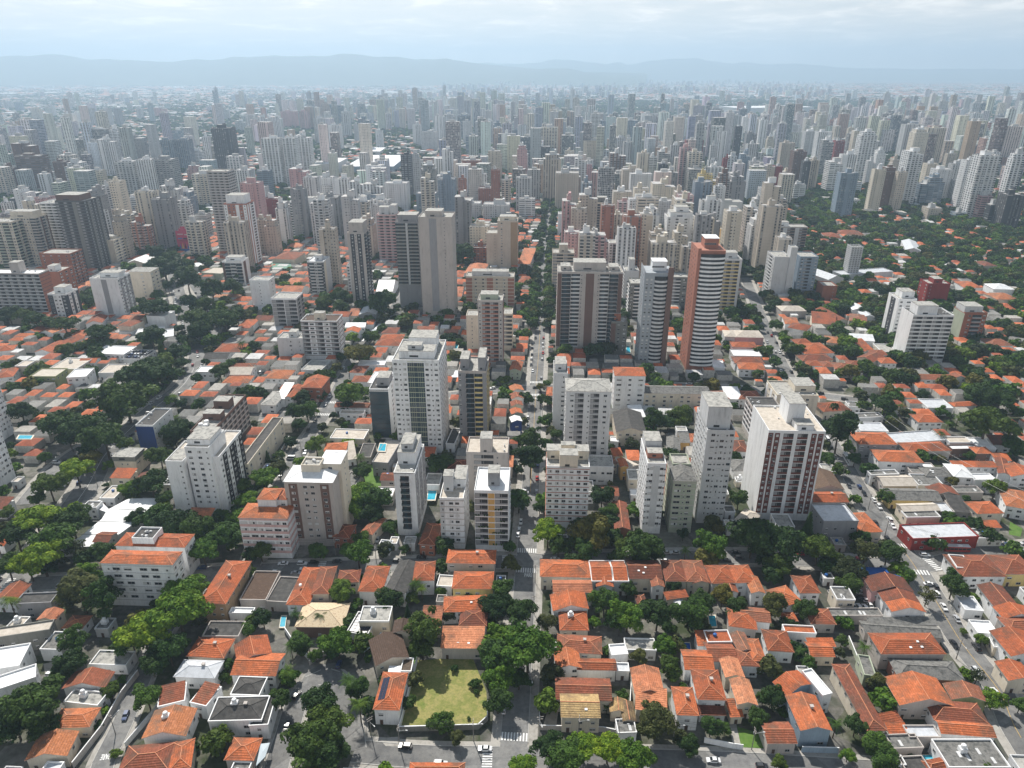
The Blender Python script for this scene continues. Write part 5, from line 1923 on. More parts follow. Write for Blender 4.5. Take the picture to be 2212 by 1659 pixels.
tower(B2, 720, 832, 90, 480, 16, 'C', 'bAb', '', 'cream tower with two columns of round dark balconies', '', pc='E', ac='C', ph=[(.2, .9, .2, .9, 6, 'g')])
tower(B2, 400, 590, 190, 395, 18, 'W', '.wLL.', 'o', 'white grey block with a column of dark balconies by the tree lined street', '', pc='L')
tower(B2, 1082, 1235, 85, 400, 18, 'S', 'DooD', '', 'beige tower with paired window strips', '', ac='S')
tower(B3, 60, 198, 560, 925, 24, 'L', '...', 'wLw', 'pale blank slab of a three slab block beside the curved hall', 'three slab block', add=[(None, 205, 262, 478, 930, 10, 'L', '.', '', {}), (None, 282, 440, 558, 930, 20, 'U', 'wLow', '', dict(pc='U'))])
tower(B3, 480, 602, 810, 968, 16, 'B', '.o', '', 'small brick block beside the curved hall', '', 'office block', 'office_block')
tower(B3, 1388, 1580, 790, 1000, 16, 'R', 'o.A', 'w.w', 'dark red block with black terraces among trees', 'dark red block', 'apartment block', 'apartment_block', ac='R', ph=[(.3, .7, .2, .8, 4, 'R')])
tower(B3, 1135, 1290, 925, 1322, 18, 'W', 'wW.', '.d.', 'white block with a bright side wall behind its twin', '', ac='D', ph=[(.3, 1.0, .3, .9, 5, 'W')])
tower(B3, 1258, 1612, 1062, 1485, 18, 'W', 'LLLL', '.', 'white block with long window bands and a bright blank side', 'white band block', pc='W', lc='W', rm='k', ph=[(.1, .6, .1, .7, 7, 'W')])
tower(B3, 1705, 1900, 1040, 1300, 16, 'B', '.wBw', 'A', 'brick and pale green block with a white roof house', 'brick green block', 'apartment block', 'apartment_block', pc='G', ac='V', ph=[(.0, .8, .1, .9, 5, 'L')])
tower(B3, -40, 345, 300, 545, 18, 'E', 'LALALAL', 'A', 'wide brown and white striped slab above the three slab block', 'brown white slab', ac='L', pc='N', lc='N', ph=[(.35, .6, .3, .8, 5, 'W')])
# the white lattice tower
a_, w_, h_, e1_, e2_ = frontbox(B3, 728, 822, 470, 765)
rt_ = thing('lattice_tower', a_, 'slim white lattice block tower standing among dark trees', 'tower')
LANDMARKS.append(('lattice tower',) + pix(a_ + Vector((2, 0, h_ * .5))))
mb = MB()
for i in range(5):
    for j in range(5):
        if i in (0, 4) or j in (0, 4):
            mb.box(i * w_ / 4 - .35, i * w_ / 4 + .35, j * w_ / 4 - .35, j * w_ / 4 + .35, 0, h_)
link('wall', mb.mesh('wall', [wall('L')]), rt_, (0, 0, 0), HEAD)
mb = MB()
k = 0
while k * 1.9 < h_:
    z = k * 1.9
    mb.box(-.5, w_ + .5, -.5, -.36, z, z + .9); mb.box(-.5, w_ + .5, w_ + .36, w_ + .5, z, z + .9)
    mb.box(-.5, -.36, -.36, w_ + .36, z, z + .9); mb.box(w_ + .36, w_ + .5, -.36, w_ + .36, z, z + .9)
    k += 1
link('lattice', mb.mesh('lattice', [wall('L')]), rt_, (0, 0, 0), HEAD)
mb = MB(); mb.box(0.4, w_ - .4, .4, w_ - .4, 0, h_ - 1.5)
link('shaft', mb.mesh('shaft', [wall('g')]), rt_, (0, 0, 0), HEAD)


def curved_tower(reg, xl, xr, yt, yb, label, lm, wcol, band, core, corew, nose, dep, side_c, crown, flat_=0.0):
    """tower whose front bulges out in curved balcony decks, with a flat coloured fin on one side"""
    a, w, h, e1, e2 = frontbox(reg, xl, xr, yt, yb)
    root = thing('apartment_tower', a, label, 'apartment tower')
    LANDMARKS.append((lm,) + pix(a + e1 * w / 2 + Vector((0, 0, h * .35))))
    c_ = a + e1 * w / 2 + e2 * dep / 2
    occupy(c_.x, c_.y, e1.x, e1.y, w / 2 + 2, dep / 2 + 3)
    mb = MB()
    mb.box(0, w, 0, dep, 0, h)
    link('wall', mb.mesh('wall', [wall(wcol)]), root, (0, 0, 0), HEAD)
    x0, x1 = (corew, w) if core == 'l' else (w * flat_, w - corew)

    def arc(off, n=14):
        pts = []
        for i in range(n + 1):
            s_ = i / n
            pts.append((x0 + (x1 - x0) * s_, -off * math.sin(math.pi * s_) ** .6))
        return pts
    nf = int((h - 6) / 3.0)
    m1, m2 = MB(), MB()
    g_ = arc(nose - .5)
    m1.prism([(x, y - .02) for x, y in g_] + [(x1, -.01), (x0, -.01)], 4, h - 2.5)
    link('curtain_wall', m1.mesh('curtain_wall', [GLASS]), root, (0, 0, 0), HEAD)
    key = MB()
    out = arc(nose)
    key.prism([(x, y - .25) for x, y in out] + [(x1, 0), (x0, 0)], 0, 1.35)
    dm = key.mesh('balcony', [wall(band)])
    for i in range(nf):
        link('balcony', dm, root, (0, 0, 4 + i * 3.0), HEAD)
    if flat_:
        for i in range(nf):
            for k_ in (.09, .25):
                link('window', cached(('window', 1.5, 1.3, i % 3), lambda i=i: win_mb(1.5, 1.3, i % 3))[0], root, Matrix.Rotation(HEAD, 3, 'Z') @ Vector((w * k_, -.01, 5 + i * 3.0)), HEAD)
    m3 = MB()
    if core == 'l':
        m3.box(-.15, corew, -nose * .35, 0, 0, h + crown)
    else:
        m3.box(w - corew, w + .15, -nose * .5, 0, 0, h + crown)
    link('fin', m3.mesh('fin', [wall(side_c)]), root, (0, 0, 0), HEAD)
    m4 = MB()
    m4.box(-.16, 0, 0.02, dep, 0, h + crown * .6, 0)
    for i in range(int(h / 3.1)):
        for y in (.25, .5, .75):
            m4.box(-.2, -.16, dep * y - .5, dep * y + .5, 4 + i * 3, 5.3 + i * 3, 1)
    link('side_wall', m4.mesh('side_wall', [wall(side_c if core == 'l' else 'i'), GLASS]), root, (0, 0, 0), HEAD)
    m5 = MB()
    m5.box(w * .3, w * .8, dep * .3, dep * .8, h, h + 6.5)
    m5.box(w * .28, w * .82, dep * .28, dep * .82, h + 6.5, h + 6.8, 1)
    link('penthouse', m5.mesh('penthouse', [wall(side_c if core == 'l' else 'W'), roofm('w')]), root, (0, 0, 0), HEAD)
    for i in range(7):
        y_ = dep * (.15 + .12 * i)
        m = cached(('window', 1.5, 1.3, 0), lambda: win_mb(1.5, 1.3, 0))[0]
        link('window', m, root, Matrix.Rotation(HEAD, 3, 'Z') @ Vector((w * .32 + i * w * .06, dep * .3 - .02, h + 2.2)), HEAD)
    return root


curved_tower(B2, 1610, 1850, 505, 1540, 'tall round fronted tower with white balcony decks and an orange brick side', 'round brick tower', 'r', 'W', 'l', 2.0, 2.6, 24, 'r', 1.5)
curved_tower(B2, 1150, 1395, 700, 1510, 'slender tower with curved glass balcony decks and a brown fin', 'curved balcony tower', 'i', 'L', 'r', 3.6, 2.2, 20, 'N', 4, .36)

# the mural: an abstract of figures and stripes on its own end wall
a_, w_, h_, e1_, e2_ = frontbox(B0, 1512, 1660, 335, 520)
mur = [o for o in bpy.data.objects if o.get('label', '').startswith('grey block whose whole end wall')][0]
rg_ = random.Random(4)
mcols = [flat('mural_pink', (.50, .055, .12), .8), flat('mural_blue', (.03, .14, .42), .8), flat('mural_white', (.6, .55, .55), .8), flat('mural_yellow', (.65, .38, .06), .8), flat('mural_dark', (.05, .015, .04), .8)]
mb = MB()
mb.box(0, w_, -.12, 0, .8, h_, 0)
mb.prism([(w_ * .2, -.12), (w_ * .75, -.12), (w_ * .75, 0), (w_ * .2, 0)], h_, h_ + 2.5, 0)
mb.prism([(w_ * .32, -.12), (w_ * .6, -.12), (w_ * .6, 0), (w_ * .32, 0)], h_ + 2.5, h_ + 5, 0)
mb.box(-.1, w_ + .3, -.18, -.121, .8, h_ * .16, 1)
for (xa, xb, za, zb, c_) in [(.1, .42, .82, .86, 2), (.5, .9, .80, .84, 2), (.08, .35, .62, .67, 1), (.4, .62, .60, .68, 4), (.66, .95, .62, .66, 2), (.1, .9, .52, .545, 4)]:
    mb.box(w_ * xa, w_ * xb, -.17, -.121, h_ * za, h_ * zb, c_)
for i, c_ in enumerate((1, 3, 4, 1, 2, 3)):
    xx = w_ * (.10 + .15 * i)
    mb.quad([(xx, -.16, h_ * .18), (xx + w_ * .11, -.16, h_ * .18), (xx + w_ * .05, -.16, h_ * (.40 + .05 * (i % 3)))], c_)
link('mural', mb.mesh('mural', mcols), mur, (0, 0, 0), HEAD)

# low halls and odd roofs
def hall(reg, P, h, rm, wc, label, lm='', kind='flat', x=''):
    house(reg, P, h, kind, rm, wc, x, '=' + label + ('~' + lm if lm else ''), name='hall')


_P = [G(*q(A0, u, v), 5) for u, v in [(540, 1412), (690, 1320), (880, 1165), (915, 1105), (750, 1050), (860, 1000), (940, 1080), (1110, 990), (1365, 985), (1372, 1012), (1190, 1180), (1040, 1290), (800, 1402)]]
_c = sum(_P, Vector()) / len(_P)
_o = thing('hall', (_c.x, _c.y, 0), 'big flat white market roof enclosed by trees', 'hall')
LANDMARKS.append(('white market roof',) + pix(_c))
mb = MB()
_P = [(p.x - _c.x, p.y - _c.y) for p in _P]
if sum(_P[i][0] * _P[i - 1][1] - _P[i - 1][0] * _P[i][1] for i in range(len(_P))) > 0:
    _P.reverse()
mb.prism(_P, 0, 4.8)
link('wall', mb.mesh('wall', [wall('L')]), _o)
mb = MB()
mb.prism(_P, 4.8, 5.0)
link('roof', mb.mesh('roof', [roofm('w')]), _o)
for _k in range(1, 9):
    _a, _b = Vector((-22 + _k * 4.6, -30 + _k * 7.5, 5.02)), Vector((-2 + _k * 4.6, -31 + _k * 7.5, 5.02))
for _u, _v in [(-4, -14), (2, -4), (9, 6), (16, 16)]:
    mb = MB(); mb.box(-9, 9, -.15, .15, 5.0, 5.1)
    link('roof_seam', mb.mesh('roof_seam', [wall('G')]), _o, (_u, _v, 0), HEAD)
occupy(_c.x, _c.y, math.cos(R(55)), math.sin(R(55)), 30, 10)
hall(B0, [800, 1400, 1070, 1410, 1142, 1338], 6, 'w', 'W', 'bright white shop hall with rooftop parking beside it', 'white shop hall')
hall(B0, [850, 1570, 1080, 1565, 1180, 1490], 5, 'e', 'W', 'pale flat hall just below the rooftop car park', '')
hall(B0, [1065, 1445, 1230, 1450, 1290, 1370], 5, 'k', 'L', 'flat roof used as a car park beside the white shop hall', '')
hall(B0, [255, 1600, 480, 1600, 600, 1530], 9, 'e', 'v', 'olive green block with a beige terrace roof', 'olive green block')
hall(B0, [575, 1610, 745, 1600, 765, 1530], 9, 'w', 'W', 'white office house with dark window bands next to the olive block', '')
hall(B0, [1265, 1075, 1422, 1082, 1432, 1030], 11, 'w', 'W', 'white cube house beside the busy avenue', 'white cube house')
hall(A2, [905, 415, 1155, 420, 1140, 250], 9, 'k', 'C', 'open fronted warehouse with a dark gabled roof and skylights', 'dark gabled warehouse', 'gable', 'k')
hall(A3, [1110, 520, 1530, 490, 1450, 402], 5, 's', 'L', 'wide silver metal roofed hall behind the brick edged block', 'silver hall')
hall(A3, [1250, 1345, 1820, 1325, 1690, 1205], 6, 's', 'R', 'corner shop with dark red walls and a pale metal roof', 'red corner shop')
hall(B3, [520, 760, 655, 745, 540, 600], 8, 's', 'L', 'pale curved hall behind the small brick block', 'curved hall', 'gable')
hall(B3, [640, 720, 1080, 690, 1040, 655], 8, 's', 'L', 'long low school wing with a white roof under the trees', '')
hall(B1, [1695, 450, 1830, 455, 1900, 250], 8, 'c', 'L', 'long grey sports hall roof between the tall beige tower and trees', '')
hall((1, 0), [770, 1440, 1190, 1440, 1180, 1340], 18, 'w', 'U', 'big pale shopping hall with blue grey walls in the haze', 'hazy shopping hall')
hall((1, 0), [910, 1310, 1070, 1310, 1070, 1275], 14, 'w', 'L', 'wide white roofed hall in the hazy middle distance', '')
hall((1, 0), [930, 1475, 1160, 1475, 1150, 1440], 10, 'w', 'C', 'long white warehouse below the hazy shopping hall', '')
hall((1, 0), [500, 1420, 690, 1420, 690, 1365], 24, 'w', 'L', 'grey roofed block left of the hazy shopping hall'.replace('left of', 'next to'), '')
hall((3, 0), [-250, 935, 400, 925, 380, 908], 30, 'w', 'L', 'huge white flat roof of an arena far off', 'far white arena')

_pl = [o for o in bpy.data.objects if o.get('label', '').startswith('modern block with planted')][0]
_bm, _bt = TREEP[('m', 'bush')][0]
for _i in range(7):
    for _j in range(5):
        if random.random() < .75:
            _c = link('planting', _bm, _pl, Matrix.Rotation(HEAD, 3, 'Z') @ Vector(((.6 + _j * 1.25) if _i % 2 else (8.2 + _j * 1.2), -.5, 4.2 + _i * 3.1)), random.uniform(0, 6))
            _c.scale = (.75, .55, .5)
for _nm, _tl in list(_TALLY.items()):
    _tl.finish(bpy.data.objects[_nm])

# ------------------------------------------------------------------ towers of the middle distance: left, right, top, height, colour, front
MID = {
 (0, 0): """765 920 1120 85 W g;925 1015 1118 85 W b;830 965 1205 75 W v;1060 1210 1175 75 G p;1375 1480 1215 65 U v;1500 1620 1210 65 U v;1820 1990 1110 95 D v;1740 1795 1185 62 W v;1640 1740 1310 35 W b;120 330 1350 85 N b;90 245 1240 80 N p;450 560 1400 75 N p;545 690 1410 75 L x;770 870 1480 65 C p;985 1150 1400 80 L x;1170 1320 1385 85 W v;1300 1480 1382 85 G x;1650 1860 1510 70 C x;2020 2150 1475 70 W v;60 150 1150 60 L v;150 220 1145 60 L p;545 595 985 60 C p;610 660 980 60 W p;740 790 940 65 L v;800 870 970 60 L v;890 940 940 65 L p;970 1020 935 65 G v;2120 2200 1000 70 L p;1170 1215 930 50 L p;1605 1710 1435 45 P p;0 100 1460 60 N p;2025 2110 1045 40 L b;700 775 960 55 L p;850 930 1560 40 C p;1320 1420 930 45 P p;20 90 880 40 L v;120 170 890 45 U p;260 330 935 50 C v;400 450 910 50 L p;1880 1960 935 50 L v;1480 1560 1130 35 U b""",
 (1, 0): """40 195 1200 85 W x;225 330 1200 85 W x;330 450 1170 85 W x;15 90 1010 70 L v;130 205 1010 70 W v;210 340 965 60 P p;370 440 965 65 P v;495 600 1025 70 L v;610 725 1085 65 W v;735 800 965 80 W x;840 890 1080 50 L p;880 970 1025 85 U x;1030 1090 1130 50 W p;1350 1420 1080 60 W v;1425 1560 1145 50 L p;1535 1610 1005 75 W v;1615 1710 990 75 L v;1740 1850 1005 70 U g;1785 1860 1050 65 L p;1895 1980 1050 65 L v;1980 2050 1045 65 W v;2050 2120 1060 65 U v;1810 1910 1170 50 U b;1700 1765 1065 55 W b;2120 2212 1160 75 W p;2005 2110 1310 65 C p;2030 2105 1470 75 B p;1605 1695 1290 75 W v;1245 1335 1340 75 D x;1335 1410 1330 75 L p;1420 1545 1430 60 C g;280 420 1460 75 P p;680 800 1550 75 W v;805 920 1570 75 W v;925 1080 1590 75 W v;400 520 1540 70 W v;520 660 1540 65 W p;1780 1940 1390 60 B p;1745 1815 1550 60 r p;0 110 1480 60 U b;1100 1300 1590 50 W p;560 660 905 70 U g;690 745 915 70 U g;440 550 910 60 L v;1470 1560 920 60 W v;1180 1240 960 60 L v;970 1040 930 45 L p;1620 1700 915 60 W v;1890 1970 930 60 L v;2070 2150 920 55 y v;1290 1350 905 50 L p;2120 2200 1560 50 C x;1560 1690 1520 45 W x;1810 1900 1450 45 W p;1905 1990 1510 45 W v""",
 (2, 0): """640 790 975 80 W v;690 815 1045 70 U v;985 1105 1040 75 U v;1125 1265 985 85 W v;1300 1385 985 85 L v;315 410 1010 60 W v;415 495 1010 60 N p;1090 1210 1190 40 U g;880 1000 1190 60 W v;250 400 1105 85 C x;145 200 1130 80 W p;205 330 1270 55 D v;620 790 1220 60 C p;270 425 1340 75 S v;545 650 1370 70 W x;850 990 1325 70 N x;750 890 1460 75 W g;380 580 1500 65 S p;35 170 1540 60 L v;1090 1190 1330 65 C v;1180 1260 1360 60 W b;1270 1350 1420 60 D v;1460 1560 1280 80 P x;1530 1650 1320 75 C x;1720 1780 1260 70 L p;1780 1860 1140 85 W v;1935 1995 1095 85 D v;2030 2120 1160 75 G p;2040 2130 1250 65 L v;1510 1660 1215 55 R p;1870 1960 1350 60 W x;1830 1885 1370 55 R p;1690 1830 1450 60 W x;1620 1740 1510 75 y p;1790 1890 1500 75 N x;1890 2030 1530 65 G v;1030 1215 1510 60 W p;960 1110 1470 60 S p;1220 1420 1590 55 C p;1350 1440 1470 55 G v;1530 1600 1400 65 C p;1480 1560 960 75 L v;1550 1640 950 80 W v;1715 1835 935 80 L v;1880 1990 1000 75 L v;2150 2212 1040 80 W v;45 130 1260 70 P p;1270 1370 1310 65 G x;1375 1450 1260 70 L v;2130 2212 1320 50 L x;0 60 1130 50 U p;0 130 1350 50 C p;460 540 1310 45 C p;430 500 1240 50 L p;1210 1290 1240 55 W p;970 1060 1230 60 L v;640 700 1420 50 P p;1590 1690 1040 65 W v;2000 2080 1010 65 W p;1640 1700 1100 60 L v;1310 1390 1130 45 L p;0 60 1440 45 C p;560 640 1480 40 R b;440 540 1440 50 U b;1700 1780 1390 50 W v;2060 2150 1400 55 L p;1980 2070 1330 60 U p""",
 (3, 0): """1025 1090 1030 80 P p;1155 1290 1045 80 G x;1195 1330 1080 80 L v;1280 1400 1120 85 C p;1390 1550 1110 85 C v;815 955 1140 95 W x;750 830 1130 80 C p;700 760 1160 70 G b;480 580 1210 75 G x;330 440 1140 60 L p;440 560 1145 65 W v;180 300 1080 60 W p;125 240 1240 60 S p;230 340 1310 65 N p;380 450 1390 55 S v;310 375 1395 55 D v;540 660 1400 55 W b;650 770 1340 60 W v;590 670 1220 60 R p;640 790 1500 65 U p;930 1030 1470 65 C p;1020 1130 1450 65 N p;1225 1360 1310 85 W x;1130 1210 1490 60 S p;1400 1540 1540 45 U b;1380 1480 1420 55 C p;1470 1600 1470 55 L p;1720 1850 1390 75 W p;1850 2030 1350 90 W x;2130 2230 1330 90 W x;1650 1810 1570 40 W v;1600 1700 1420 60 L v;700 750 1110 70 C p;1270 1330 955 60 W p;1340 1400 960 55 C p;1000 1050 940 45 L p;110 270 1490 25 C b;2020 2140 1430 25 L b;1660 1770 1060 50 N v;1910 1980 1060 50 B p;1990 2060 1000 55 G p;60 120 1010 65 U v;120 180 1010 65 U v;190 240 1010 65 L v;290 330 960 70 G v;380 410 965 70 L v;440 540 985 60 W v;560 640 1040 40 B b;1600 1680 1020 50 W b;1680 1760 860 50 P p;1600 1650 900 50 P p;2080 2160 930 45 S p;1400 1440 1000 55 B v;870 950 1390 50 L p;950 1030 1300 45 W p;1080 1150 1380 45 S p;1560 1640 1330 45 S p;1720 1800 1270 45 G p;1830 1930 1260 45 D p;2060 2150 1220 50 L v;2120 2212 1130 50 U v;1750 1850 1170 45 W p;0 60 1180 50 C p;0 70 1420 50 S p;60 130 1440 45 R p""",
 (0, 1): """700 830 35 b290 C x;840 985 -45 b300 L x;960 1080 150 b330 S p;1300 1470 90 b230 S p;1120 1280 210 b390 P p;1205 1300 285 b372 y b;70 300 20 b200 D b;1500 1640 5 b285 U v;0 75 95 b250 W v;1075 1190 60 b190 L b;0 70 560 b660 L p;1680 1780 200 b390 L b""",
 (1, 1): """70 190 60 b240 R p;-10 75 240 b540 S p;60 165 250 b560 S p;1000 1120 115 b520 L p;1380 1550 20 b220 U p;1705 1940 105 b245 L p;1960 2190 115 b260 L p;1880 1990 480 b640 B p;-100 60 -30 b230 L v;550 640 -60 b220 W p;1920 2060 -30 b120 B p;780 860 640 b880 W p""",
 (2, 1): """60 200 65 b240 W b;605 720 40 b340 G b;880 1040 5 b330 C p;1250 1390 85 b310 L p;1520 1712 262 b520 W p;2040 2160 150 b480 W p;2078 2230 245 b670 W v;500 700 335 b490 r b;480 580 350 b520 W p;1235 1330 340 b600 C v;850 1000 210 b480 C v;1590 1700 110 b330 W v;1600 1790 -90 b190 y b;2100 2212 60 b300 L p;700 760 250 b420 D g;1150 1240 250 b470 W p""",
 (3, 1): """1340 1520 -60 b140 U b;1150 1280 -10 b115 W x;1850 1950 40 b270 P b;1930 2040 110 b300 D b;2075 2230 30 b330 D v;1390 1510 145 b250 S p;0 40 60 b250 W x;925 1065 60 b120 C p;680 800 70 b125 W p;1625 1730 185 b260 u b;-60 60 -30 b240 L p;230 330 -60 b100 W b""",
}
for _rg, _tx in MID.items():
    for _l in _tx.split(';'):
        _p = _l.split()
        if _p[3][0] == 'b':
            _hh = 0
            _P = G(*q(_rg, (float(_p[0]) + float(_p[1])) / 2, float(_p[3][1:])))
            _hh = onY(*q(_rg, float(_p[0]), float(_p[2])), _P.y).z
        else:
            _hh = float(_p[3]) * {(0, 0): .74, (1, 0): .86, (2, 0): .88}.get(_rg, 1.0) ** (float(_p[2]) > 1340)
        simple_tower(_rg, float(_p[0]), float(_p[1]), float(_p[2]), _hh, _p[4], _p[5])
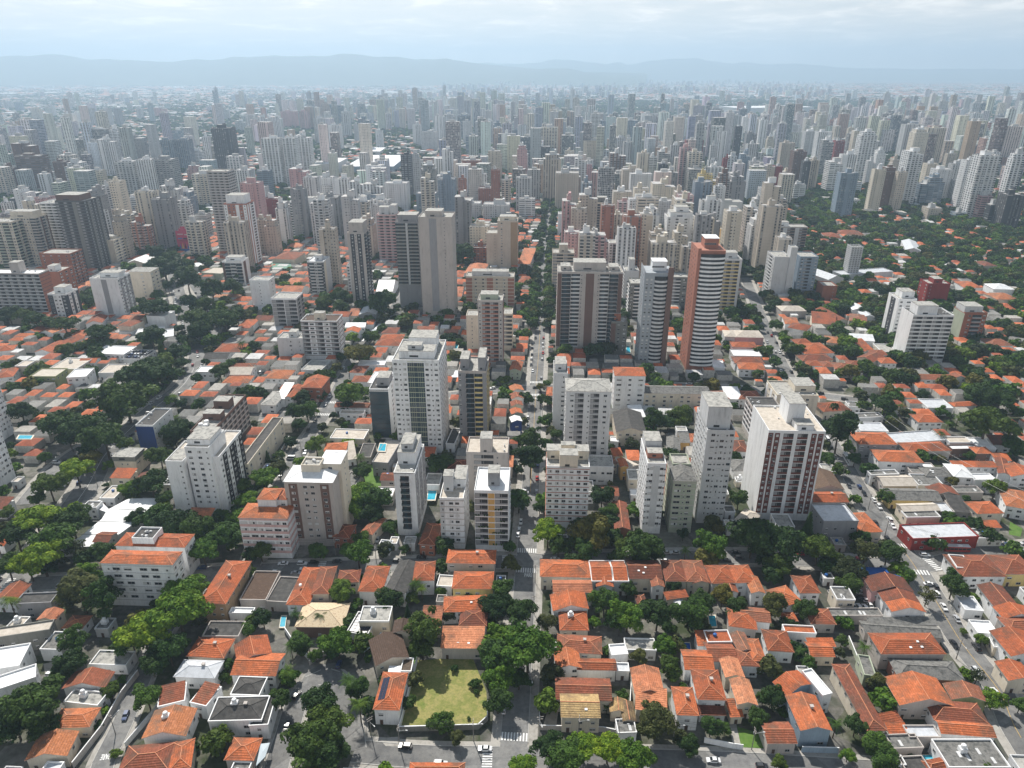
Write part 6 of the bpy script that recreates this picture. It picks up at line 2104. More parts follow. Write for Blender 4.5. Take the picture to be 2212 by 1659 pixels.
# ------------------------------------------------------------------ houses: eave corners, eave height, roof, tiles, walls, extras
C0, C1, C2, C3 = (0, 3), (1, 3), (2, 3), (3, 3)
HOUSES = [
 (C0, [230, 1590, 575, 1550, 655, 1355], 5, 'gable', 'o', 'C', '', ''),
 (C0, [440, 1310, 770, 1300, 842, 1148], 5, 'hip', 'o', 'C', '', ''),
 (C0, [550, 970, 905, 962, 1072, 835], 5, 'gable', 'd', 'W', 'kk', '=rusty gabled house with a white front gable and three skylights~three skylight house'),
 (C0, [775, 770, 1090, 780, 1160, 660], 4, 'flat', 'c', 'W', '', 'flat cluttered concrete roof house'),
 (C0, [555, 1095, 845, 1128, 885, 1012], 4.5, 'flat', 'c', 'W', 'T', 'flat white edged roof house with a tank'),
 (C0, [1750, 528, 2060, 530, 2112, 402], 5.5, 'flat', 'k', 'E', '', 'dark flat roof house with a white edge'),
 (C0, [1622, 690, 1930, 708, 2008, 552], 5.5, 'hip', 'o', 'C', 'c', ''),
 (C0, [1512, 868, 1850, 880, 1908, 742], 5.5, 'hip', 's', 'W', 'c', '=pale grey hipped roof house with a round metal flue~grey hipped house'),
 (C0, [1365, 1138, 1598, 1082, 1690, 908], 6, 'mono', 'd', 'W', 'p', 'sloping rusty roof house framed by white parapets'),
 (C0, [1642, 1098, 1782, 1132, 1868, 955], 6, 'mono', 'd', 'W', 'p', 'narrow sloping rusty roof house framed by white parapets'),
 (C0, [1238, 1398, 1600, 1378, 1785, 1150], 5.5, 'gable', 'o', 'W', 'T', '=big orange gabled house carrying a white water tank stand~tank stand house'),
 (C0, [1025, 1700, 1440, 1660, 1430, 1452], 5, 'hip', 'd', 'C', '', ''),
 (C0, [1462, 1690, 1640, 1650, 1722, 1405], 5, 'hip', 'o', 'C', '', ''),
 (C0, [1950, 1585, 2185, 1590, 2262, 1412], 4, 'hip', 'o', 'E', '', '=small orange pyramid roofed pavilion in a paved garden~pyramid pavilion'),
 (C0, [1800, 1262, 2262, 1250, 2335, 1045], 7, 'hip', 'k', 'W', 'pcT', '=big white villa with a black hipped roof behind white parapets~black roofed villa'),
 (C0, [1992, 1030, 2240, 1040, 2332, 885], 6.5, 'hip', 'k', 'W', 'p', ''),
 (C1, [-150, 760, 130, 668, 214, 478], 6, 'gable', 'o', 'W', 's', '=orange L shaped house with a long row of solar panels~solar L house'),
 (C1, [-210, 852, 165, 862, 314, 680], 6, 'gablex', 'o', 'W', '', ''),
 (C0, [1720, 232, 1945, 240, 2165, -120], 10, 'hip', 'o', 'T', 'c', '=tan three storey block with a long orange hipped roof~tan three storey block'),
 (C0, [130, 250, 440, 236, 448, 150], 7, 'flat', 'k', 'G', '', 'grey blind walled hall'),
 (C0, [-150, 560, 430, 472, 432, 392], 8, 'flat', 'e', 'g', '', '=long dark walled building with a narrow beige roof~long dark building'),
 (C0, [-250, 850, 170, 782, 250, 592], 8, 'flat', 'w', 'W', '', 'big white flat roof hall'),
 (C0, [-300, 1085, 310, 882, 370, 752], 8, 'flat', 'w', 'W', '', '=broad white flat roofed hall beside the big dark round tree~broad white hall'),
 (C0, [1980, 326, 2182, 330, 2205, 285], 5, 'flat', 'w', 'W', '', ''),
 (C1, [-140, 212, 85, 216, 250, -30], 5, 'flat', 'n', 'E', '', 'wide dark brown roof shed'),
 (C1, [90, 225, 265, 235, 330, 20], 4.5, 'flat', 'k', 'E', '', 'low black roof shed'),
 (C1, [270, 246, 452, 250, 530, -70], 6, 'hip', 'o', 'W', 'k', ''),
 (C1, [485, 155, 625, 152, 740, -78], 7, 'hip', 'd', 'C', '', ''),
 (C1, [705, 60, 882, 52, 900, -50], 6, 'hip', 'd', 'C', '', ''),
 (C1, [890, 130, 1085, 136, 1142, -78], 7, 'hip', 'o', 'W', '', ''),
 (C1, [1115, 128, 1282, 150, 1380, -105], 7, 'gable', 'k', 'W', 's', '=black roofed house covered with solar panels in the orange row~black solar roof house'),
 (C1, [1362, 40, 1530, 36, 1560, -122], 7.5, 'hip', 'o', 'W', '', ''),
 (C1, [1562, 92, 1690, 100, 1695, 5], 5, 'flat', 'e', 'W', '', ''),
 (C1, [1700, 106, 2040, 110, 2045, -30], 7, 'hip', 'o', 'y', '', ''),
 (C1, [1625, 312, 1985, 300, 2038, 170], 6, 'hip', 'o', 'W', 'k', ''),
 (C1, [1760, 425, 1985, 430, 1976, 288], 5.5, 'hip', 'd', 'W', '', ''),
 (C1, [1605, 620, 1960, 622, 1985, 472], 5.5, 'mono', 'l', 'E', 'k', '=pale orange sloping roof house closing the top of the lawn lot~lawn end house'),
 (C1, [345, 436, 742, 440, 806, 242], 5.5, 'hip', 'm', 'N', '', '=wide house with mottled beige tiles behind palm trees~mottled tile house'),
 (C1, [890, 398, 1148, 400, 1172, 272], 7.5, 'flat', 'c', 'C', 'T', '=modern cream box house with white roof edges~modern cream house'),
 (C1, [785, 492, 962, 520, 912, 322], 5, 'flat', 'k', 'W', 's', '=low roof fully covered by solar panels beside the modern cream house~solar covered roof'),
 (C1, [1040, 775, 1312, 700, 1332, 470], 6, 'gable', 'n', 'C', 'kk', '=brown gabled house with white framed skylights~brown gabled house'),
 (C1, [1185, 490, 1325, 490, 1300, 390], 7, 'gable', 'n', 'C', '', ''),
 (C1, [1022, 1148, 1232, 1156, 1300, 846], 7, 'hip', 'o', 'W', 's', '=narrow orange hipped house with a strip of solar panels beside the lawn~lawn side solar house'),
 (C1, [1250, 830, 1340, 832, 1370, 720], 5, 'flat', 'n', 'W', '', ''),
 (C1, [1330, 1700, 1790, 1702, 1782, 1645], 5, 'hip', 'o', 'C', '', ''),
 (C1, [-60, 1300, 105, 1290, 125, 1040], 6, 'hip', 'k', 'W', 'p', ''),
 (C2, [362, 140, 690, 140, 690, 42], 7, 'gablex', 'l', 'W', '', ''),
 (C2, [362, 300, 655, 282, 660, 150], 7, 'gable', 'o', 'W', 'k', ''),
 (C2, [420, 466, 655, 468, 638, 312], 6, 'hip', 'o', 'E', 'T', '=orange hipped house with a round white tank beside the straight street~round tank house'),
 (C2, [395, 650, 770, 674, 765, 532], 6, 'hip', 'd', 'C', 'c', ''),
 (C2, [390, 800, 592, 790, 586, 642], 6, 'gable', 'o', 'W', 'k', ''),
 (C2, [572, 806, 895, 812, 890, 726], 5.5, 'gablex', 'o', 'W', '', ''),
 (C2, [386, 1062, 855, 1076, 840, 897], 6, 'gablex', 'd', 'C', '', '=long ribbed orange roof house just behind the tan tiled villa~long ribbed roof house'),
 (C2, [432, 1216, 755, 1222, 755, 1032], 7, 'gablex', 't', 'C', 'k', '=tan tiled villa by the zebra crossing with a pale terrace~tan tiled villa'),
 (C2, [855, 1170, 985, 1176, 980, 1076], 4.5, 'gable', 't', 'C', '', ''),
 (C2, [966, 1250, 1062, 1250, 1050, 1096], 4.5, 'gable', 't', 'C', '', ''),
 (C2, [918, 1366, 1076, 1360, 1060, 1242], 4, 'flat', 'g', 'W', '', '=carport under a ribbed grey sheet roof~ribbed carport'),
 (C2, [1075, 1146, 1330, 1180, 1306, 1012], 6, 'mono', 'l', 'C', '', ''),
 (C2, [1068, 1010, 1305, 1012, 1276, 806], 6.5, 'gable', 'l', 'C', '', ''),
 (C2, [1432, 1196, 1606, 1202, 1576, 972], 7, 'hip', 'o', 'W', 'c', ''),
 (C2, [1610, 1062, 1842, 1070, 1782, 822], 7, 'hip', 'o', 'W', 'c', ''),
 (C2, [1622, 1196, 1840, 1200, 1832, 1132], 3.5, 'mono', 'd', 'W', '', ''),
 (C2, [1952, 1106, 2112, 1110, 2078, 905], 6.5, 'gable', 'l', 'C', '', ''),
 (C2, [1850, 872, 2002, 872, 1950, 722], 6, 'gable', 'l', 'C', '', ''),
 (C2, [1892, 1215, 1990, 1212, 1955, 1090], 3.5, 'mono', 'o', 'C', '', ''),
 (C2, [1500, 806, 1742, 815, 1732, 652], 5.5, 'gablex', 'o', 'W', '', ''),
 (C2, [1712, 736, 1940, 738, 1920, 582], 5.5, 'gablex', 'd', 'W', '', ''),
 (C2, [1612, 600, 1702, 602, 1682, 502], 5, 'mono', 'o', 'W', '', ''),
 (C2, [1692, 580, 1900, 576, 1888, 476], 6, 'flat', 'o', 'W', 'b', ''),
 (C2, [1962, 652, 2082, 642, 2048, 492], 6, 'gable', 'd', 'W', '', ''),
 (C2, [2072, 732, 2190, 736, 2150, 552], 6, 'hip', 'o', 'W', '', ''),
 (C2, [1960, 772, 2130, 780, 2072, 642], 5.5, 'hip', 'd', 'W', '', ''),
 (C2, [1882, 432, 2110, 462, 2076, 312], 5.5, 'hip', 'o', 'E', '', ''),
 (C2, [1992, 380, 2230, 402, 2200, 290], 5.5, 'gablex', 'd', 'W', '', ''),
 (C2, [862, 692, 1002, 682, 990, 592], 5, 'flat', 'w', 'W', '', ''),
 (C2, [982, 645, 1245, 652, 1240, 552], 4.5, 'flat', 'c', 'W', '', 'white walled open roofed house'),
 (C2, [900, 828, 1012, 832, 1008, 762], 4, 'flat', 's', 'W', '', ''),
 (C2, [250, 2, 682, 12, 680, -128], 7, 'hip', 'o', 'C', '', '=wide orange hipped house on the corner by the word on the street~corner hipped house'),
 (C2, [690, 52, 872, 52, 880, -126], 7, 'gablex', 'o', 'W', 'p', ''),
 (C2, [880, 52, 1010, 52, 998, -126], 7, 'gablex', 'o', 'W', 'p', ''),
 (C2, [1020, 22, 1296, 24, 1285, -128], 7, 'gablex', 'd', 'C', 'k', ''),
 (C2, [1332, 42, 1510, 46, 1500, -128], 7, 'hip', 'd', 'C', '', ''),
 (C2, [1515, 46, 1692, 50, 1662, -128], 7, 'hip', 'd', 'C', '', ''),
 (C2, [1732, 62, 1930, 58, 1910, -90], 7, 'hip', 'o', 'W', '', ''),
 (C2, [1935, 58, 2112, 52, 2092, -92], 7, 'hip', 'o', 'W', '', ''),
 (C2, [735, 90, 870, 92, 870, 0], 6.5, 'gable', 'o', 'W', '', ''),
 (C2, [1212, 90, 1312, 92, 1300, 2], 6.5, 'gable', 'd', 'W', '', ''),
 (C2, [1566, 62, 1706, 62, 1690, -20], 6.5, 'gable', 'd', 'C', '', ''),
 (C2, [1852, 140, 1946, 140, 1912, 22], 6, 'gable', 'o', 'W', '', ''),
 (C2, [2072, 146, 2180, 146, 2130, 12], 6.5, 'gable', 'o', 'W', '', ''),
 (C2, [1090, 246, 1162, 242, 1160, 166], 4, 'hip', 'd', 'C', '', ''),
 (C2, [1340, 202, 1516, 178, 1510, 132], 4.5, 'mono', 'o', 'C', '', ''),
 (C3, [120, 266, 288, 222, 216, 72], 6, 'hip', 'o', 'W', '', ''),
 (C3, [282, 146, 446, 146, 400, 2], 6.5, 'hip', 'o', 'W', '', ''),
 (C3, [376, 411, 581, 416, 511, 291], 4.5, 'hip', 'd', 'E', '', ''),
 (C3, [140, 387, 250, 387, 222, 322], 4, 'hip', 'o', 'W', '', ''),
 (C3, [5, 642, 216, 656, 152, 482], 5.5, 'hip', 'o', 'W', '', ''),
 (C3, [146, 492, 416, 506, 372, 441], 5, 'flat', 'o', 'W', '', ''),
 (C3, [376, 692, 570, 696, 551, 582], 4.5, 'gablex', 'o', 'C', '', ''),
 (C3, [361, 606, 576, 606, 561, 561], 4.5, 'mono', 'o', 'W', '', ''),
 (C3, [902, 132, 1250, 136, 1190, 22], 7, 'gable', 'd', 'P', '', ''),
 (C3, [1002, 216, 1300, 226, 1252, 122], 7, 'gable', 'd', 'W', '', ''),
 (C3, [1072, 306, 1356, 311, 1302, 216], 7, 'gable', 'o', 'W', '', ''),
 (C3, [545, 351, 990, 351, 961, 286], 4, 'flat', 'g', 'E', '', '=long grey sheet roof shed below the car yard~long grey shed'),
 (C3, [891, 431, 1461, 421, 1401, 371], 4.5, 'mono', 'g', 'W', '', ''),
 (C3, [841, 486, 1501, 532, 1470, 441], 4, 'gablex', 'g', 'E', '', ''),
 (C3, [980, 671, 1526, 671, 1421, 501], 7.5, 'hip', 'o', 'E', 'k', '=big bright orange hipped house with a roof well beside the avenue~big roof well house'),
 (C3, [1131, 872, 1691, 902, 1521, 742], 5.5, 'hip', 'g', 'r', '', '=grey ribbed hipped roof house with red walls~red walled grey roof house'),
 (C3, [831, 862, 932, 876, 871, 702], 5, 'flat', 'g', 'V', '', ''),
 (C3, [286, 1331, 541, 1331, 441, 1042], 7.5, 'gable', 'o', 'u', 'kc', '=orange gabled house with light blue walls and a front terrace~light blue house'),
 (C3, [166, 1031, 372, 931, 331, 791], 7.5, 'gable', 'o', 'u', '', ''),
 (C3, [471, 1041, 551, 1021, 451, 791], 8.5, 'flat', 'w', 'W', '', '=narrow white box house squeezed between two orange roofs~narrow white box'),
 (C3, [861, 1331, 1016, 1331, 741, 771], 6.5, 'hip', 'd', 'C', '', '=very long dark orange hipped house with a lichen patch~very long dark roof'),
 (C3, [1141, 1112, 1601, 1121, 1441, 892], 6.5, 'gable', 'o', 'E', 'k', ''),
 (C3, [1591, 1062, 1891, 1086, 1821, 961], 5, 'gable', 'd', 'v', '', ''),
 (C3, [1441, 1241, 1901, 1281, 1831, 1112], 5.5, 'hip', 'd', 'W', '', ''),
 (C3, [1501, 1356, 1961, 1391, 1871, 1261], 5, 'gablex', 'o', 'W', '', ''),
 (C3, [991, 1281, 1151, 1251, 1131, 1191], 4, 'mono', 'o', 'C', '', ''),
 (C3, [1061, 1376, 1216, 1376, 1191, 1291], 4, 'mono', 'o', 'C', '', ''),
 (C3, [1081, 1501, 1341, 1491, 1291, 1371], 4.5, 'flat', 'g', 'E', '', ''),
 (C3, [1221, 1400, 1490, 1400, 1430, 1300], 4.5, 'flat', 's', 'E', '', ''),
 (C3, [1561, 1662, 2091, 1662, 1931, 1421], 5, 'flat', 'g', 'W', 'T', '=wide low grey sheet roof house with a round tank~wide grey roof house'),
 (C3, [1401, 1685, 1591, 1645, 1561, 1591], 4, 'hip', 'o', 'W', '', ''),
 (C3, [0, 1441, 240, 1441, 190, 1271], 5, 'gablex', 'd', 'E', '', ''),
 (C3, [1110, 1640, 1190, 1640, 1180, 1560], 4, 'flat', 'e', 'W', '', ''),
 (C3, [1190, 1690, 1400, 1680, 1360, 1560], 4, 'flat', 'k', 'E', '', ''),
 (C3, [1951, 256, 2161, 266, 2001, 92], 7, 'gable', 'd', 'W', '', ''),
 (C3, [2041, 366, 2300, 356, 2240, 262], 7, 'gable', 'o', 'W', '', ''),
 (C3, [2091, 471, 2340, 461, 2240, 352], 7, 'hip', 'd', 'E', '', ''),
 (C3, [2101, 691, 2400, 691, 2331, 481], 7, 'gable', 'o', 'W', 'k', ''),
 (C3, [1951, 620, 2110, 640, 2060, 560], 4, 'flat', 'g', 'C', '', ''),
 (C3, [1701, 300, 1860, 312, 1820, 190], 4, 'flat', 's', 'W', '', 'white terrace roof house'),
 (C3, [1810, 500, 1990, 510, 1950, 400], 4, 'flat', 'w', 'W', '', 'white terrace roof house'),
 (C3, [2080, 900, 2300, 910, 2260, 760], 6, 'gable', 'o', 'C', '', ''),
 (A3, [791, 521, 1112, 522, 1011, 422], 9, 'hip', 'o', 'G', '', '=three storey grey block with orange hipped roof and brick gridded side~brick gridded block'),
 (A3, [1206, 585, 1580, 576, 1511, 501], 5.5, 'hip', 'o', 'E', '', ''),
 (A3, [961, 667, 1341, 681, 1241, 582], 7, 'hip', 'o', 'W', '', '=white gabled house with half of its hipped roof painted white~half white roof house'),
 (A3, [891, 792, 1131, 782, 1101, 746], 6, 'flat', 'g', 'W', '', ''),
 (A3, [1001, 882, 1281, 881, 1241, 791], 5, 'gablex', 'e', 'E', '', ''),
 (A3, [1300, 880, 1520, 885, 1480, 790], 4.5, 'flat', 'g', 'W', '', ''),
 (A3, [1370, 795, 1590, 800, 1540, 725], 5, 'hip', 'g', 'W', 'k', ''),
 (A3, [1240, 770, 1370, 775, 1350, 725], 4.5, 'flat', 'g', 'E', '', ''),
 (A3, [1051, 1001, 1501, 1011, 1391, 911], 5, 'gablex', 'g', 'y', '', 'patched grey sheet roof shop'),
 (A3, [1171, 1101, 1481, 1091, 1391, 1032], 5.5, 'gablex', 'e', 'C', '', ''),
 (A3, [1201, 1160, 1491, 1155, 1460, 1100], 5, 'flat', 'g', 'C', '', ''),
 (A3, [1490, 1110, 1610, 1112, 1560, 1030], 4, 'flat', 's', 'E', '', ''),
 (A3, [1600, 1100, 1740, 1110, 1640, 1000], 4, 'mono', 'k', 'E', '', ''),
 (A3, [791, 1286, 982, 1276, 881, 1112], 5.5, 'hip', 'o', 'C', '', ''),
 (A3, [481, 1196, 781, 1191, 691, 1042], 11, 'flat', 's', 'G', '', '=grey four storey block with a silver roof and blue tarpaulin~silver roof block'),
 (A3, [396, 1021, 692, 1021, 661, 936], 6, 'gablex', 'o', 'E', 'c', ''),
 (A3, [412, 906, 652, 911, 561, 762], 6, 'gable', 'n', 'E', '', ''),
 (A3, [481, 241, 712, 226, 651, 152], 5, 'hip', 'o', 'C', '', '=vivid orange pyramid roof behind the red striped tower~vivid pyramid roof'),
 (A3, [700, 200, 800, 205, 790, 160], 4, 'flat', 'g', 'W', '', ''),
 (A3, [730, 300, 1000, 290, 980, 250], 4, 'flat', 'g', 'W', '', ''),
 (A3, [800, 410, 1040, 415, 960, 340], 4.5, 'flat', 's', 'W', '', ''),
 (A3, [1301, 331, 1506, 331, 1451, 262], 6, 'hip', 'o', 'W', '', ''),
 (A3, [1611, 196, 1801, 187, 1771, 152], 5, 'hip', 'o', 'W', '', ''),
 (A3, [1380, 210, 1600, 215, 1570, 140], 5, 'flat', 's', 'W', '', ''),
 (A3, [1036, 195, 1190, 195, 1160, 140], 5, 'hip', 'd', 'C', '', ''),
 (A3, [1801, 601, 1941, 602, 1891, 547], 6, 'hip', 'o', 'N', '', ''),
 (A3, [1821, 562, 1971, 566, 1901, 472], 5, 'flat', 'w', 'W', '', ''),
 (A3, [1571, 512, 1761, 512, 1711, 462], 5, 'flat', 'e', 'W', '', ''),
 (A3, [1590, 570, 1820, 566, 1790, 530], 5, 'flat', 'w', 'N', '', ''),
 (A3, [1611, 802, 1781, 812, 1700, 702], 6, 'hip', 'w', 'W', '', ''),
 (A3, [1785, 835, 1971, 832, 1901, 780], 5.5, 'flat', 'w', 'W', '', ''),
 (A3, [1610, 715, 1980, 720, 1960, 685], 6, 'mono', 'o', 'W', '', ''),
 (A3, [1991, 772, 2091, 792, 2091, 662], 5.5, 'gable', 'd', 'W', '', ''),
 (A3, [1811, 1121, 2031, 1116, 1961, 1017], 6, 'hip', 'o', 'C', '', ''),
 (A3, [1431, 962, 1651, 962, 1601, 892], 5, 'gable', 'd', 'E', '', ''),
 (A3, [1861, 1241, 2011, 1241, 2001, 1196], 4.5, 'mono', 'o', 'E', '', ''),
 (A3, [1820, 1340, 2030, 1340, 2000, 1260], 4, 'flat', 'g', 'W', 'b', ''),
 (A3, [1640, 945, 1860, 945, 1830, 890], 4, 'flat', 'g', 'E', '', ''),
 (A3, [2061, 1052, 2300, 1092, 2212, 932], 6.5, 'hip', 'o', 'W', '', ''),
 (A3, [2105, 800, 2320, 815, 2280, 720], 6, 'gable', 'o', 'W', '', ''),
 (A3, [1681, 1662, 2051, 1662, 1951, 1482], 6.5, 'hip', 'd', 'W', '', ''),
 (A3, [1631, 1592, 1761, 1602, 1701, 1492], 7, 'flat', 'w', 'W', '', '=white cube house on the avenue corner beside an orange hipped roof~white corner cube'),
 (A3, [2051, 1642, 2330, 1642, 2230, 1482], 6.5, 'hip', 'd', 'y', '', ''),
 (A3, [1950, 525, 2100, 530, 2060, 470], 5, 'mono', 'd', 'W', '', ''),
 (A3, [1970, 660, 2100, 665, 2060, 620], 5, 'mono', 'o', 'W', '', ''),
 (A3, [1900, 890, 2000, 895, 1970, 850], 4, 'flat', 'g', 'W', '', ''),
 (B3, [150, 1142, 272, 1150, 230, 1087], 5, 'hip', 'o', 'W', '', ''),
 (B3, [171, 1172, 331, 1202, 301, 1142], 6, 'hip', 'o', 'W', '', ''),
 (B3, [251, 1316, 381, 1311, 361, 1267], 6, 'hip', 'o', 'W', '', ''),
 (B3, [321, 1401, 571, 1391, 521, 1301], 6.5, 'hip', 'o', 'W', '', ''),
 (B3, [301, 1461, 561, 1451, 531, 1402], 6, 'hip', 'd', 'C', '', ''),
 (B3, [381, 1131, 591, 1151, 581, 1087], 6, 'mono', 'o', 'C', '', ''),
 (B3, [601, 1116, 691, 1111, 561, 1002], 6, 'gable', 'o', 'E', '', ''),
 (B3, [701, 1112, 851, 1131, 801, 1062], 6, 'hip', 'd', 'E', '', ''),
 (B3, [511, 1301, 631, 1311, 601, 1252], 6, 'hip', 'o', 'C', '', ''),
 (B3, [721, 1281, 921, 1291, 891, 1232], 6, 'gablex', 'w', 'W', '', ''),
 (B3, [831, 1376, 916, 1371, 891, 1297], 5.5, 'mono', 'o', 'W', '', ''),
 (B3, [771, 1431, 901, 1471, 861, 1382], 6, 'gable', 'd', 'C', '', ''),
 (B3, [911, 1411, 1041, 1411, 1011, 1367], 6, 'hip', 'd', 'W', '', ''),
 (B3, [981, 1481, 1111, 1481, 1071, 1432], 6, 'hip', 'o', 'W', '', ''),
 (B3, [341, 1501, 471, 1506, 450, 1460], 5.5, 'hip', 'o', 'W', '', ''),
 (B3, [691, 1502, 831, 1511, 791, 1462], 6, 'hip', 'd', 'C', '', ''),
 (B3, [581, 1531, 711, 1541, 671, 1482], 6, 'hip', 'd', 'C', '', ''),
 (B3, [481, 1512, 580, 1512, 560, 1460], 5.5, 'hip', 'd', 'E', '', ''),
 (B3, [730, 1020, 840, 1025, 800, 975], 6, 'gable', 'w', 'W', '', ''),
 (B3, [820, 1080, 930, 1085, 900, 1040], 6, 'gable', 's', 'L', '', ''),
 (B3, [120, 1030, 330, 1030, 310, 985], 6, 'hip', 'e', 'E', '', ''),
 (B3, [980, 1385, 1120, 1390, 1060, 1320], 4.5, 'flat', 'c', 'C', '', ''),
 (B3, [1920, 1330, 2120, 1330, 2080, 1270], 6, 'hip', 'd', 'W', '', ''),
 (B3, [1320, 1620, 1600, 1625, 1540, 1580], 6, 'gablex', 'd', 'W', '', ''),
 (B3, [1600, 1610, 1720, 1610, 1680, 1580], 6, 'gable', 'd', 'W', '', ''),
 (B3, [1690, 825, 1850, 830, 1800, 780], 6, 'hip', 'o', 'W', '', ''),
 (B3, [1950, 840, 2130, 845, 2080, 800], 7, 'hip', 'w', 'W', '', ''),
 (B3, [1980, 930, 2170, 930, 2140, 875], 7, 'hip', 'o', 'C', '', ''),
 (B3, [500, 395, 640, 400, 600, 360], 6, 'hip', 'o', 'W', '', ''),
 (B3, [600, 365, 830, 370, 800, 340], 6, 'hip', 'd', 'C', '', ''),
 (B3, [1190, 500, 1320, 510, 1290, 430], 8, 'gable', 's', 'L', '', ''),
 (B3, [1870, 640, 1980, 640, 1960, 600], 9, 'hip', 'd', 'E', '', ''),
 (B0, [300, 1385, 450, 1392, 560, 1310], 5.5, 'gable', 'o', 'W', '', ''),
 (B0, [460, 1320, 570, 1330, 660, 1250], 5.5, 'gable', 'o', 'W', '', ''),
 (B0, [580, 1260, 670, 1270, 740, 1205], 5.5, 'gable', 'o', 'W', '', ''),
 (B0, [210, 1212, 330, 1222, 370, 1157], 5.5, 'gable', 'o', 'W', '', ''),
 (B0, [345, 1212, 455, 1222, 500, 1165], 5.5, 'gable', 'l', 'W', '', ''),
 (B0, [505, 1215, 590, 1220, 620, 1180], 5.5, 'hip', 'd', 'W', '', ''),
 (B0, [620, 1230, 700, 1235, 740, 1195], 5.5, 'hip', 'o', 'W', '', ''),
 (B0, [70, 1286, 190, 1286, 200, 1257], 5.5, 'hip', 'o', 'C', '', ''),
 (B0, [120, 1250, 260, 1250, 270, 1222], 5.5, 'hip', 'o', 'E', '', ''),
 (B0, [-40, 1380, 110, 1366, 90, 1327], 6, 'hip', 'o', 'W', '', ''),
 (B0, [741, 1141, 881, 1131, 886, 1072], 6, 'gable', 'o', 'W', '', ''),
 (B0, [1021, 1152, 1131, 1162, 1121, 1102], 9, 'hip', 'd', 'C', '', ''),
 (B0, [1101, 1110, 1200, 1115, 1210, 1082], 9, 'mono', 'd', 'C', '', ''),
 (B0, [681, 1481, 821, 1476, 811, 1437], 6, 'gablex', 'o', 'W', '', ''),
 (B0, [-40, 1612, 110, 1595, 205, 1512], 6, 'hip', 'o', 'W', '', ''),
 (B0, [130, 1510, 230, 1510, 290, 1460], 7, 'flat', 'e', 'C', '', ''),
 (B0, [430, 1530, 660, 1535, 680, 1440], 7, 'flat', 'e', 'C', 'T', ''),
 (B0, [940, 1270, 1050, 1272, 1040, 1232], 5, 'hip', 'l', 'W', '', ''),
 (B0, [1000, 1210, 1130, 1220, 1110, 1130], 4, 'flat', 's', 'W', '', ''),
 (B0, [1170, 1240, 1400, 1220, 1420, 1170], 5, 'flat', 'w', 'W', '', ''),
 (B0, [1380, 1265, 1500, 1250, 1530, 1180], 5, 'flat', 's', 'W', '', ''),
 (B0, [70, 1090, 200, 1100, 220, 1040], 5, 'flat', 's', 'E', '', ''),
 (B0, [670, 800, 780, 815, 760, 745], 6, 'hip', 'l', 'C', '', ''),
 (B0, [1850, 1382, 2081, 1382, 2101, 1312], 5, 'hip', 'o', 'W', '', ''),
 (B0, [1991, 1512, 2181, 1512, 2191, 1482], 5, 'hip', 'd', 'W', '', ''),
 (B0, [1945, 1580, 2160, 1580, 2170, 1515], 6, 'gablex', 'e', 'W', '', ''),
 (B0, [1921, 1652, 2141, 1652, 2120, 1590], 5, 'hip', 'o', 'W', '', ''),
 (B0, [1760, 1440, 1960, 1440, 1970, 1390], 5, 'gablex', 'k', 'W', '', ''),
 (B0, [1690, 1560, 1840, 1560, 1850, 1510], 7, 'flat', 'w', 'W', '', ''),
 (B0, [1841, 912, 2061, 912, 2051, 887], 5, 'hip', 'l', 'W', '', ''),
 (B0, [2010, 940, 2150, 945, 2130, 905], 5, 'hip', 'o', 'W', '', ''),
 (B0, [2060, 1160, 2180, 1160, 2170, 1100], 5, 'hip', 'o', 'W', '', ''),
 (B0, [1740, 700, 1910, 710, 1890, 655], 8, 'flat', 'e', 'V', '', ''),
 (B0, [1080, 620, 1260, 620, 1240, 570], 6, 'gable', 'w', 'C', '', ''),
 (B1, [80, 1610, 275, 1615, 270, 1540], 6, 'hip', 'o', 'W', '', ''),
 (B1, [420, 1650, 600, 1650, 600, 1605], 6, 'gable', 'o', 'W', '', ''),
 (B1, [810, 1560, 930, 1565, 900, 1505], 7, 'hip', 'd', 'W', '', ''),
 (B1, [830, 1640, 985, 1640, 980, 1590], 7, 'hip', 'd', 'W', '', ''),
 (B1, [880, 1500, 1110, 1500, 1090, 1460], 7, 'flat', 'w', 'W', '', ''),
 (B1, [1030, 1325, 1250, 1330, 1240, 1270], 6, 'hip', 'o', 'W', '', ''),
 (B1, [1075, 1270, 1270, 1270, 1260, 1232], 6, 'hip', 'o', 'W', '', ''),
 (B1, [1085, 1222, 1210, 1225, 1220, 1172], 6, 'hip', 'd', 'E', '', ''),
 (B1, [765, 1215, 885, 1215, 880, 1178], 6, 'gable', 'o', 'W', '', ''),
 (B1, [770, 1170, 940, 1170, 940, 1130], 6, 'gablex', 'w', 'W', '', ''),
 (B1, [655, 1075, 800, 1080, 800, 1035], 6, 'gablex', 'o', 'W', '', ''),
 (B1, [800, 1070, 880, 1070, 875, 1030], 6, 'mono', 'l', 'C', '', ''),
 (B1, [945, 1145, 1010, 1145, 1005, 1105], 6, 'hip', 'o', 'W', '', ''),
 (B1, [890, 1060, 1035, 1060, 1040, 1000], 7, 'gable', 's', 'G', '', ''),
 (B1, [1380, 1215, 1530, 1215, 1520, 1160], 6, 'hip', 'd', 'W', '', ''),
 (B1, [1620, 1235, 1740, 1235, 1740, 1190], 6, 'hip', 'd', 'W', '', ''),
 (B1, [1720, 660, 1790, 660, 1785, 625], 6, 'hip', 'l', 'W', '', ''),
 (B1, [1800, 700, 1960, 705, 1960, 620], 9, 'hip', 'l', 'W', '', ''),
 (B1, [1712, 735, 1790, 735, 1785, 680], 6, 'hip', 'o', 'W', '', ''),
 (B1, [1715, 905, 1775, 905, 1770, 820], 7, 'hip', 'l', 'W', '', ''),
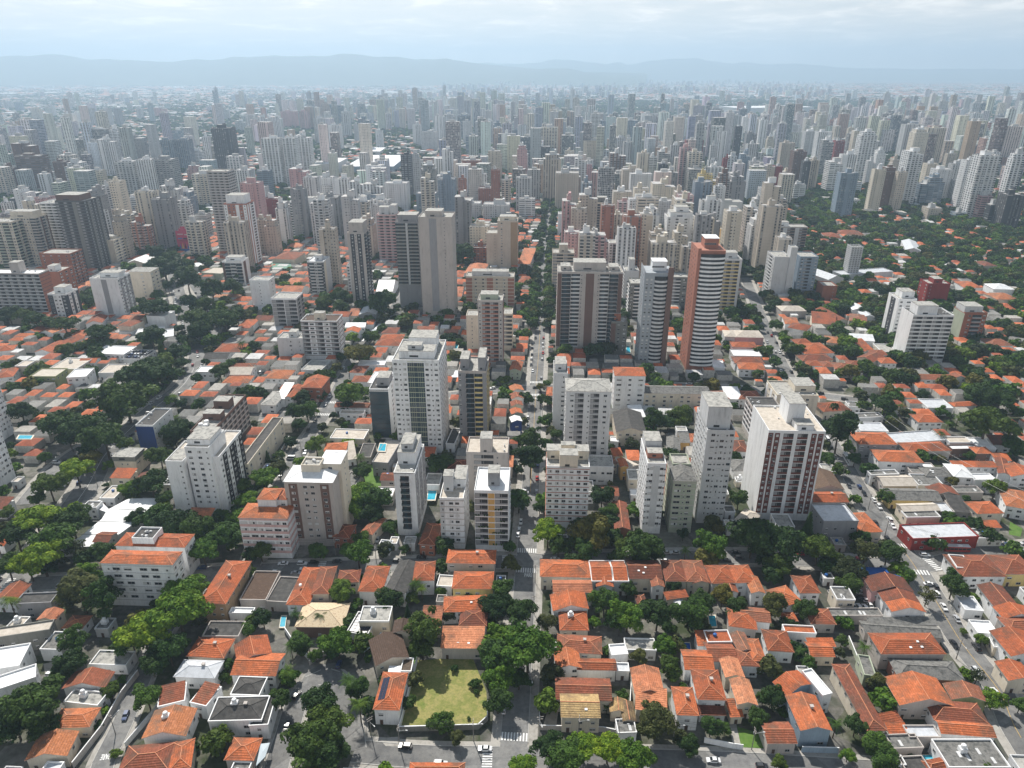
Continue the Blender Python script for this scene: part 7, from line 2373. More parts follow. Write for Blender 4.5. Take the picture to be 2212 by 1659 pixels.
 (B1, [140, 580, 335, 585, 335, 525], 9, 'hip', 'd', 'C', '', ''),
 (B1, [260, 480, 380, 480, 380, 445], 6, 'hip', 'l', 'W', '', ''),
 (B1, [245, 800, 360, 800, 360, 745], 5, 'hip', 'l', 'W', '', ''),
 (B1, [365, 775, 460, 780, 460, 735], 5, 'hip', 'o', 'C', '', ''),
 (B1, [-10, 1110, 130, 1115, 140, 1070], 5, 'gablex', 'd', 'C', '', ''),
 (B1, [-10, 1220, 60, 1222, 70, 1190], 5, 'hip', 'o', 'C', '', ''),
 (B1, [220, 860, 390, 865, 395, 815], 6, 'gablex', 'l', 'W', '', ''),
 (B1, [1040, 860, 1180, 860, 1170, 770], 6, 'gablex', 'w', 'W', '', 'glaring white sheet roof house'),
 (B1, [390, 1540, 560, 1550, 580, 1460], 4, 'flat', 'c', 'L', '', ''),
 (B1, [965, 1655, 1130, 1660, 1140, 1560], 9, 'flat', 'w', 'W', '', ''),
 (A1, [591, 581, 776, 571, 771, 507], 7, 'hip', 'o', 'W', '', '=white two storey house with a plain orange hipped roof beside the side street~white two storey house'),
 (A1, [641, 472, 931, 482, 961, 402], 5, 'flat', 'e', 'C', 'b', '=low beige villa with a flat pale roof by the zebra crossing~beige villa'),
 (A1, [681, 201, 976, 206, 971, 167], 5, 'gablex', 'd', 'W', '', ''),
 (A1, [721, 261, 926, 266, 921, 232], 6, 'flat', 'e', 'W', '', ''),
 (A1, [391, 30, 561, 36, 581, -55], 10, 'hip', 'o', 'B', '', '=dark red brick corner house with an orange hipped roof~brick corner house'),
 (A1, [667, 1322, 802, 1332, 842, 1222], 6, 'hip', 'd', 'B', '', ''),
 (A1, [911, 1282, 1002, 1302, 1042, 1152], 5.5, 'hip', 'd', 'C', '', ''),
 (A1, [1412, 1382, 1542, 1392, 1562, 1212], 6, 'hip', 'd', 'B', '', ''),
 (A1, [1651, 1545, 2061, 1552, 2068, 1442], 9, 'hip', 'o', 'E', 'c', '=tan two storey house with a wide orange hipped roof on the crossing corner~tan corner house'),
 (A1, [795, 655, 865, 645, 917, 522], 4, 'mono', 'e', 'W', '', ''),
 (A1, [880, 640, 990, 640, 1010, 520], 4, 'flat', 'k', 'E', '', ''),
 (A1, [740, 880, 855, 890, 860, 770], 4, 'flat', 'g', 'E', '', 'ribbed grey sheet roof shed'),
 (A1, [1005, 680, 1140, 690, 1160, 490], 8, 'flat', 'e', 'G', '', '=grey pool annexe of the dark glass block~grey pool annexe'),
 (A1, [40, 180, 165, 185, 175, 65], 6, 'hip', 'c', 'W', '', ''),
 (A1, [170, 125, 245, 128, 270, 30], 6, 'mono', 'w', 'W', '', ''),
 (A1, [240, 120, 320, 122, 360, 15], 6, 'gable', 'o', 'W', '', ''),
 (A1, [1640, 520, 1715, 525, 1715, 390], 5, 'flat', 'k', 'W', '', ''),
 (A1, [1050, 1420, 1150, 1430, 1160, 1360], 3.5, 'flat', 'w', 'W', '', 'small glass canopy lodge'),
 (A1, [1150, 1385, 1215, 1388, 1218, 1330], 3.5, 'flat', 'e', 'W', '', 'small gate lodge'),
 (A2, [891, 1252, 1016, 1257, 951, 1030], 5.5, 'gable', 'd', 'B', '', '=narrow stained clay roof house beside the roof terrace tower~stained clay roof'),
 (A2, [1541, 502, 1612, 502, 1602, 432], 5, 'hip', 'o', 'W', '', ''),
 (A2, [1921, 582, 2042, 587, 2032, 492], 5, 'hip', 'd', 'W', '', ''),
 (A2, [941, 718, 1002, 716, 972, 650], 8, 'gable', 'o', 'Y', '', '=narrow yellow house with a small orange roof~narrow yellow house'),
 (A2, [880, 625, 955, 620, 950, 570], 8, 'mono', 'o', 'Y', '', ''),
 (A2, [840, 692, 930, 694, 900, 620], 6, 'hip', 'd', 'C', '', ''),
 (A2, [1012, 745, 1092, 702, 1082, 562], 6, 'gable', 'e', 'G', '', ''),
 (A2, [1340, 560, 1450, 570, 1440, 470], 5, 'gable', 'g', 'W', '', ''),
 (A2, [1455, 505, 1535, 508, 1520, 440], 5, 'mono', 'g', 'Y', '', ''),
 (A2, [1425, 410, 1515, 412, 1505, 375], 7, 'flat', 'c', 'W', '', ''),
 (A2, [1712, 128, 1880, 130, 1870, 62], 6, 'hip', 'd', 'W', '', ''),
 (A2, [1855, 130, 1985, 132, 1975, 58], 6, 'mono', 'w', 'W', '', ''),
 (A2, [1960, 132, 2160, 134, 2120, 62], 6, 'hip', 'd', 'W', '', ''),
 (A2, [1930, 1170, 2060, 1222, 2130, 1125], 4, 'hip', 'e', 'W', '', '=small cream tented pavilion at the foot of the red striped tower~cream pavilion'),
 (A2, [1040, 290, 1150, 285, 1140, 210], 7, 'mono', 'w', 'W', '', ''),
 (A2, [850, 500, 920, 505, 915, 465], 4, 'flat', 'w', 'W', '', ''),
 (A2, [300, 100, 365, 102, 362, 30], 7, 'hip', 'o', 'E', '', ''),
 (A2, [0, 65, 100, 55, 92, 12], 7, 'gable', 'o', 'W', '', ''),
 (A2, [0, 130, 100, 122, 92, 82], 7, 'gable', 'd', 'W', '', ''),
 (A2, [0, 192, 92, 185, 88, 150], 7, 'gable', 'd', 'C', '', ''),
 (A2, [0, 262, 88, 254, 84, 214], 7, 'gable', 'o', 'V', '', ''),
 (A2, [0, 330, 84, 322, 80, 282], 8, 'gable', 'w', 'b', '', '=narrow dark blue house with a pale gable on the straight street~dark blue house'),
 (B2, [380, 1500, 500, 1505, 490, 1400], 6, 'hip', 'o', 'W', '', ''),
 (B2, [-20, 1540, 70, 1545, 62, 1470], 7, 'gable', 'o', 'V', '', ''),
 (B2, [1910, 1340, 2120, 1345, 2110, 1300], 7, 'hip', 'o', 'P', '', ''),
 (B2, [1915, 1420, 2160, 1425, 2140, 1370], 6, 'flat', 'w', 'L', '', ''),
 (B2, [1930, 1480, 2180, 1485, 2160, 1430], 6, 'hip', 'd', 'W', '', ''),
 (B2, [1965, 1530, 2190, 1540, 2170, 1480], 6, 'hip', 'o', 'W', '', ''),
 (B2, [1840, 1250, 1950, 1255, 1940, 1200], 9, 'hip', 'e', 'L', '', ''),
 (B2, [1930, 1255, 2175, 1260, 2160, 1200], 9, 'hip', 'e', 'P', '', ''),
 (B2, [1740, 1520, 1840, 1525, 1830, 1460], 4, 'flat', 'w', 'W', '', ''),
 (B2, [50, 430, 105, 430, 100, 395], 6, 'hip', 'o', 'W', '', ''),
 (B2, [50, 620, 155, 625, 155, 545], 6, 'mono', 'l', 'W', '', ''),
 (B2, [50, 780, 135, 785, 135, 730], 6, 'hip', 'o', 'W', '', ''),
]
for _h in HOUSES:
    house(_h[0], _h[1], _h[2], _h[3], _h[4], _h[5], _h[6], _h[7])
N_HOUSES = len(HOUSES)

# pools
pool(B1, [(1690, 1360), (1735, 1360), (1775, 1258), (1735, 1258)], 3.0, 'long turquoise lap pool between the ladder banded tower and orange roofs')
pool(B2, [(985, 1390), (1025, 1392), (1015, 1325), (990, 1330)], 1.0, 'small turquoise pool behind the drab block with a brown shaft')
pool(B2, [(1060, 1330), (1100, 1335), (1125, 1300), (1085, 1300)], 1.0, 'round ended deep blue pool by the curved balcony tower', POOLB)
pool(A1, [(1055, 578), (1115, 580), (1125, 520), (1072, 516)], 8.6, 'green tinted pool on the grey pool annexe')
pool(A1, [(1480, 1000), (1545, 1000), (1560, 925), (1490, 922)], 2.0, 'pale blue pool beside the slim balcony tower')
pool(A0, [(150, 475), (265, 475), (285, 445), (170, 443)], 10.5, 'turquoise rooftop pool on a white terrace at the picture edge')
pool(A3, [(62, 52), (150, 55), (120, 0), (40, 0)], 17.4, 'bright blue rooftop pool on the beige finned block')
pool(C2, [(1490, 640), (1545, 645), (1535, 580), (1485, 580)], .6, 'deep blue pool in the yard beside the shiny green tree', POOLB)
pool(C2, [(1710, 435), (1768, 435), (1755, 345), (1700, 345)], .6, 'sea green covered pool among trees behind orange roofs')
pool(C1, [(205, 440), (250, 440), (262, 350), (220, 350)], .6, 'narrow turquoise pool beside a white round table')
pool(B0, [(690, 1030), (760, 1030), (775, 1010), (695, 1010)], 1.5, 'blue pool behind the black striped block')
pool(B0, [(660, 925), (700, 925), (720, 905), (670, 905)], 1.0, 'small turquoise pool beside the brick block')
pool(B1, [(690, 415), (785, 418), (780, 385), (715, 385)], 4.0, 'blue pool on the round white terrace in front of the striped tower')
pool(C3, [(1345, 1585), (1450, 1580), (1430, 1545), (1330, 1550)], .6, 'teal pool cover in a small walled yard')
# pool terrace deck base for the roof pools that stand free
# ------------------------------------------------------------------ trees
TREES = [
 (C0, "290 1080 265 d wide;120 1260 190 d round;640 560 120 m tall;620 760 140 d round;690 130 215 o round;890 190 150 m tall;1240 480 220 b wide;1540 300 250 b wide;1610 130 190 b wide;1140 560 140 b round;1460 640 160 m round;1270 1040 135 m round;960 1000 85 d round;80 200 110 m palm;1310 770 120 d round;1000 1540 58 m bush;1960 770 60 m round;370 1290 140 d round;1350 690 110 d round;2140 470 80 m round;1790 480 50 m bush;1980 900 40 m bush;1050 900 45 b round;850 1290 60 m bush;1690 1480 50 m bush"),
 (C1, "540 1110 175 d round;600 1280 205 d wide;460 1430 240 d wide;620 1540 190 d round;700 570 155 b wide;1450 470 165 d tall;1440 620 115 d round;2080 250 150 d wide;2110 490 105 b round;2090 680 180 m wide;2110 890 150 b round;2090 1080 130 d round;1605 1270 130 m bush;1718 800 42 m bush;560 330 85 m palm;340 320 85 m palm;420 350 75 m palm;270 820 105 m palm;800 900 110 m palm;890 1100 120 d palm;210 1070 105 d round;740 130 125 m round;1150 210 125 d round;1680 340 72 o round;1380 60 85 m palm;1430 100 75 m palm;370 570 110 m round;60 370 95 d round;970 700 60 m bush;1900 930 55 o bush;1905 1000 32 m bush;1480 1290 24 o bush;1840 1230 22 m bush;1740 1390 75 o round;2130 120 105 m round;900 960 90 m round;860 1000 80 d round;1310 320 55 d conifer;1590 140 55 m round;840 280 50 b round;1400 560 60 d round;1880 940 50 o bush;520 690 70 m round;300 600 80 m palm;450 580 70 m palm"),
 (C2, "140 610 250 b wide;60 300 150 d wide;310 410 95 o round;60 880 115 d wide;330 850 110 o round;800 220 140 m round;1000 340 160 b round;1260 330 160 d round;1540 320 165 m round;1640 230 120 d round;1000 120 80 d round;1400 90 80 d round;1820 180 115 o round;700 400 66 b round;1320 600 100 b round;1350 760 95 d round;1240 1250 180 o wide;320 1470 150 d wide;470 1550 170 m wide;620 1470 150 b wide;830 1490 155 b wide;1060 1560 165 b wide;1720 1300 105 m round;1530 1470 95 d round;2120 1230 105 d round;1780 740 50 o bush;930 430 60 m palm;320 1080 62 m palm;100 1650 130 b wide;950 1050 75 m bush;1440 600 65 d round;1920 270 105 d round;780 650 45 o bush;1100 690 80 o round;1380 460 60 m round;1860 130 60 d round;620 700 45 m bush;540 1090 40 m bush;820 1130 50 m palm;1480 960 45 m bush;2150 800 55 b bush;2170 1060 60 d round;1840 1320 60 m round"),
 (C3, "330 290 105 d round;40 250 120 o round;700 60 115 d round;1600 90 120 d round;1380 170 90 o sparse;840 610 80 m palm;640 560 58 d round;280 640 75 d palm;350 750 75 m round;960 920 95 o round;1030 1080 88 d round;760 1300 108 d round;590 1270 95 m palm;950 1480 140 m round;690 1550 70 b round;1000 1590 130 m round;1950 1070 100 b round;2180 1120 75 m round;1810 870 75 o sparse;2120 760 70 d round;50 1050 115 d round;1850 555 62 m round;1900 440 55 m bush;620 660 55 o round;1260 1600 60 b bush;100 1620 70 d round;1870 1640 80 d round;130 1180 60 m round;1690 480 40 b bush"),
 (A0, "130 1290 165 d wide;300 1160 190 b wide;480 1340 190 m wide;610 1170 170 d wide;430 880 150 d round;650 740 150 b wide;800 650 105 o round;760 360 200 d wide;900 460 190 d wide;500 340 170 d round;1080 130 250 d wide;1000 260 110 m round;1380 620 115 d round;1130 900 100 b wide;1300 850 150 d wide;1340 1160 150 m wide;1500 1210 180 d wide;1690 1260 160 d round;1950 1290 150 m wide;1750 1430 150 b wide;350 1480 190 b wide;640 1440 115 o sparse;900 1450 110 d round;1260 1370 90 d round;180 240 130 d round;1500 100 60 m palm;1510 280 62 m palm;1500 430 125 d round;1610 390 100 d round;60 1560 140 d wide;240 1560 150 b wide;740 1640 110 b round;1420 330 70 d round;2050 1150 100 b wide;2130 1000 105 b wide;2090 880 90 m wide;1890 1150 90 d round;60 1120 80 d round;330 1000 80 d round;640 1080 90 b wide;1600 1350 110 o round;820 500 120 o round;600 470 110 d wide;1180 1160 90 d round;380 640 60 m round;1420 1000 80 d round"),
 (A1, "820 80 155 m wide;440 230 100 m round;520 520 100 m round;330 240 80 d round;930 960 145 b wide;1050 1010 155 m round;850 1080 120 b round;1000 1120 115 d round;720 620 60 d round;900 620 62 m palm;1580 680 125 d wide;880 1450 145 b wide;910 1330 75 m round;200 730 95 o round;80 800 130 b wide;100 640 50 d conifer;735 330 50 o round;930 760 95 d round;1280 1430 48 d round;1970 1340 70 m bush;2110 1340 70 m bush;40 1440 100 d round;1150 1250 70 m round;950 860 80 m palm;400 120 80 d round;130 950 90 b wide;360 350 60 d round;1210 1300 40 m palm;1400 1300 45 m palm"),
 (A2, "160 640 135 d tall;170 480 105 d tall;60 1000 120 m round;240 1060 65 m round;310 1270 145 b wide;700 1270 190 o round;640 1430 125 m round;780 980 115 d round;1120 1390 185 d wide;1730 1390 145 b round;2090 1300 210 d wide;1230 300 95 d tall;1450 280 115 d round;1350 340 80 d round;1960 1000 95 d round;1500 1430 70 m palm;1250 1480 80 d round;380 440 58 d round;330 300 62 d round;1790 1260 60 o round;840 1110 90 m round;2140 1440 110 d round;1480 1300 60 d round;960 1400 90 d round;560 1180 70 d round;400 1400 100 d round;900 1490 80 d round;2010 600 30 m bush;1960 640 35 b bush"),
 (A3, "130 1360 205 d wide;340 1270 115 d conifer;440 1410 165 d wide;850 1460 130 o round;1040 1450 125 d round;100 1560 125 d round;620 390 160 d tall;510 650 75 m round;750 650 68 m round;1250 280 55 d round;1070 300 66 m round;1900 330 215 d wide;1650 280 68 m palm;1970 900 95 m round;1560 1150 62 m round;1850 100 150 d round;2010 140 140 d wide;1010 190 115 m round;1220 1600 80 d palm;1600 1640 68 m round;940 150 80 d round;1330 90 60 d round;700 1590 140 o wide;520 1590 85 m round;1600 840 55 o round;2110 520 105 m round;1150 180 70 d palm;1560 330 50 d palm;1500 420 60 m palm;960 1000 20 m bush;2100 380 90 d round;2160 600 60 m round;1700 1010 60 m round;1740 620 50 d round;1440 640 50 b bush;1330 650 40 m bush"),
 (B0, "870 1210 125 d wide;1310 1240 125 d round;1330 1000 155 d wide;1650 950 85 d round;1700 1080 130 d wide;1720 1190 105 d round;1950 1100 145 d wide;2050 1060 85 d round;1420 650 180 d wide;1620 760 125 d tall;1830 850 115 d tall;1300 1560 235 d wide;1400 1500 130 d round;1500 1390 110 d wide;1400 1400 85 d conifer;750 940 85 d round;2010 820 85 d tall;1340 530 95 d round;850 310 72 d round;1220 950 52 d round;1150 480 62 d round;80 1060 95 d round;300 1100 110 d wide;560 1140 125 d wide;580 1370 70 d round;1450 810 56 d round;1470 560 90 d wide;1900 1550 85 d round;1100 1590 150 d wide;1000 440 60 d round;1560 1480 70 d round;190 1060 90 d wide;440 1130 90 d wide;700 1340 60 d round;1200 410 60 d round;1780 970 80 d round;1600 640 90 d wide;1310 660 90 d wide;2090 1300 60 d palm"),
 (B1, "890 1380 145 o wide;1100 960 125 d round;590 960 85 d round;720 900 105 d wide;730 990 75 d round;1015 1250 65 m round;1780 530 115 d round;640 260 85 d round;250 220 75 d round;390 530 58 d tall;760 570 85 d tall;1630 130 85 d round;1990 250 85 d round;2090 230 75 d round;690 1500 95 d round;110 1360 75 d round;760 1590 75 d round;1700 1140 55 d round;1740 1460 75 d round;330 1550 58 d round;2080 1600 105 d round;920 1090 48 d round;200 290 60 d round;1560 1080 60 m round;1300 1050 70 d round;1750 1000 70 d round;640 640 60 d round;260 680 70 d round;1680 80 60 d round;1850 830 40 d tall"),
 (B2, "120 1070 105 d wide;140 1240 112 d wide;160 880 85 d round;200 360 140 d wide;230 440 100 d wide;120 340 85 d round;260 650 105 d wide;280 560 85 d round;300 740 75 m round;290 200 75 d round;300 90 85 d round;350 920 75 m round;340 1150 55 d round;890 1500 110 d wide;1050 1190 62 m round;1440 1080 100 d round;1480 1190 72 d round;2060 650 90 d round;2100 790 110 d wide;2050 880 100 d wide;2100 1000 65 o wide;1980 850 85 d round;1000 1450 75 m round;110 1410 66 d round;160 150 60 d round;260 -20 70 d round;1600 1550 50 m round;1850 1500 50 m round;1270 1590 45 m bush;160 270 70 d round;230 800 70 d round"),
 (B3, "1600 1360 240 d wide;1950 1460 240 d wide;1780 1400 190 d wide;1430 1440 140 d round;980 1540 120 d wide;740 1590 108 o wide;1290 1520 105 o wide;650 1050 72 d round;750 1180 105 m wide;450 980 58 d round;660 970 58 d round;900 800 190 d wide;1060 720 190 d wide;780 850 140 d wide;600 460 125 d wide;700 550 125 d wide;1000 560 115 d wide;1150 640 110 d wide;850 290 92 m wide;1080 400 72 o round;1300 340 112 d wide;1500 300 105 d wide;930 930 130 d wide;1080 860 120 d wide;1660 960 90 d round;1750 880 90 d wide;1950 1040 120 d wide;2080 1100 120 d wide;1500 640 100 d wide;1700 620 100 d wide;1600 540 100 d wide;1350 650 100 d wide;1240 560 100 d wide;840 620 110 d round;480 520 90 d wide;440 420 80 d wide;1750 340 90 d wide;1880 420 90 d wide;2000 700 100 d wide;2100 640 100 d wide;1420 480 95 d wide;1200 260 90 d wide;700 230 80 d wide;560 260 80 d wide;400 300 75 d wide;1000 220 80 d wide;1900 250 90 d wide;2080 330 90 d wide;2150 480 90 d wide;1650 720 80 d wide"),
]
for _rg, _tx in TREES:
    for _l in _tx.split(';'):
        _p = _l.split()
        tree(_rg, float(_p[0]), float(_p[1]), float(_p[2]), _p[3], _p[4])

# ------------------------------------------------------------------ cars
def in_view_(p):
    px, py = pix(p)
    return -20 < px < 2232 and py < 1680


CARS = [
 (C2, "1740 1590 w h sedan;2160 1640 d h hatch"),
 (C3, "1520 265 w a sedan;1800 610 d a suv;2075 1050 k a sedan;1460 150 w a hatch;1390 65 w h sedan;1450 85 d a hatch;560 140 w h hatch;590 185 k h sedan;630 215 k h sedan;800 140 w h suv;820 95 s h hatch;862 208 w h hatch;740 262 w v hatch;790 266 w v sedan;840 268 w v hatch;888 260 w v hatch;685 270 w v hatch;622 160 s h hatch;672 165 d v hatch;1960 1000 w a hatch;900 10 d h hatch;960 5 b h sedan;590 180 w h hatch;800 195 d h sedan"),
 (A3, "790 885 b a hatch;832 945 k a hatch;915 1000 w a sedan;960 1060 w a suv;1050 1170 w a suv;1077 1225 w a sedan;1355 1475 w h suv;595 740 w a van;2190 1455 s h suv;510 475 w a van;545 540 d a hatch;700 880 d a hatch"),
 (A2, "205 30 k h sedan;147 125 b a hatch;147 187 w a hatch;137 285 w a hatch;137 358 w a sedan;250 172 k a hatch;243 290 g a sedan;62 1255 w a hatch;50 1300 w a sedan;77 1190 w a hatch;375 1512 w h sedan;915 1507 w h hatch;1410 1455 s h sedan;1625 1502 w h sedan;1690 1530 s h hatch;1330 1455 s h sedan;1935 1450 k h sedan;1965 1500 d h suv;1850 1520 d h sedan;100 935 w h van"),
 (A1, "400 1550 w h suv;418 1596 w h sedan;175 1626 w h hatch;345 1632 s h sedan;500 1540 k h hatch;550 1616 d h hatch;1430 1495 k h sedan;1220 1525 k h hatch;1050 1345 s v hatch;350 500 d h hatch;300 640 w h van;425 590 w a hatch;1580 1580 w h hatch;700 1530 d h sedan;2060 1540 w v hatch;420 560 d a hatch"),
 (C1, "715 762 b v hatch;270 1290 d v sedan;2140 1150 w a hatch;350 1030 k a hatch"),
 (C0, "1085 1205 b a hatch;440 850 w h hatch"),
 (A0, "1290 252 w h suv;490 676 w h suv;565 662 k h sedan;600 690 w h sedan;680 850 b a hatch;1180 640 d a hatch"),
 (B0, "1520 930 w a van;1545 850 d a hatch;1450 940 w a van;1500 860 w a hatch;1600 1250 w a hatch;1640 1200 d a van;1590 1290 w a van;1640 1255 w a hatch;1620 1300 s a sedan;1705 1380 r a hatch;1765 1350 k a hatch;1745 1315 d a hatch;1800 1358 k a suv;1710 1415 w a sedan;1665 1492 r a hatch;1790 1000 w a hatch;1850 992 w a hatch;1830 1050 w a van;1560 970 w a hatch;1610 1220 d a sedan;1600 1080 w a hatch;1690 870 d a hatch;1580 1575 d a hatch;1550 1000 d a hatch"),
 (B1, "70 1480 w a van;62 1520 w a hatch;40 1560 w a van;18 1608 k a hatch;100 1440 d a hatch"),
 (B2, "175 1345 k a hatch;168 1440 w a hatch;165 1490 d a sedan;268 1390 r a hatch;260 1442 w a hatch;278 1150 w a hatch;250 880 w a van;237 930 k a suv;175 1310 k a sedan;265 1310 w a hatch;172 1400 d a hatch"),
 (B3, "65 1380 w a hatch;100 1382 w a suv;70 1430 d a hatch;105 1470 k a hatch;50 1500 d a sedan;20 1330 w a hatch;0 1215 d a hatch;30 1240 r a hatch"),
]
for _rg, _tx in CARS:
    for _l in _tx.split(';'):
        _p = _l.split()
        car(_rg, float(_p[0]), float(_p[1]), _p[2], None if _p[3] == 'a' else _p[3], _p[4])
# cars parked along the kerbs
_rc = random.Random(77)
for _nm, _y0, _y1, _gap in (('main', 300, 640, 9), ('shade', 150, 300, 8), ('avenue', 190, 560, 10), ('west', 340, 640, 7), ('market', 300, 480, 11), ('lower', 140, 200, 12), ('middle', 380, 470, 10)):
    _ln, _w, _pw = ROADS[_nm]
    _ac = 0
    for _k in range(1, len(_ln)):
        _ac += (_ln[_k] - _ln[_k - 1]).length
        if _ac < _gap or not (_y0 < _ln[_k].y < _y1):
            continue
        _ac = 0
        _d = (_ln[_k] - _ln[_k - 1]).normalized()
        for _sg in (1, -1):
            if _rc.random() < .55:
                continue
            _p = _ln[_k] + Vector((-_d.y, _d.x, 0)) * _sg * (_w / 2 - 1.15)
            if in_road(_p, _nm, 2):
                continue
            if not in_view_(_p) or any((_p - _q).length < 6 for _q in CAR_AT):
                continue
            car_at(_p, math.atan2(_d.y, _d.x) + (math.pi if _sg > 0 else 0), _rc.choice('wwwssdkkdrb'), None, .09)
# rooftop car park
for _i in range(6):
    for _j in range(3):
        _a = G(*q(B0, 1095 + _i * 28 + _j * 26, 1432 - _j * 24), 5.2)
        car_at(_a, HEAD + math.pi / 2, random.choice('kdbkws'), random.choice(('hatch', 'sedan', 'suv')), 5.15)
bus(A3, 690, 650, 'W', None, 'white bus stopped under the tree on the sloping avenue')
bus(B0, 1545, 1325, 'W', None, 'white bus on the wide avenue beside a pale hall')
bus(A3, 1630, 1420, 'R', HEAD, 'long red bus passing the red corner shop')

# ------------------------------------------------------------------ tents, canopies and other street things
def tent(reg, pts, z, c_, desc, rise=1.2):
    P = [G(*q(reg, u, v), z) for u, v in pts]
    m_ = sum(P, Vector()) / len(P)
    root = thing('canopy', (m_.x, m_.y, 0), desc, 'canopy')
    mb = MB()
    n = len(P)
    ar = sum(P[i].x * P[(i + 1) % n].y - P[(i + 1) % n].x * P[i].y for i in range(n))
    if ar < 0:
        P.reverse()
    for i in range(n):
        a, b_ = P[i] - m_, P[(i + 1) % n] - m_
        mb.quad([(a.x, a.y, z), (b_.x, b_.y, z), (0, 0, z + rise)])
        mb.quad([(a.x, a.y, z - .3), (b_.x, b_.y, z - .3), (b_.x, b_.y, z), (a.x, a.y, z)])
    link('cover', mb.mesh('cover', [flat('canvas_' + c_, {'blue': (.015, .10, .36), 'white': (.7, .71, .73), 'green': (.03, .16, .10), 'pale': (.40, .46, .50)}[c_], .6)]), root)
    for p in P:
        mb = MB()
        d = (p - m_) * .96
        mb.tube((d.x, d.y, 0), (d.x, d.y, z - .3), .06, .06, 6)
        link('post', mb.mesh('post', [FRAME]), root)
    return root


for _i in range(5):
    _u, _v = 1150 - _i * 52, 1060 + _i * 50
    tent(B1, [(_u - 30, _v + 26), (_u + 22, _v + 26), (_u + 62, _v - 22), (_u + 14, _v - 22)], 3, 'pale' if _i % 2 else 'white',
         ['first market tent at the far end of the side street', 'second market tent, greyish, on the side street', 'third market tent, bright white, midway along the side street', 'fourth market tent, greyish, on the side street', 'fifth market tent at the near end of the side street'][_i])
tent(A3, [(800, 1640), (1060, 1650), (1010, 1585), (810, 1580)], 3.2, 'blue', 'big blue canopy over parked cars under the trees', .5)
tent(A3, [(700, 1600), (800, 1625), (790, 1575), (720, 1570)], 3.2, 'blue', 'small blue canopy next to the big one', .4)
tent(C3, [(1060, 30), (1190, 60), (1170, 0), (1080, -15)], 3.4, 'blue', 'arched blue canopy behind the row of gabled houses', 1.0)
tent(C2, [(1390, 250), (1470, 250), (1480, 170), (1410, 165)], 3.5, 'white', 'white awning glowing between the garden trees', .6)
tent(A1, [(1100, 1440), (1160, 1440), (1170, 1360), (1110, 1360)], 4.2, 'pale', 'glazed entrance canopy of the slim balcony tower', .3)
tent(C1, [(1140, 830), (1250, 835), (1260, 775), (1150, 775)], 5.5, 'white', 'white terrace awning behind the lawn side solar house', .2)
tent(C1, [(930, 660), (1010, 600), (1095, 510), (1080, 480)], 4, 'pale', 'slanting glass canopy beside the brown gabled house', .3)
tent(C1, [(0, 1640), (80, 1560), (120, 1440), (40, 1450)], 4, 'pale', 'glass roofed conservatory beside the curved road', .3)
tent(B0, [(1665, 640), (1740, 645), (1750, 600), (1680, 610)], 5, 'white', 'white tent roof near the foot of the close banded tower', 1.0)
tent(B1, [(1685, 1600), (1770, 1600), (1785, 1540), (1710, 1535)], 4.5, 'white', 'white marquee beside the yellow balcony tower', 1.4)
tent(B1, [(120, 660), (310, 660), (300, 615), (140, 610)], 5, 'green', 'dark green netting roof below a rusty hipped house', .3)

# poles and cables
_run = [pole(C1, 1240, 1475, R(80), True), pole(C1, 1880, 1425, R(85), True), pole(C2, 240, 1390, R(10), True)]
run_cables(POLES[-3:])
_n = len(POLES)
for _u, _v, _tr in [(575, 1395, True), (915, 1430, False), (1390, 1440, False), (2070, 1500, True)]:
    pole(C2, _u, _v, R(88), True, _tr)
run_cables(POLES[_n:])
_n = len(POLES)
for _u, _v in [(165, 1010), (190, 330), (200, 60)]:
    pole(C2, _u, _v, R(5), True)
run_cables(POLES[_n:], 4)
_n = len(POLES)
for _rg, _u, _v in [(C3, 1625, 715), (A3, 1420, 1440), (A3, 1010, 1310), (A3, 865, 1085), (A3, 640, 830), (A3, 545, 560)]:
    pole(_rg, _u, _v, R(0), True)
run_cables(POLES[_n:])
_n = len(POLES)
for _rg, _u, _v in [(C1, 1000, 1400), (C1, 640, 1700)]:
    pole(_rg, _u, _v, R(40), True)
run_cables(POLES[_n:])
_n = len(POLES)
for _rg, _u, _v in [(A1, 360, 1500), (A1, 690, 1480), (A1, 1040, 1540), (A1, 1345, 1480)]:
    pole(_rg, _u, _v, R(88), False, True)
run_cables(POLES[_n:])
_n = len(POLES)
for _rg, _u, _v in [(A1, 400, 640), (A1, 545, 250), (A1, 640, 60)]:
    pole(_rg, _u, _v, R(0), True)
run_cables(POLES[_n:])
_n = len(POLES)
for _rg, _u, _v in [(A0, 845, 890), (A0, 540, 720), (B0, 1590, 1610), (B0, 1465, 1370)]:
    pole(_rg, _u, _v, R(0), True)
_n = len(POLES)
for _rg, _u, _v in [(A2, 262, 300), (A2, 285, 130), (B2, 285, 1400), (B2, 290, 1180)]:
    pole(_rg, _u, _v, R(0), True)
run_cables(POLES[_n:])
pole(C0, 1000, 1370, R(150), True)
# two pale long-span cables over the shops on the right
cable(G(*q(A3, 950, 262), 30), G(*q(A3, 2300, 1050), 30), 3.0, .05, WIREP, 'upper of two pale long cables spanning the shop roofs')
cable(G(*q(A3, 1060, 268), 30), G(*q(A3, 2300, 955), 30), 3.0, .05, WIREP, 'lower of two pale long cables spanning the shop roofs')

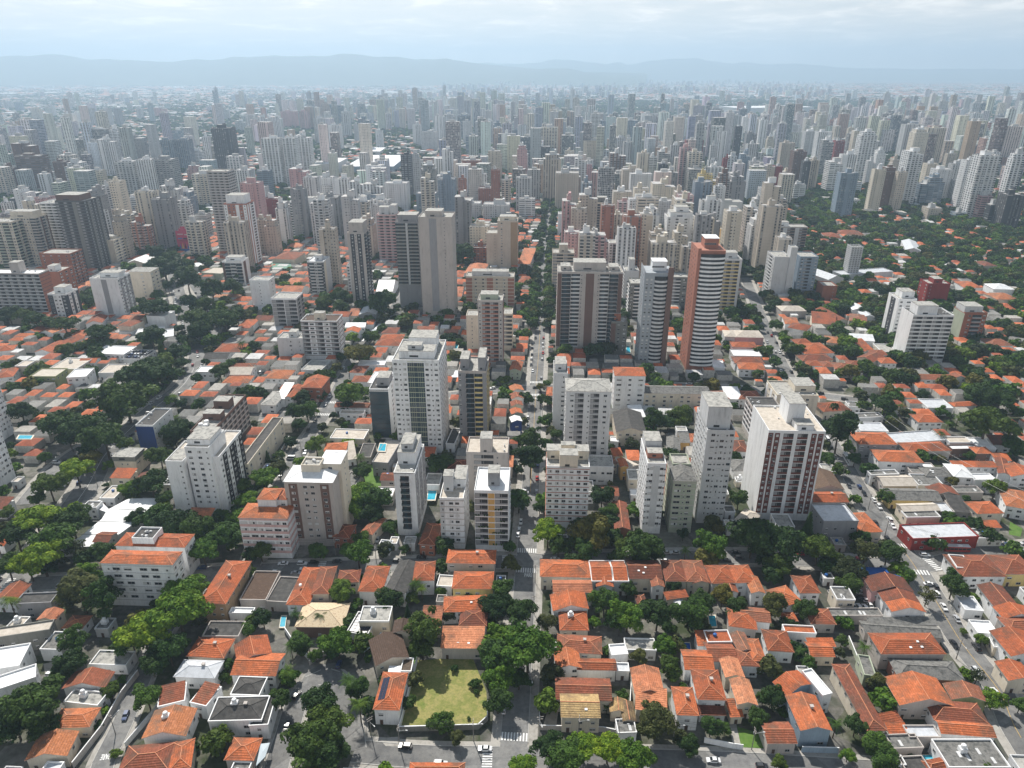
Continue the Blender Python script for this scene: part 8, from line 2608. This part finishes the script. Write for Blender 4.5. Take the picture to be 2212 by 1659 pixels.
# garden walls
gwall(C1, [(1245, 1345), (1920, 1325), (2000, 1250), (2000, 1120)], 2.4, .25, 'g', 'stained grey wall round the front of the lawn lot')
gwall(C1, [(1240, 1345), (1345, 930), (1395, 740)], 2.6, .25, 'W', 'white topped wall between the lawn and the solar house')
gwall(C1, [(250, 480), (330, 600), (450, 720)], 2.4, .25, 'W', 'white wall slanting down to the curved road')
gwall(C1, [(465, 770), (560, 700), (690, 655)], 2.2, .25, 'E', 'curved beige wall above the round end of the road')
gwall(C0, [(640, 1659), (890, 1340), (1060, 1040), (1200, 860)], 2.6, .25, 'E', 'long grey wall along the narrow lane')
gwall(C0, [(1090, 1480), (1330, 1200), (1420, 1060)], 2.2, .2, 'W', 'white wall on the other side of the narrow lane')
gwall(C2, [(235, 1290), (235, 1080), (400, 1085)], 2.2, .2, 'W', 'white wall round the terrace of the tan tiled villa')
gwall(C2, [(240, 1330), (780, 1345), (900, 1370)], 2.2, .2, 'E', 'pale wall in front of the tan tiled villa')
gwall(C2, [(1660, 1440), (1910, 1490), (1990, 1500)], 2.2, .2, 'W', 'white wall above the garage opening near the stone path')
gwall(C2, [(1000, 1400), (1030, 900)], 2.2, .2, 'E', 'thin wall beside the pale orange houses')
gwall(C3, [(290, 1520), (600, 1530)], 2.4, .25, 'u', 'blue wall in front of the light blue house')
gwall(C3, [(690, 560), (830, 900)], 2.4, .25, 'V', 'pale green wall beside the grey roofs')
gwall(A1, [(170, 690), (290, 480)], 2.4, .2, 'E', 'wall round the parking yard below the black roofed block')
gwall(A3, [(745, 310), (1000, 280), (1240, 240)], 2.6, .25, 'W', 'long white wall above the shops')
# ------------------------------------------------------------------ the rest of the city between the measured things
rf = random.Random(21)
PLAIN_H = 0
FAR_BOX = []                     # boxes that no one can tell apart: x, y, w, d, h, angle, wall rgb, roof rgb, pattern


def free(cx, cy, w, d, grow=.4, val=7):
    return not occupy(cx, cy, E1.x, E1.y, w / 2 + grow, d / 2 + grow, val, True)


def in_view(x, y, z=0, m=60):
    if y < 60:
        return False
    px, py = pix((x, y, z))
    return -m < px < 2212 + m and py < 1659 + m


def green_zone(x, y):
    """share of trees rather than roofs"""
    px, py = pix((x, y, 0))
    g = .22
    if x > 230 and 430 < y < 1500:
        g = .7
    if y > 1500 and x > 300 and y < 2200:
        g = .45
    if y > 3300 and y < 5200 and px > 1150:
        g = .8
    if x < -250 and y > 900:
        g = .35
    return g


NEARCOL = [(.50, .135, .05), (.50, .135, .05), (.42, .11, .045), (.42, .11, .045), (.32, .085, .04), (.14, .14, .135), (.22, .215, .205), (.55, .55, .55), (.36, .34, .31)]
FARCOL = [(.66, .67, .68), (.52, .50, .47), (.36, .34, .31), (.22, .22, .21), (.44, .42, .39), (.36, .15, .09), (.30, .14, .09), (.13, .13, .13)]
ROOFCOL = [(.50, .49, .47), (.66, .67, .68), (.52, .50, .47), (.48, .13, .05), (.40, .10, .045), (.30, .08, .04), (.11, .11, .105), (.20, .195, .185), (.62, .63, .64), (.36, .34, .31), (.46, .43, .38)]
TREE_PTS = []
# infill towers of the dense belts: centre right and left behind the low houses
na = 0
for yy in np.arange(640, 1260, 27):
    for xx in np.arange(-760, 420, 25):
        x = xx + rf.uniform(-8, 8)
        y = yy + rf.uniform(-8, 8)
        px, py = pix((x, y, 0))
        if not (-20 < px < 2230):
            continue
        pr = .75 if (1185 < px < 1680 and y > 620) else .42 if (px < 1100 and y > 800) else .5 if (y > 1050 and px < 1650) else .04 if px < 1650 else 0
        if rf.random() > pr or na >= 78:
            continue
        w, d = rf.uniform(12, 24), rf.uniform(12, 20)
        if not free(x, y, w, d, 2.0, 3):
            continue
        h = rf.uniform(46, 80) if (y < 1000 and px > 1150) else rf.uniform(38, 68) if y < 900 else rf.uniform(44, 84)
        na += 1
        plain_tower(Vector((x, y, 0)) - E1 * w / 2 - E2 * d / 2, w, h, rf.choice('WWWWLCCCSSSPrGU'), rf.choice('pppvvxxb'), d)
STREET_TREES = []
nh = 0
# lots along the street grid, near zone
rows = np.arange(150, 1050, 13.0)
for yy in rows:
    half = yy * .80 + 40
    for xx in np.arange(-half, half, 11.5):
        x = xx + rf.uniform(-1.5, 1.5) + math.tan(-HEAD) * yy
        y = yy + rf.uniform(-2, 2)
        if not in_view(x, y):
            continue
        g = green_zone(x, y)
        if rf.random() < g * .75:
            TREE_PTS.append((x, y))
            continue
        w, d = rf.uniform(7, 11), rf.uniform(7, 12)
        ok = False
        for sc in (1.0, .72, .5):
            if free(x, y, w * sc, d * sc):
                w, d, ok = w * sc, d * sc, True
                break
        if not ok:
            if rf.random() < .6:
                TREE_PTS.append((x, y))
            continue
        small = w < 6
        h = rf.uniform(3, 4) if small else rf.uniform(4, 7)
        kind = 'flat' if small or rf.random() < .35 else rf.choice(('hip', 'gable', 'gablex', 'mono'))
        rm = rf.choice('gcgsecw') if kind == 'flat' else rf.choice('oooddlg')
        occupy(x, y, E1.x, E1.y, w / 2 + .3, d / 2 + .3)
        a = Vector((x, y, 0)) - E1 * w / 2 - E2 * d / 2
        if nh < 100 and y < 460:
            nh += 1
            o = house_at(a, E1, w, d, h, kind, rm, rf.choice('WWCCEEL'), rf.choice(('', '', '', 'b', 'T' if kind == 'flat' else '')), detail=y < 360, name='shed' if small else 'low_building' if kind == 'flat' else 'house')
            o['group'] = 'houses and low buildings'
            PENDING.append((o, ROOFW[rm] + ' ' + KINDW[kind] + (' roof shed' if small else ' roof house'), 'shed' if small else 'house'))
        else:
            rc = rf.choice(NEARCOL)
            FAR_BOX.append((x, y, w, d, h, HEAD, (.6, .58, .54), rc, 'low'))

# rows of street trees
for nm, y0, y1, gap in (('main', 560, 1500, 7), ('main', 300, 470, 26), ('west', 330, 620, 15), ('fork', 400, 620, 12), ('market', 260, 600, 20), ('shade', 150, 400, 26), ('upper', 480, 700, 14), ('middle', 300, 500, 24), ('avenue', 300, 640, 24)):
    line, w_, pw_ = ROADS[nm]
    acc = 0
    for k in range(1, len(line)):
        acc += (line[k] - line[k - 1]).length
        if acc < gap or not (y0 < line[k].y < y1):
            continue
        acc = 0
        d = (line[k] - line[k - 1]).normalized()
        for sg in (1, -1):
            if rf.random() < .22:
                continue
            p = line[k] + Vector((-d.y, d.x, 0)) * sg * (w_ / 2 + 1.6 + rf.uniform(0, 1.5))
            r = rf.uniform(3.2, 5.8) if p.y < 520 else rf.uniform(4, 7.2)
            if p.y < 430 and N_TREES[0] < 320:
                if not occupy(p.x, p.y, 1, 0, 1.5, 1.5, 5, True):
                    tree_at(p.x, p.y, r * .8, rf.choice('dmm'), 'round')
            else:
                STREET_TREES.append((p.x, p.y, r))

# small trees in the gaps, near zone: the nearest stay things, the others join the leaf mass
TREE_PTS.sort(key=lambda p: p[1])
FAR_TREES = list(STREET_TREES)
for x, y in TREE_PTS:
    r = rf.uniform(2.6, 5.2) if y < 420 else rf.uniform(4, 7.5)
    if occupy(x, y, 1, 0, r * .35, r * .35, 3, True):
        r *= .55
        if occupy(x, y, 1, 0, r * .3, r * .3, 3, True):
            continue
    if N_TREES[0] < 330 and y < 420:
        tree_at(x, y, r, rf.choice('ddmmbo'), 'round')
    else:
        FAR_TREES.append((x, y, r))
    if y > 420:
        for _ in range(3 if x > 230 else 2):
            x2, y2 = x + rf.uniform(-7, 7), y + rf.uniform(-7, 7)
            if not occupy(x2, y2, 1, 0, 1.5, 1.5, 3, True):
                FAR_TREES.append((x2, y2, rf.uniform(4, 7.5) if x > 230 else rf.uniform(3, 6)))

# middle and far city
def far_fill(y0, y1, step, ptree):
    y = y0
    while y < y1:
        half = y * .78 + 60
        x = -half
        while x < half:
            px_, py_ = x + rf.uniform(-.4, .4) * step, y + rf.uniform(-.4, .4) * step
            g = green_zone(px_, py_)
            nz = mnoise.noise(Vector((px_ * .0014, py_ * .0014, 5.0)))
            g2 = min(.92, max(.05, g * ptree + nz * .55))
            if py_ > OY1 - 2 or not occupy(px_, py_, 1, 0, step * .3, step * .3, 3, True):
                if rf.random() < g2:
                    for _ in range(3 if step < 22 else 5):
                        FAR_TREES.append((px_ + rf.uniform(-.5, .5) * step, py_ + rf.uniform(-.5, .5) * step, rf.uniform(4, 8.5)))
                else:
                    w, d = rf.uniform(.5, .95) * step, rf.uniform(.5, .95) * step
                    if step > 25 and rf.random() < .12:
                        w, d = w * 2, d * 1.6
                        rc = rf.choice(((.66, .67, .68), (.7, .71, .72), (.45, .46, .47)))
                    else:
                        rc = rf.choice(ROOFCOL if py_ < 2000 else FARCOL)
                    FAR_BOX.append((px_, py_, w, d, rf.uniform(4, 10), HEAD + rf.choice((0, 0, .2, -.3)), tuple(rf.uniform(.9, 1.1) * k for k in (.56, .54, .51)), rc, 'low'))
            x += step
        y += step


far_fill(1050, 1900, 17, 1.0)
far_fill(1900, 3400, 25, 1.0)
far_fill(3400, 6000, 38, 1.0)
far_fill(6000, 11500, 75, 1.0)

# towers too many and too far to tell apart
TCOL = [(.76, .77, .78), (.72, .69, .62), (.6, .6, .6), (.68, .61, .52), (.46, .47, .48), (.52, .36, .28), (.40, .45, .52), (.78, .79, .80), (.74, .70, .64)]


def tower_density(x, y):
    px, py = pix((x, y, 0))
    n = mnoise.noise(Vector((x * .0011, y * .0011, 2.0)))
    if y < 1150:
        return 0
    if 3300 < y < 5000 and px > 1250:
        return 0.02
    if y < 2600:
        base = .8 if 950 < px else .24
    elif y < 3500:
        base = .55 if 600 < px else .14
    elif y < 6000:
        base = .15 if 500 < px < 1250 else .05
    else:
        base = .3 if 950 < px < 1800 else .0
    n2 = mnoise.noise(Vector((x * .0035, y * .0035, 7.0)))
    return max(0, base * (.45 + 2.0 * n + 2.4 * n2))


for (y0, y1, step) in ((1150, 2600, 46), (2600, 4800, 62), (4800, 8200, 78), (8200, 12500, 120)):
    y = y0
    while y < y1:
        half = y * .76 + 40
        x = -half
        while x < half:
            px_, py_ = x + rf.uniform(-.45, .45) * step, y + rf.uniform(-.45, .45) * step
            if rf.random() < tower_density(px_, py_):
                if py_ > OY1 - 30 or free(px_, py_, 20, 20, 2, 3):
                    w, d = rf.uniform(13, 28), rf.uniform(12, 22)
                    h = rf.choice((26, 36, 46, 58, 70, 80, 92, 104)) * rf.uniform(.85, 1.12)
                    if py_ > 4800:
                        h, w, d = min(h, 62) * rf.uniform(.6, 1), w * 1.25, d * 1.25
                    if py_ < OY1 - 30:
                        h = min(h, 52)
                    FAR_BOX.append((px_, py_, w, d, h, HEAD + rf.choice((0, 0, 0, .15, -.2)), tuple(k * rf.uniform(.85, 1.05) for k in rf.choice(TCOL)), (.42, .41, .40), rf.choice('ppvvxbg')))
                    if rf.random() < .6:
                        FAR_BOX.append((px_ + rf.uniform(-2, 2), py_ + 2, w * .4, d * .4, h + rf.uniform(3, 6), HEAD, (.55, .54, .52), (.42, .41, .40), 'plain'))
            x += step
        y += step

plainm, t, b = newmat('far_plaster')
att = NN(t, 'ShaderNodeAttribute', attribute_name='tint')
nz_ = noisy(t, .05, 4)
fc_ = mixc(t, 1.0, att.outputs['Color'], ramp(t, nz_, [(.3, .7), (.7, 1.15)]), 'MULTIPLY')
fc_ = mixc(t, 1.0, fc_, ramp(t, noisy(t, .7, 6, rough=.75), [(.32, .55), (.5, .95), (.66, 1.15)]), 'MULTIPLY')
t.links.new(fc_, b.inputs['Base Color'])


def box_mass(name, rows_, mat_, label, cat):
    if not rows_:
        return
    n = len(rows_)
    A_ = np.array([[r[0], r[1], r[2], r[3], r[4], r[5]] for r in rows_], float)
    wallc = np.array([r[6] for r in rows_], float)
    roofc = np.array([r[7] for r in rows_], float)
    cs, sn = np.cos(A_[:, 5]), np.sin(A_[:, 5])
    cx = np.array([-.5, .5, .5, -.5])
    cy_ = np.array([-.5, -.5, .5, .5])
    lx = A_[:, 2:3] * cx
    ly = A_[:, 3:4] * cy_
    X = A_[:, 0:1] + lx * cs[:, None] - ly * sn[:, None]
    Y = A_[:, 1:2] + lx * sn[:, None] + ly * cs[:, None]
    # separate vertices per face: four walls and four roof planes (flat roofs have no rise)
    V = np.zeros((n, 8, 4, 3))
    U = np.zeros((n, 8, 4, 2))
    off = (np.arange(n) * 7.3 % 50)[:, None]
    for k in range(4):
        j = (k + 1) % 4
        V[:, k, 0, 0], V[:, k, 0, 1] = X[:, k], Y[:, k]
        V[:, k, 1, 0], V[:, k, 1, 1] = X[:, j], Y[:, j]
        V[:, k, 2, 0], V[:, k, 2, 1], V[:, k, 2, 2] = X[:, j], Y[:, j], A_[:, 4]
        V[:, k, 3, 0], V[:, k, 3, 1], V[:, k, 3, 2] = X[:, k], Y[:, k], A_[:, 4]
        L = A_[:, 2] if k % 2 == 0 else A_[:, 3]
        U[:, k, 1, 0] = U[:, k, 2, 0] = L
        U[:, k, 2, 1] = U[:, k, 3, 1] = A_[:, 4]
        U[:, k, :, 0] += np.floor(off) * 3
    ctr = np.stack([A_[:, 0], A_[:, 1]], 1)
    pitched = (roofc[:, 0] > 2.2 * roofc[:, 1]) & (A_[:, 4] < 12)
    zr = A_[:, 4] + np.where(pitched, np.minimum(A_[:, 2], A_[:, 3]) * .17, 0)
    al = np.where(A_[:, 2] >= A_[:, 3], 1, 0)
    ax = np.where(al, cs, -sn) * np.abs(A_[:, 2] - A_[:, 3]) / 2 * .9
    ay = np.where(al, sn, cs) * np.abs(A_[:, 2] - A_[:, 3]) / 2 * .9
    R1 = np.stack([A_[:, 0] + ax, A_[:, 1] + ay, zr], 1)
    R0 = np.stack([A_[:, 0] - ax, A_[:, 1] - ay, zr], 1)
    C_ = [np.stack([X[:, k], Y[:, k], A_[:, 4]], 1) for k in range(4)]
    for k in range(4):
        j = (k + 1) % 4
        # a long side carries the whole ridge, a short side only its end
        d1 = np.linalg.norm(C_[j][:, :2] - R1[:, :2], axis=1)
        d0 = np.linalg.norm(C_[j][:, :2] - R0[:, :2], axis=1)
        e1_ = np.linalg.norm(C_[k][:, :2] - R1[:, :2], axis=1)
        e0_ = np.linalg.norm(C_[k][:, :2] - R0[:, :2], axis=1)
        nj = np.where((d1 < d0)[:, None], R1, R0)
        nk = np.where((e1_ < e0_)[:, None], R1, R0)
        V[:, 4 + k, 0], V[:, 4 + k, 1], V[:, 4 + k, 2], V[:, 4 + k, 3] = C_[k], C_[j], nj, nk
    Cc = np.ones((n, 8, 4, 4))
    Cc[:, :4, :, :3] = wallc[:, None, None, :]
    Cc[:, 4:, :, :3] = roofc[:, None, None, :]
    nf = n * 8
    me = bpy.data.meshes.new(name)
    me.vertices.add(nf * 4)
    me.vertices.foreach_set('co', V.astype(np.float32).ravel())
    me.loops.add(nf * 4)
    me.loops.foreach_set('vertex_index', np.arange(nf * 4, dtype=np.int32))
    me.polygons.add(nf)
    me.polygons.foreach_set('loop_start', np.arange(0, nf * 4, 4, dtype=np.int32))
    me.polygons.foreach_set('loop_total', np.full(nf, 4, np.int32))
    ul = me.uv_layers.new(name='UVMap')
    ul.data.foreach_set('uv', U.astype(np.float32).ravel())
    ca = me.color_attributes.new('tint', 'FLOAT_COLOR', 'POINT')
    ca.data.foreach_set('color', Cc.astype(np.float32).ravel())
    me.materials.append(mat_)
    me.update()
    o = link(name, me)
    tag(o, label, cat, None, 'stuff')
    return o


box_mass('low_rise_city', [r for r in FAR_BOX if r[8] in ('low', 'plain')], plainm, 'mass of low roofs and small buildings spreading to the hills', 'low buildings')
for pt, lab in (('p', 'far mass of hazy towers with small windows'), ('v', 'far mass of hazy towers with upright window strips'), ('x', 'far mass of hazy towers with stacked balconies'), ('b', 'far mass of hazy towers with window bands'), ('g', 'far mass of hazy glazed towers')):
    o = box_mass('distant_towers', [r for r in FAR_BOX if r[8] == pt], facade(pt), lab, 'towers')
    if o:
        o.color = (1, 1, 1, 1)

# leaf mass: one object scattering three crowns over its points
protos = bpy.data.collections.new('crown_shapes')
for k in (('d', 'round'), ('d', 'wide'), ('m', 'round'), ('o', 'round'), ('b', 'round')):
    src = TREEP[k][0][0]
    # a lighter crown: every third leaf, larger
    nv = len(src.vertices)
    co = np.empty(nv * 3, np.float32)
    src.vertices.foreach_get('co', co)
    co = co.reshape(-1, 4, 3)[::6]
    ctr_ = co.mean(1, keepdims=True)
    co = ctr_ + (co - ctr_) * 2.5
    me = bpy.data.meshes.new('far_crown')
    nf = len(co)
    me.vertices.add(nf * 4)
    me.vertices.foreach_set('co', co.ravel())
    me.loops.add(nf * 4)
    me.loops.foreach_set('vertex_index', np.arange(nf * 4, dtype=np.int32))
    me.polygons.add(nf)
    me.polygons.foreach_set('loop_start', np.arange(0, nf * 4, 4, dtype=np.int32))
    me.polygons.foreach_set('loop_total', np.full(nf, 4, np.int32))
    for m_ in LEAF[k[0]]:
        me.materials.append(m_)
    mi = np.empty(len(src.polygons), np.int32)
    src.polygons.foreach_get('material_index', mi)
    me.polygons.foreach_set('material_index', np.ascontiguousarray(mi[::6][:nf]))
    me.update()
    po = bpy.data.objects.new('far_crown', me)
    protos.objects.link(po)
pts = np.array([(x, y, r * .85) for x, y, r in FAR_TREES], np.float32)
me = bpy.data.meshes.new('distant_trees')
me.vertices.add(len(pts))
me.vertices.foreach_set('co', pts.ravel())
at = me.attributes.new('size', 'FLOAT', 'POINT')
at.data.foreach_set('value', np.array([r for _, _, r in FAR_TREES], np.float32))
me.update()
fo = link('distant_trees', me)
tag(fo, 'countless dark trees filling the gaps between far roofs', 'trees', None, 'stuff')
ng = bpy.data.node_groups.new('scatter_crowns', 'GeometryNodeTree')
ng.interface.new_socket('Geometry', in_out='INPUT', socket_type='NodeSocketGeometry')
ng.interface.new_socket('Geometry', in_out='OUTPUT', socket_type='NodeSocketGeometry')
gi = ng.nodes.new('NodeGroupInput')
go = ng.nodes.new('NodeGroupOutput')
m2p = ng.nodes.new('GeometryNodeMeshToPoints')
iop = ng.nodes.new('GeometryNodeInstanceOnPoints')
ci = ng.nodes.new('GeometryNodeCollectionInfo')
ci.inputs['Collection'].default_value = protos
ci.inputs['Separate Children'].default_value = True
ci.inputs['Reset Children'].default_value = True
na = ng.nodes.new('GeometryNodeInputNamedAttribute')
na.data_type = 'FLOAT'
na.inputs['Name'].default_value = 'size'
rv = ng.nodes.new('FunctionNodeRandomValue')
rv.data_type = 'FLOAT_VECTOR'
rv.inputs['Max'].default_value = (0, 0, 6.283)
L_ = ng.links.new
L_(gi.outputs[0], m2p.inputs['Mesh'])
L_(m2p.outputs['Points'], iop.inputs['Points'])
L_(ci.outputs[0], iop.inputs['Instance'])
iop.inputs['Pick Instance'].default_value = True
L_(rv.outputs['Value'], iop.inputs['Rotation'])
L_([o_ for o_ in na.outputs if o_.enabled][0], iop.inputs['Scale'])
L_(iop.outputs['Instances'], go.inputs[0])
md = fo.modifiers.new('scatter', 'NODES')
md.node_group = ng

# ------------------------------------------------------------------ the hazy air
mb = MB()
mb.box(-24000, 24000, -2000, 24000, -30, 780)
hm = bpy.data.materials.new('haze_air')
hm.use_nodes = True
ht = hm.node_tree
ht.nodes.clear()
hv = NN(ht, 'ShaderNodeVolumePrincipled')
hv.inputs['Color'].default_value = (.47, .63, .80, 1)
hv.inputs['Density'].default_value = HAZE_DENSITY
hv.inputs['Anisotropy'].default_value = .35
ho = NN(ht, 'ShaderNodeOutputMaterial')
ht.links.new(hv.outputs[0], ho.inputs['Volume'])
haze = link('haze', mb.mesh('haze', [hm]))
tag(haze, 'pale blue haze thickening towards the hills', 'haze', None, 'stuff')

# ------------------------------------------------------------------ labels: each thing told by its look and by a landmark near it
ORD = ['', 'second ', 'third ', 'fourth ', 'fifth ', 'sixth ', 'seventh ', 'eighth ', 'ninth ', 'tenth ', 'eleventh ', 'twelfth ']


def world_xy(o):
    p = Vector(o.location)
    return p


bucket = {}
for row in PENDING:
    o, desc, cat = row[0], row[1], row[2]
    p = row[3] if len(row) > 3 else world_xy(o)
    z = 30.0 if cat in ('tower', 'building') else 3.0
    px_, py_ = pix((p.x, p.y, p.z + z))
    near_ = sorted(LANDMARKS, key=lambda L: math.hypot(L[1] - px_, (L[2] - py_) * 1.2))
    lm = near_[0]
    dx, dy = px_ - lm[1], py_ - lm[2]
    dist = math.hypot(dx, dy)
    if abs(dx) > 1.3 * abs(dy):
        other = [L for L in near_[1:14] if (px_ - L[1]) * dx < 0 and L[0] != lm[0] and math.hypot(L[1] - px_, L[2] - py_) < 420]
        place = 'between the %s and the %s' % (lm[0], other[0][0]) if other else 'beside the %s' % lm[0]
    else:
        place = ('in front of the ' if dy > 0 else 'behind the ') + lm[0]
    bucket.setdefault((desc, place, cat), []).append((dist, o))
for (desc, place, cat), lst in bucket.items():
    lst.sort(key=lambda r: r[0])
    for i, (dist, o) in enumerate(lst):
        k = min(i, len(ORD) - 1)
        d_ = desc
        pre = '' if len(lst) == 1 else (ORD[k] or 'first ')
        if i > k:
            pre = 'one more distant '
        lab = pre + d_ + ' ' + place
        if len(lab.split()) > 16 and ' walled ' in d_:
            lab = pre + d_.split(' walled ')[1] + ' ' + place
        if len(lab.split()) > 16:
            d_ = d_.replace(' and street lamp', '').replace('concrete ', '')
            lab = pre + d_ + ' ' + (place.split(' and the ')[0].replace('between', 'beside'))
        o['label'] = lab
        o['category'] = cat
seen_ = {}
for row in PENDING:
    o = row[0]
    n_ = seen_.get(o['label'], 0)
    seen_[o['label']] = n_ + 1
    if n_:
        o['label'] = ('other ' if n_ == 1 else 'further ') + o['label'].replace('upright window strips', 'window strips').replace(' strung between two utility poles', ' between poles')
for o in list(COL.objects):
    if o.parent is None and o.get('label') and len(o['label'].replace('-', ' ').split()) > 16:
        print('LONG', o.name, o['label'])
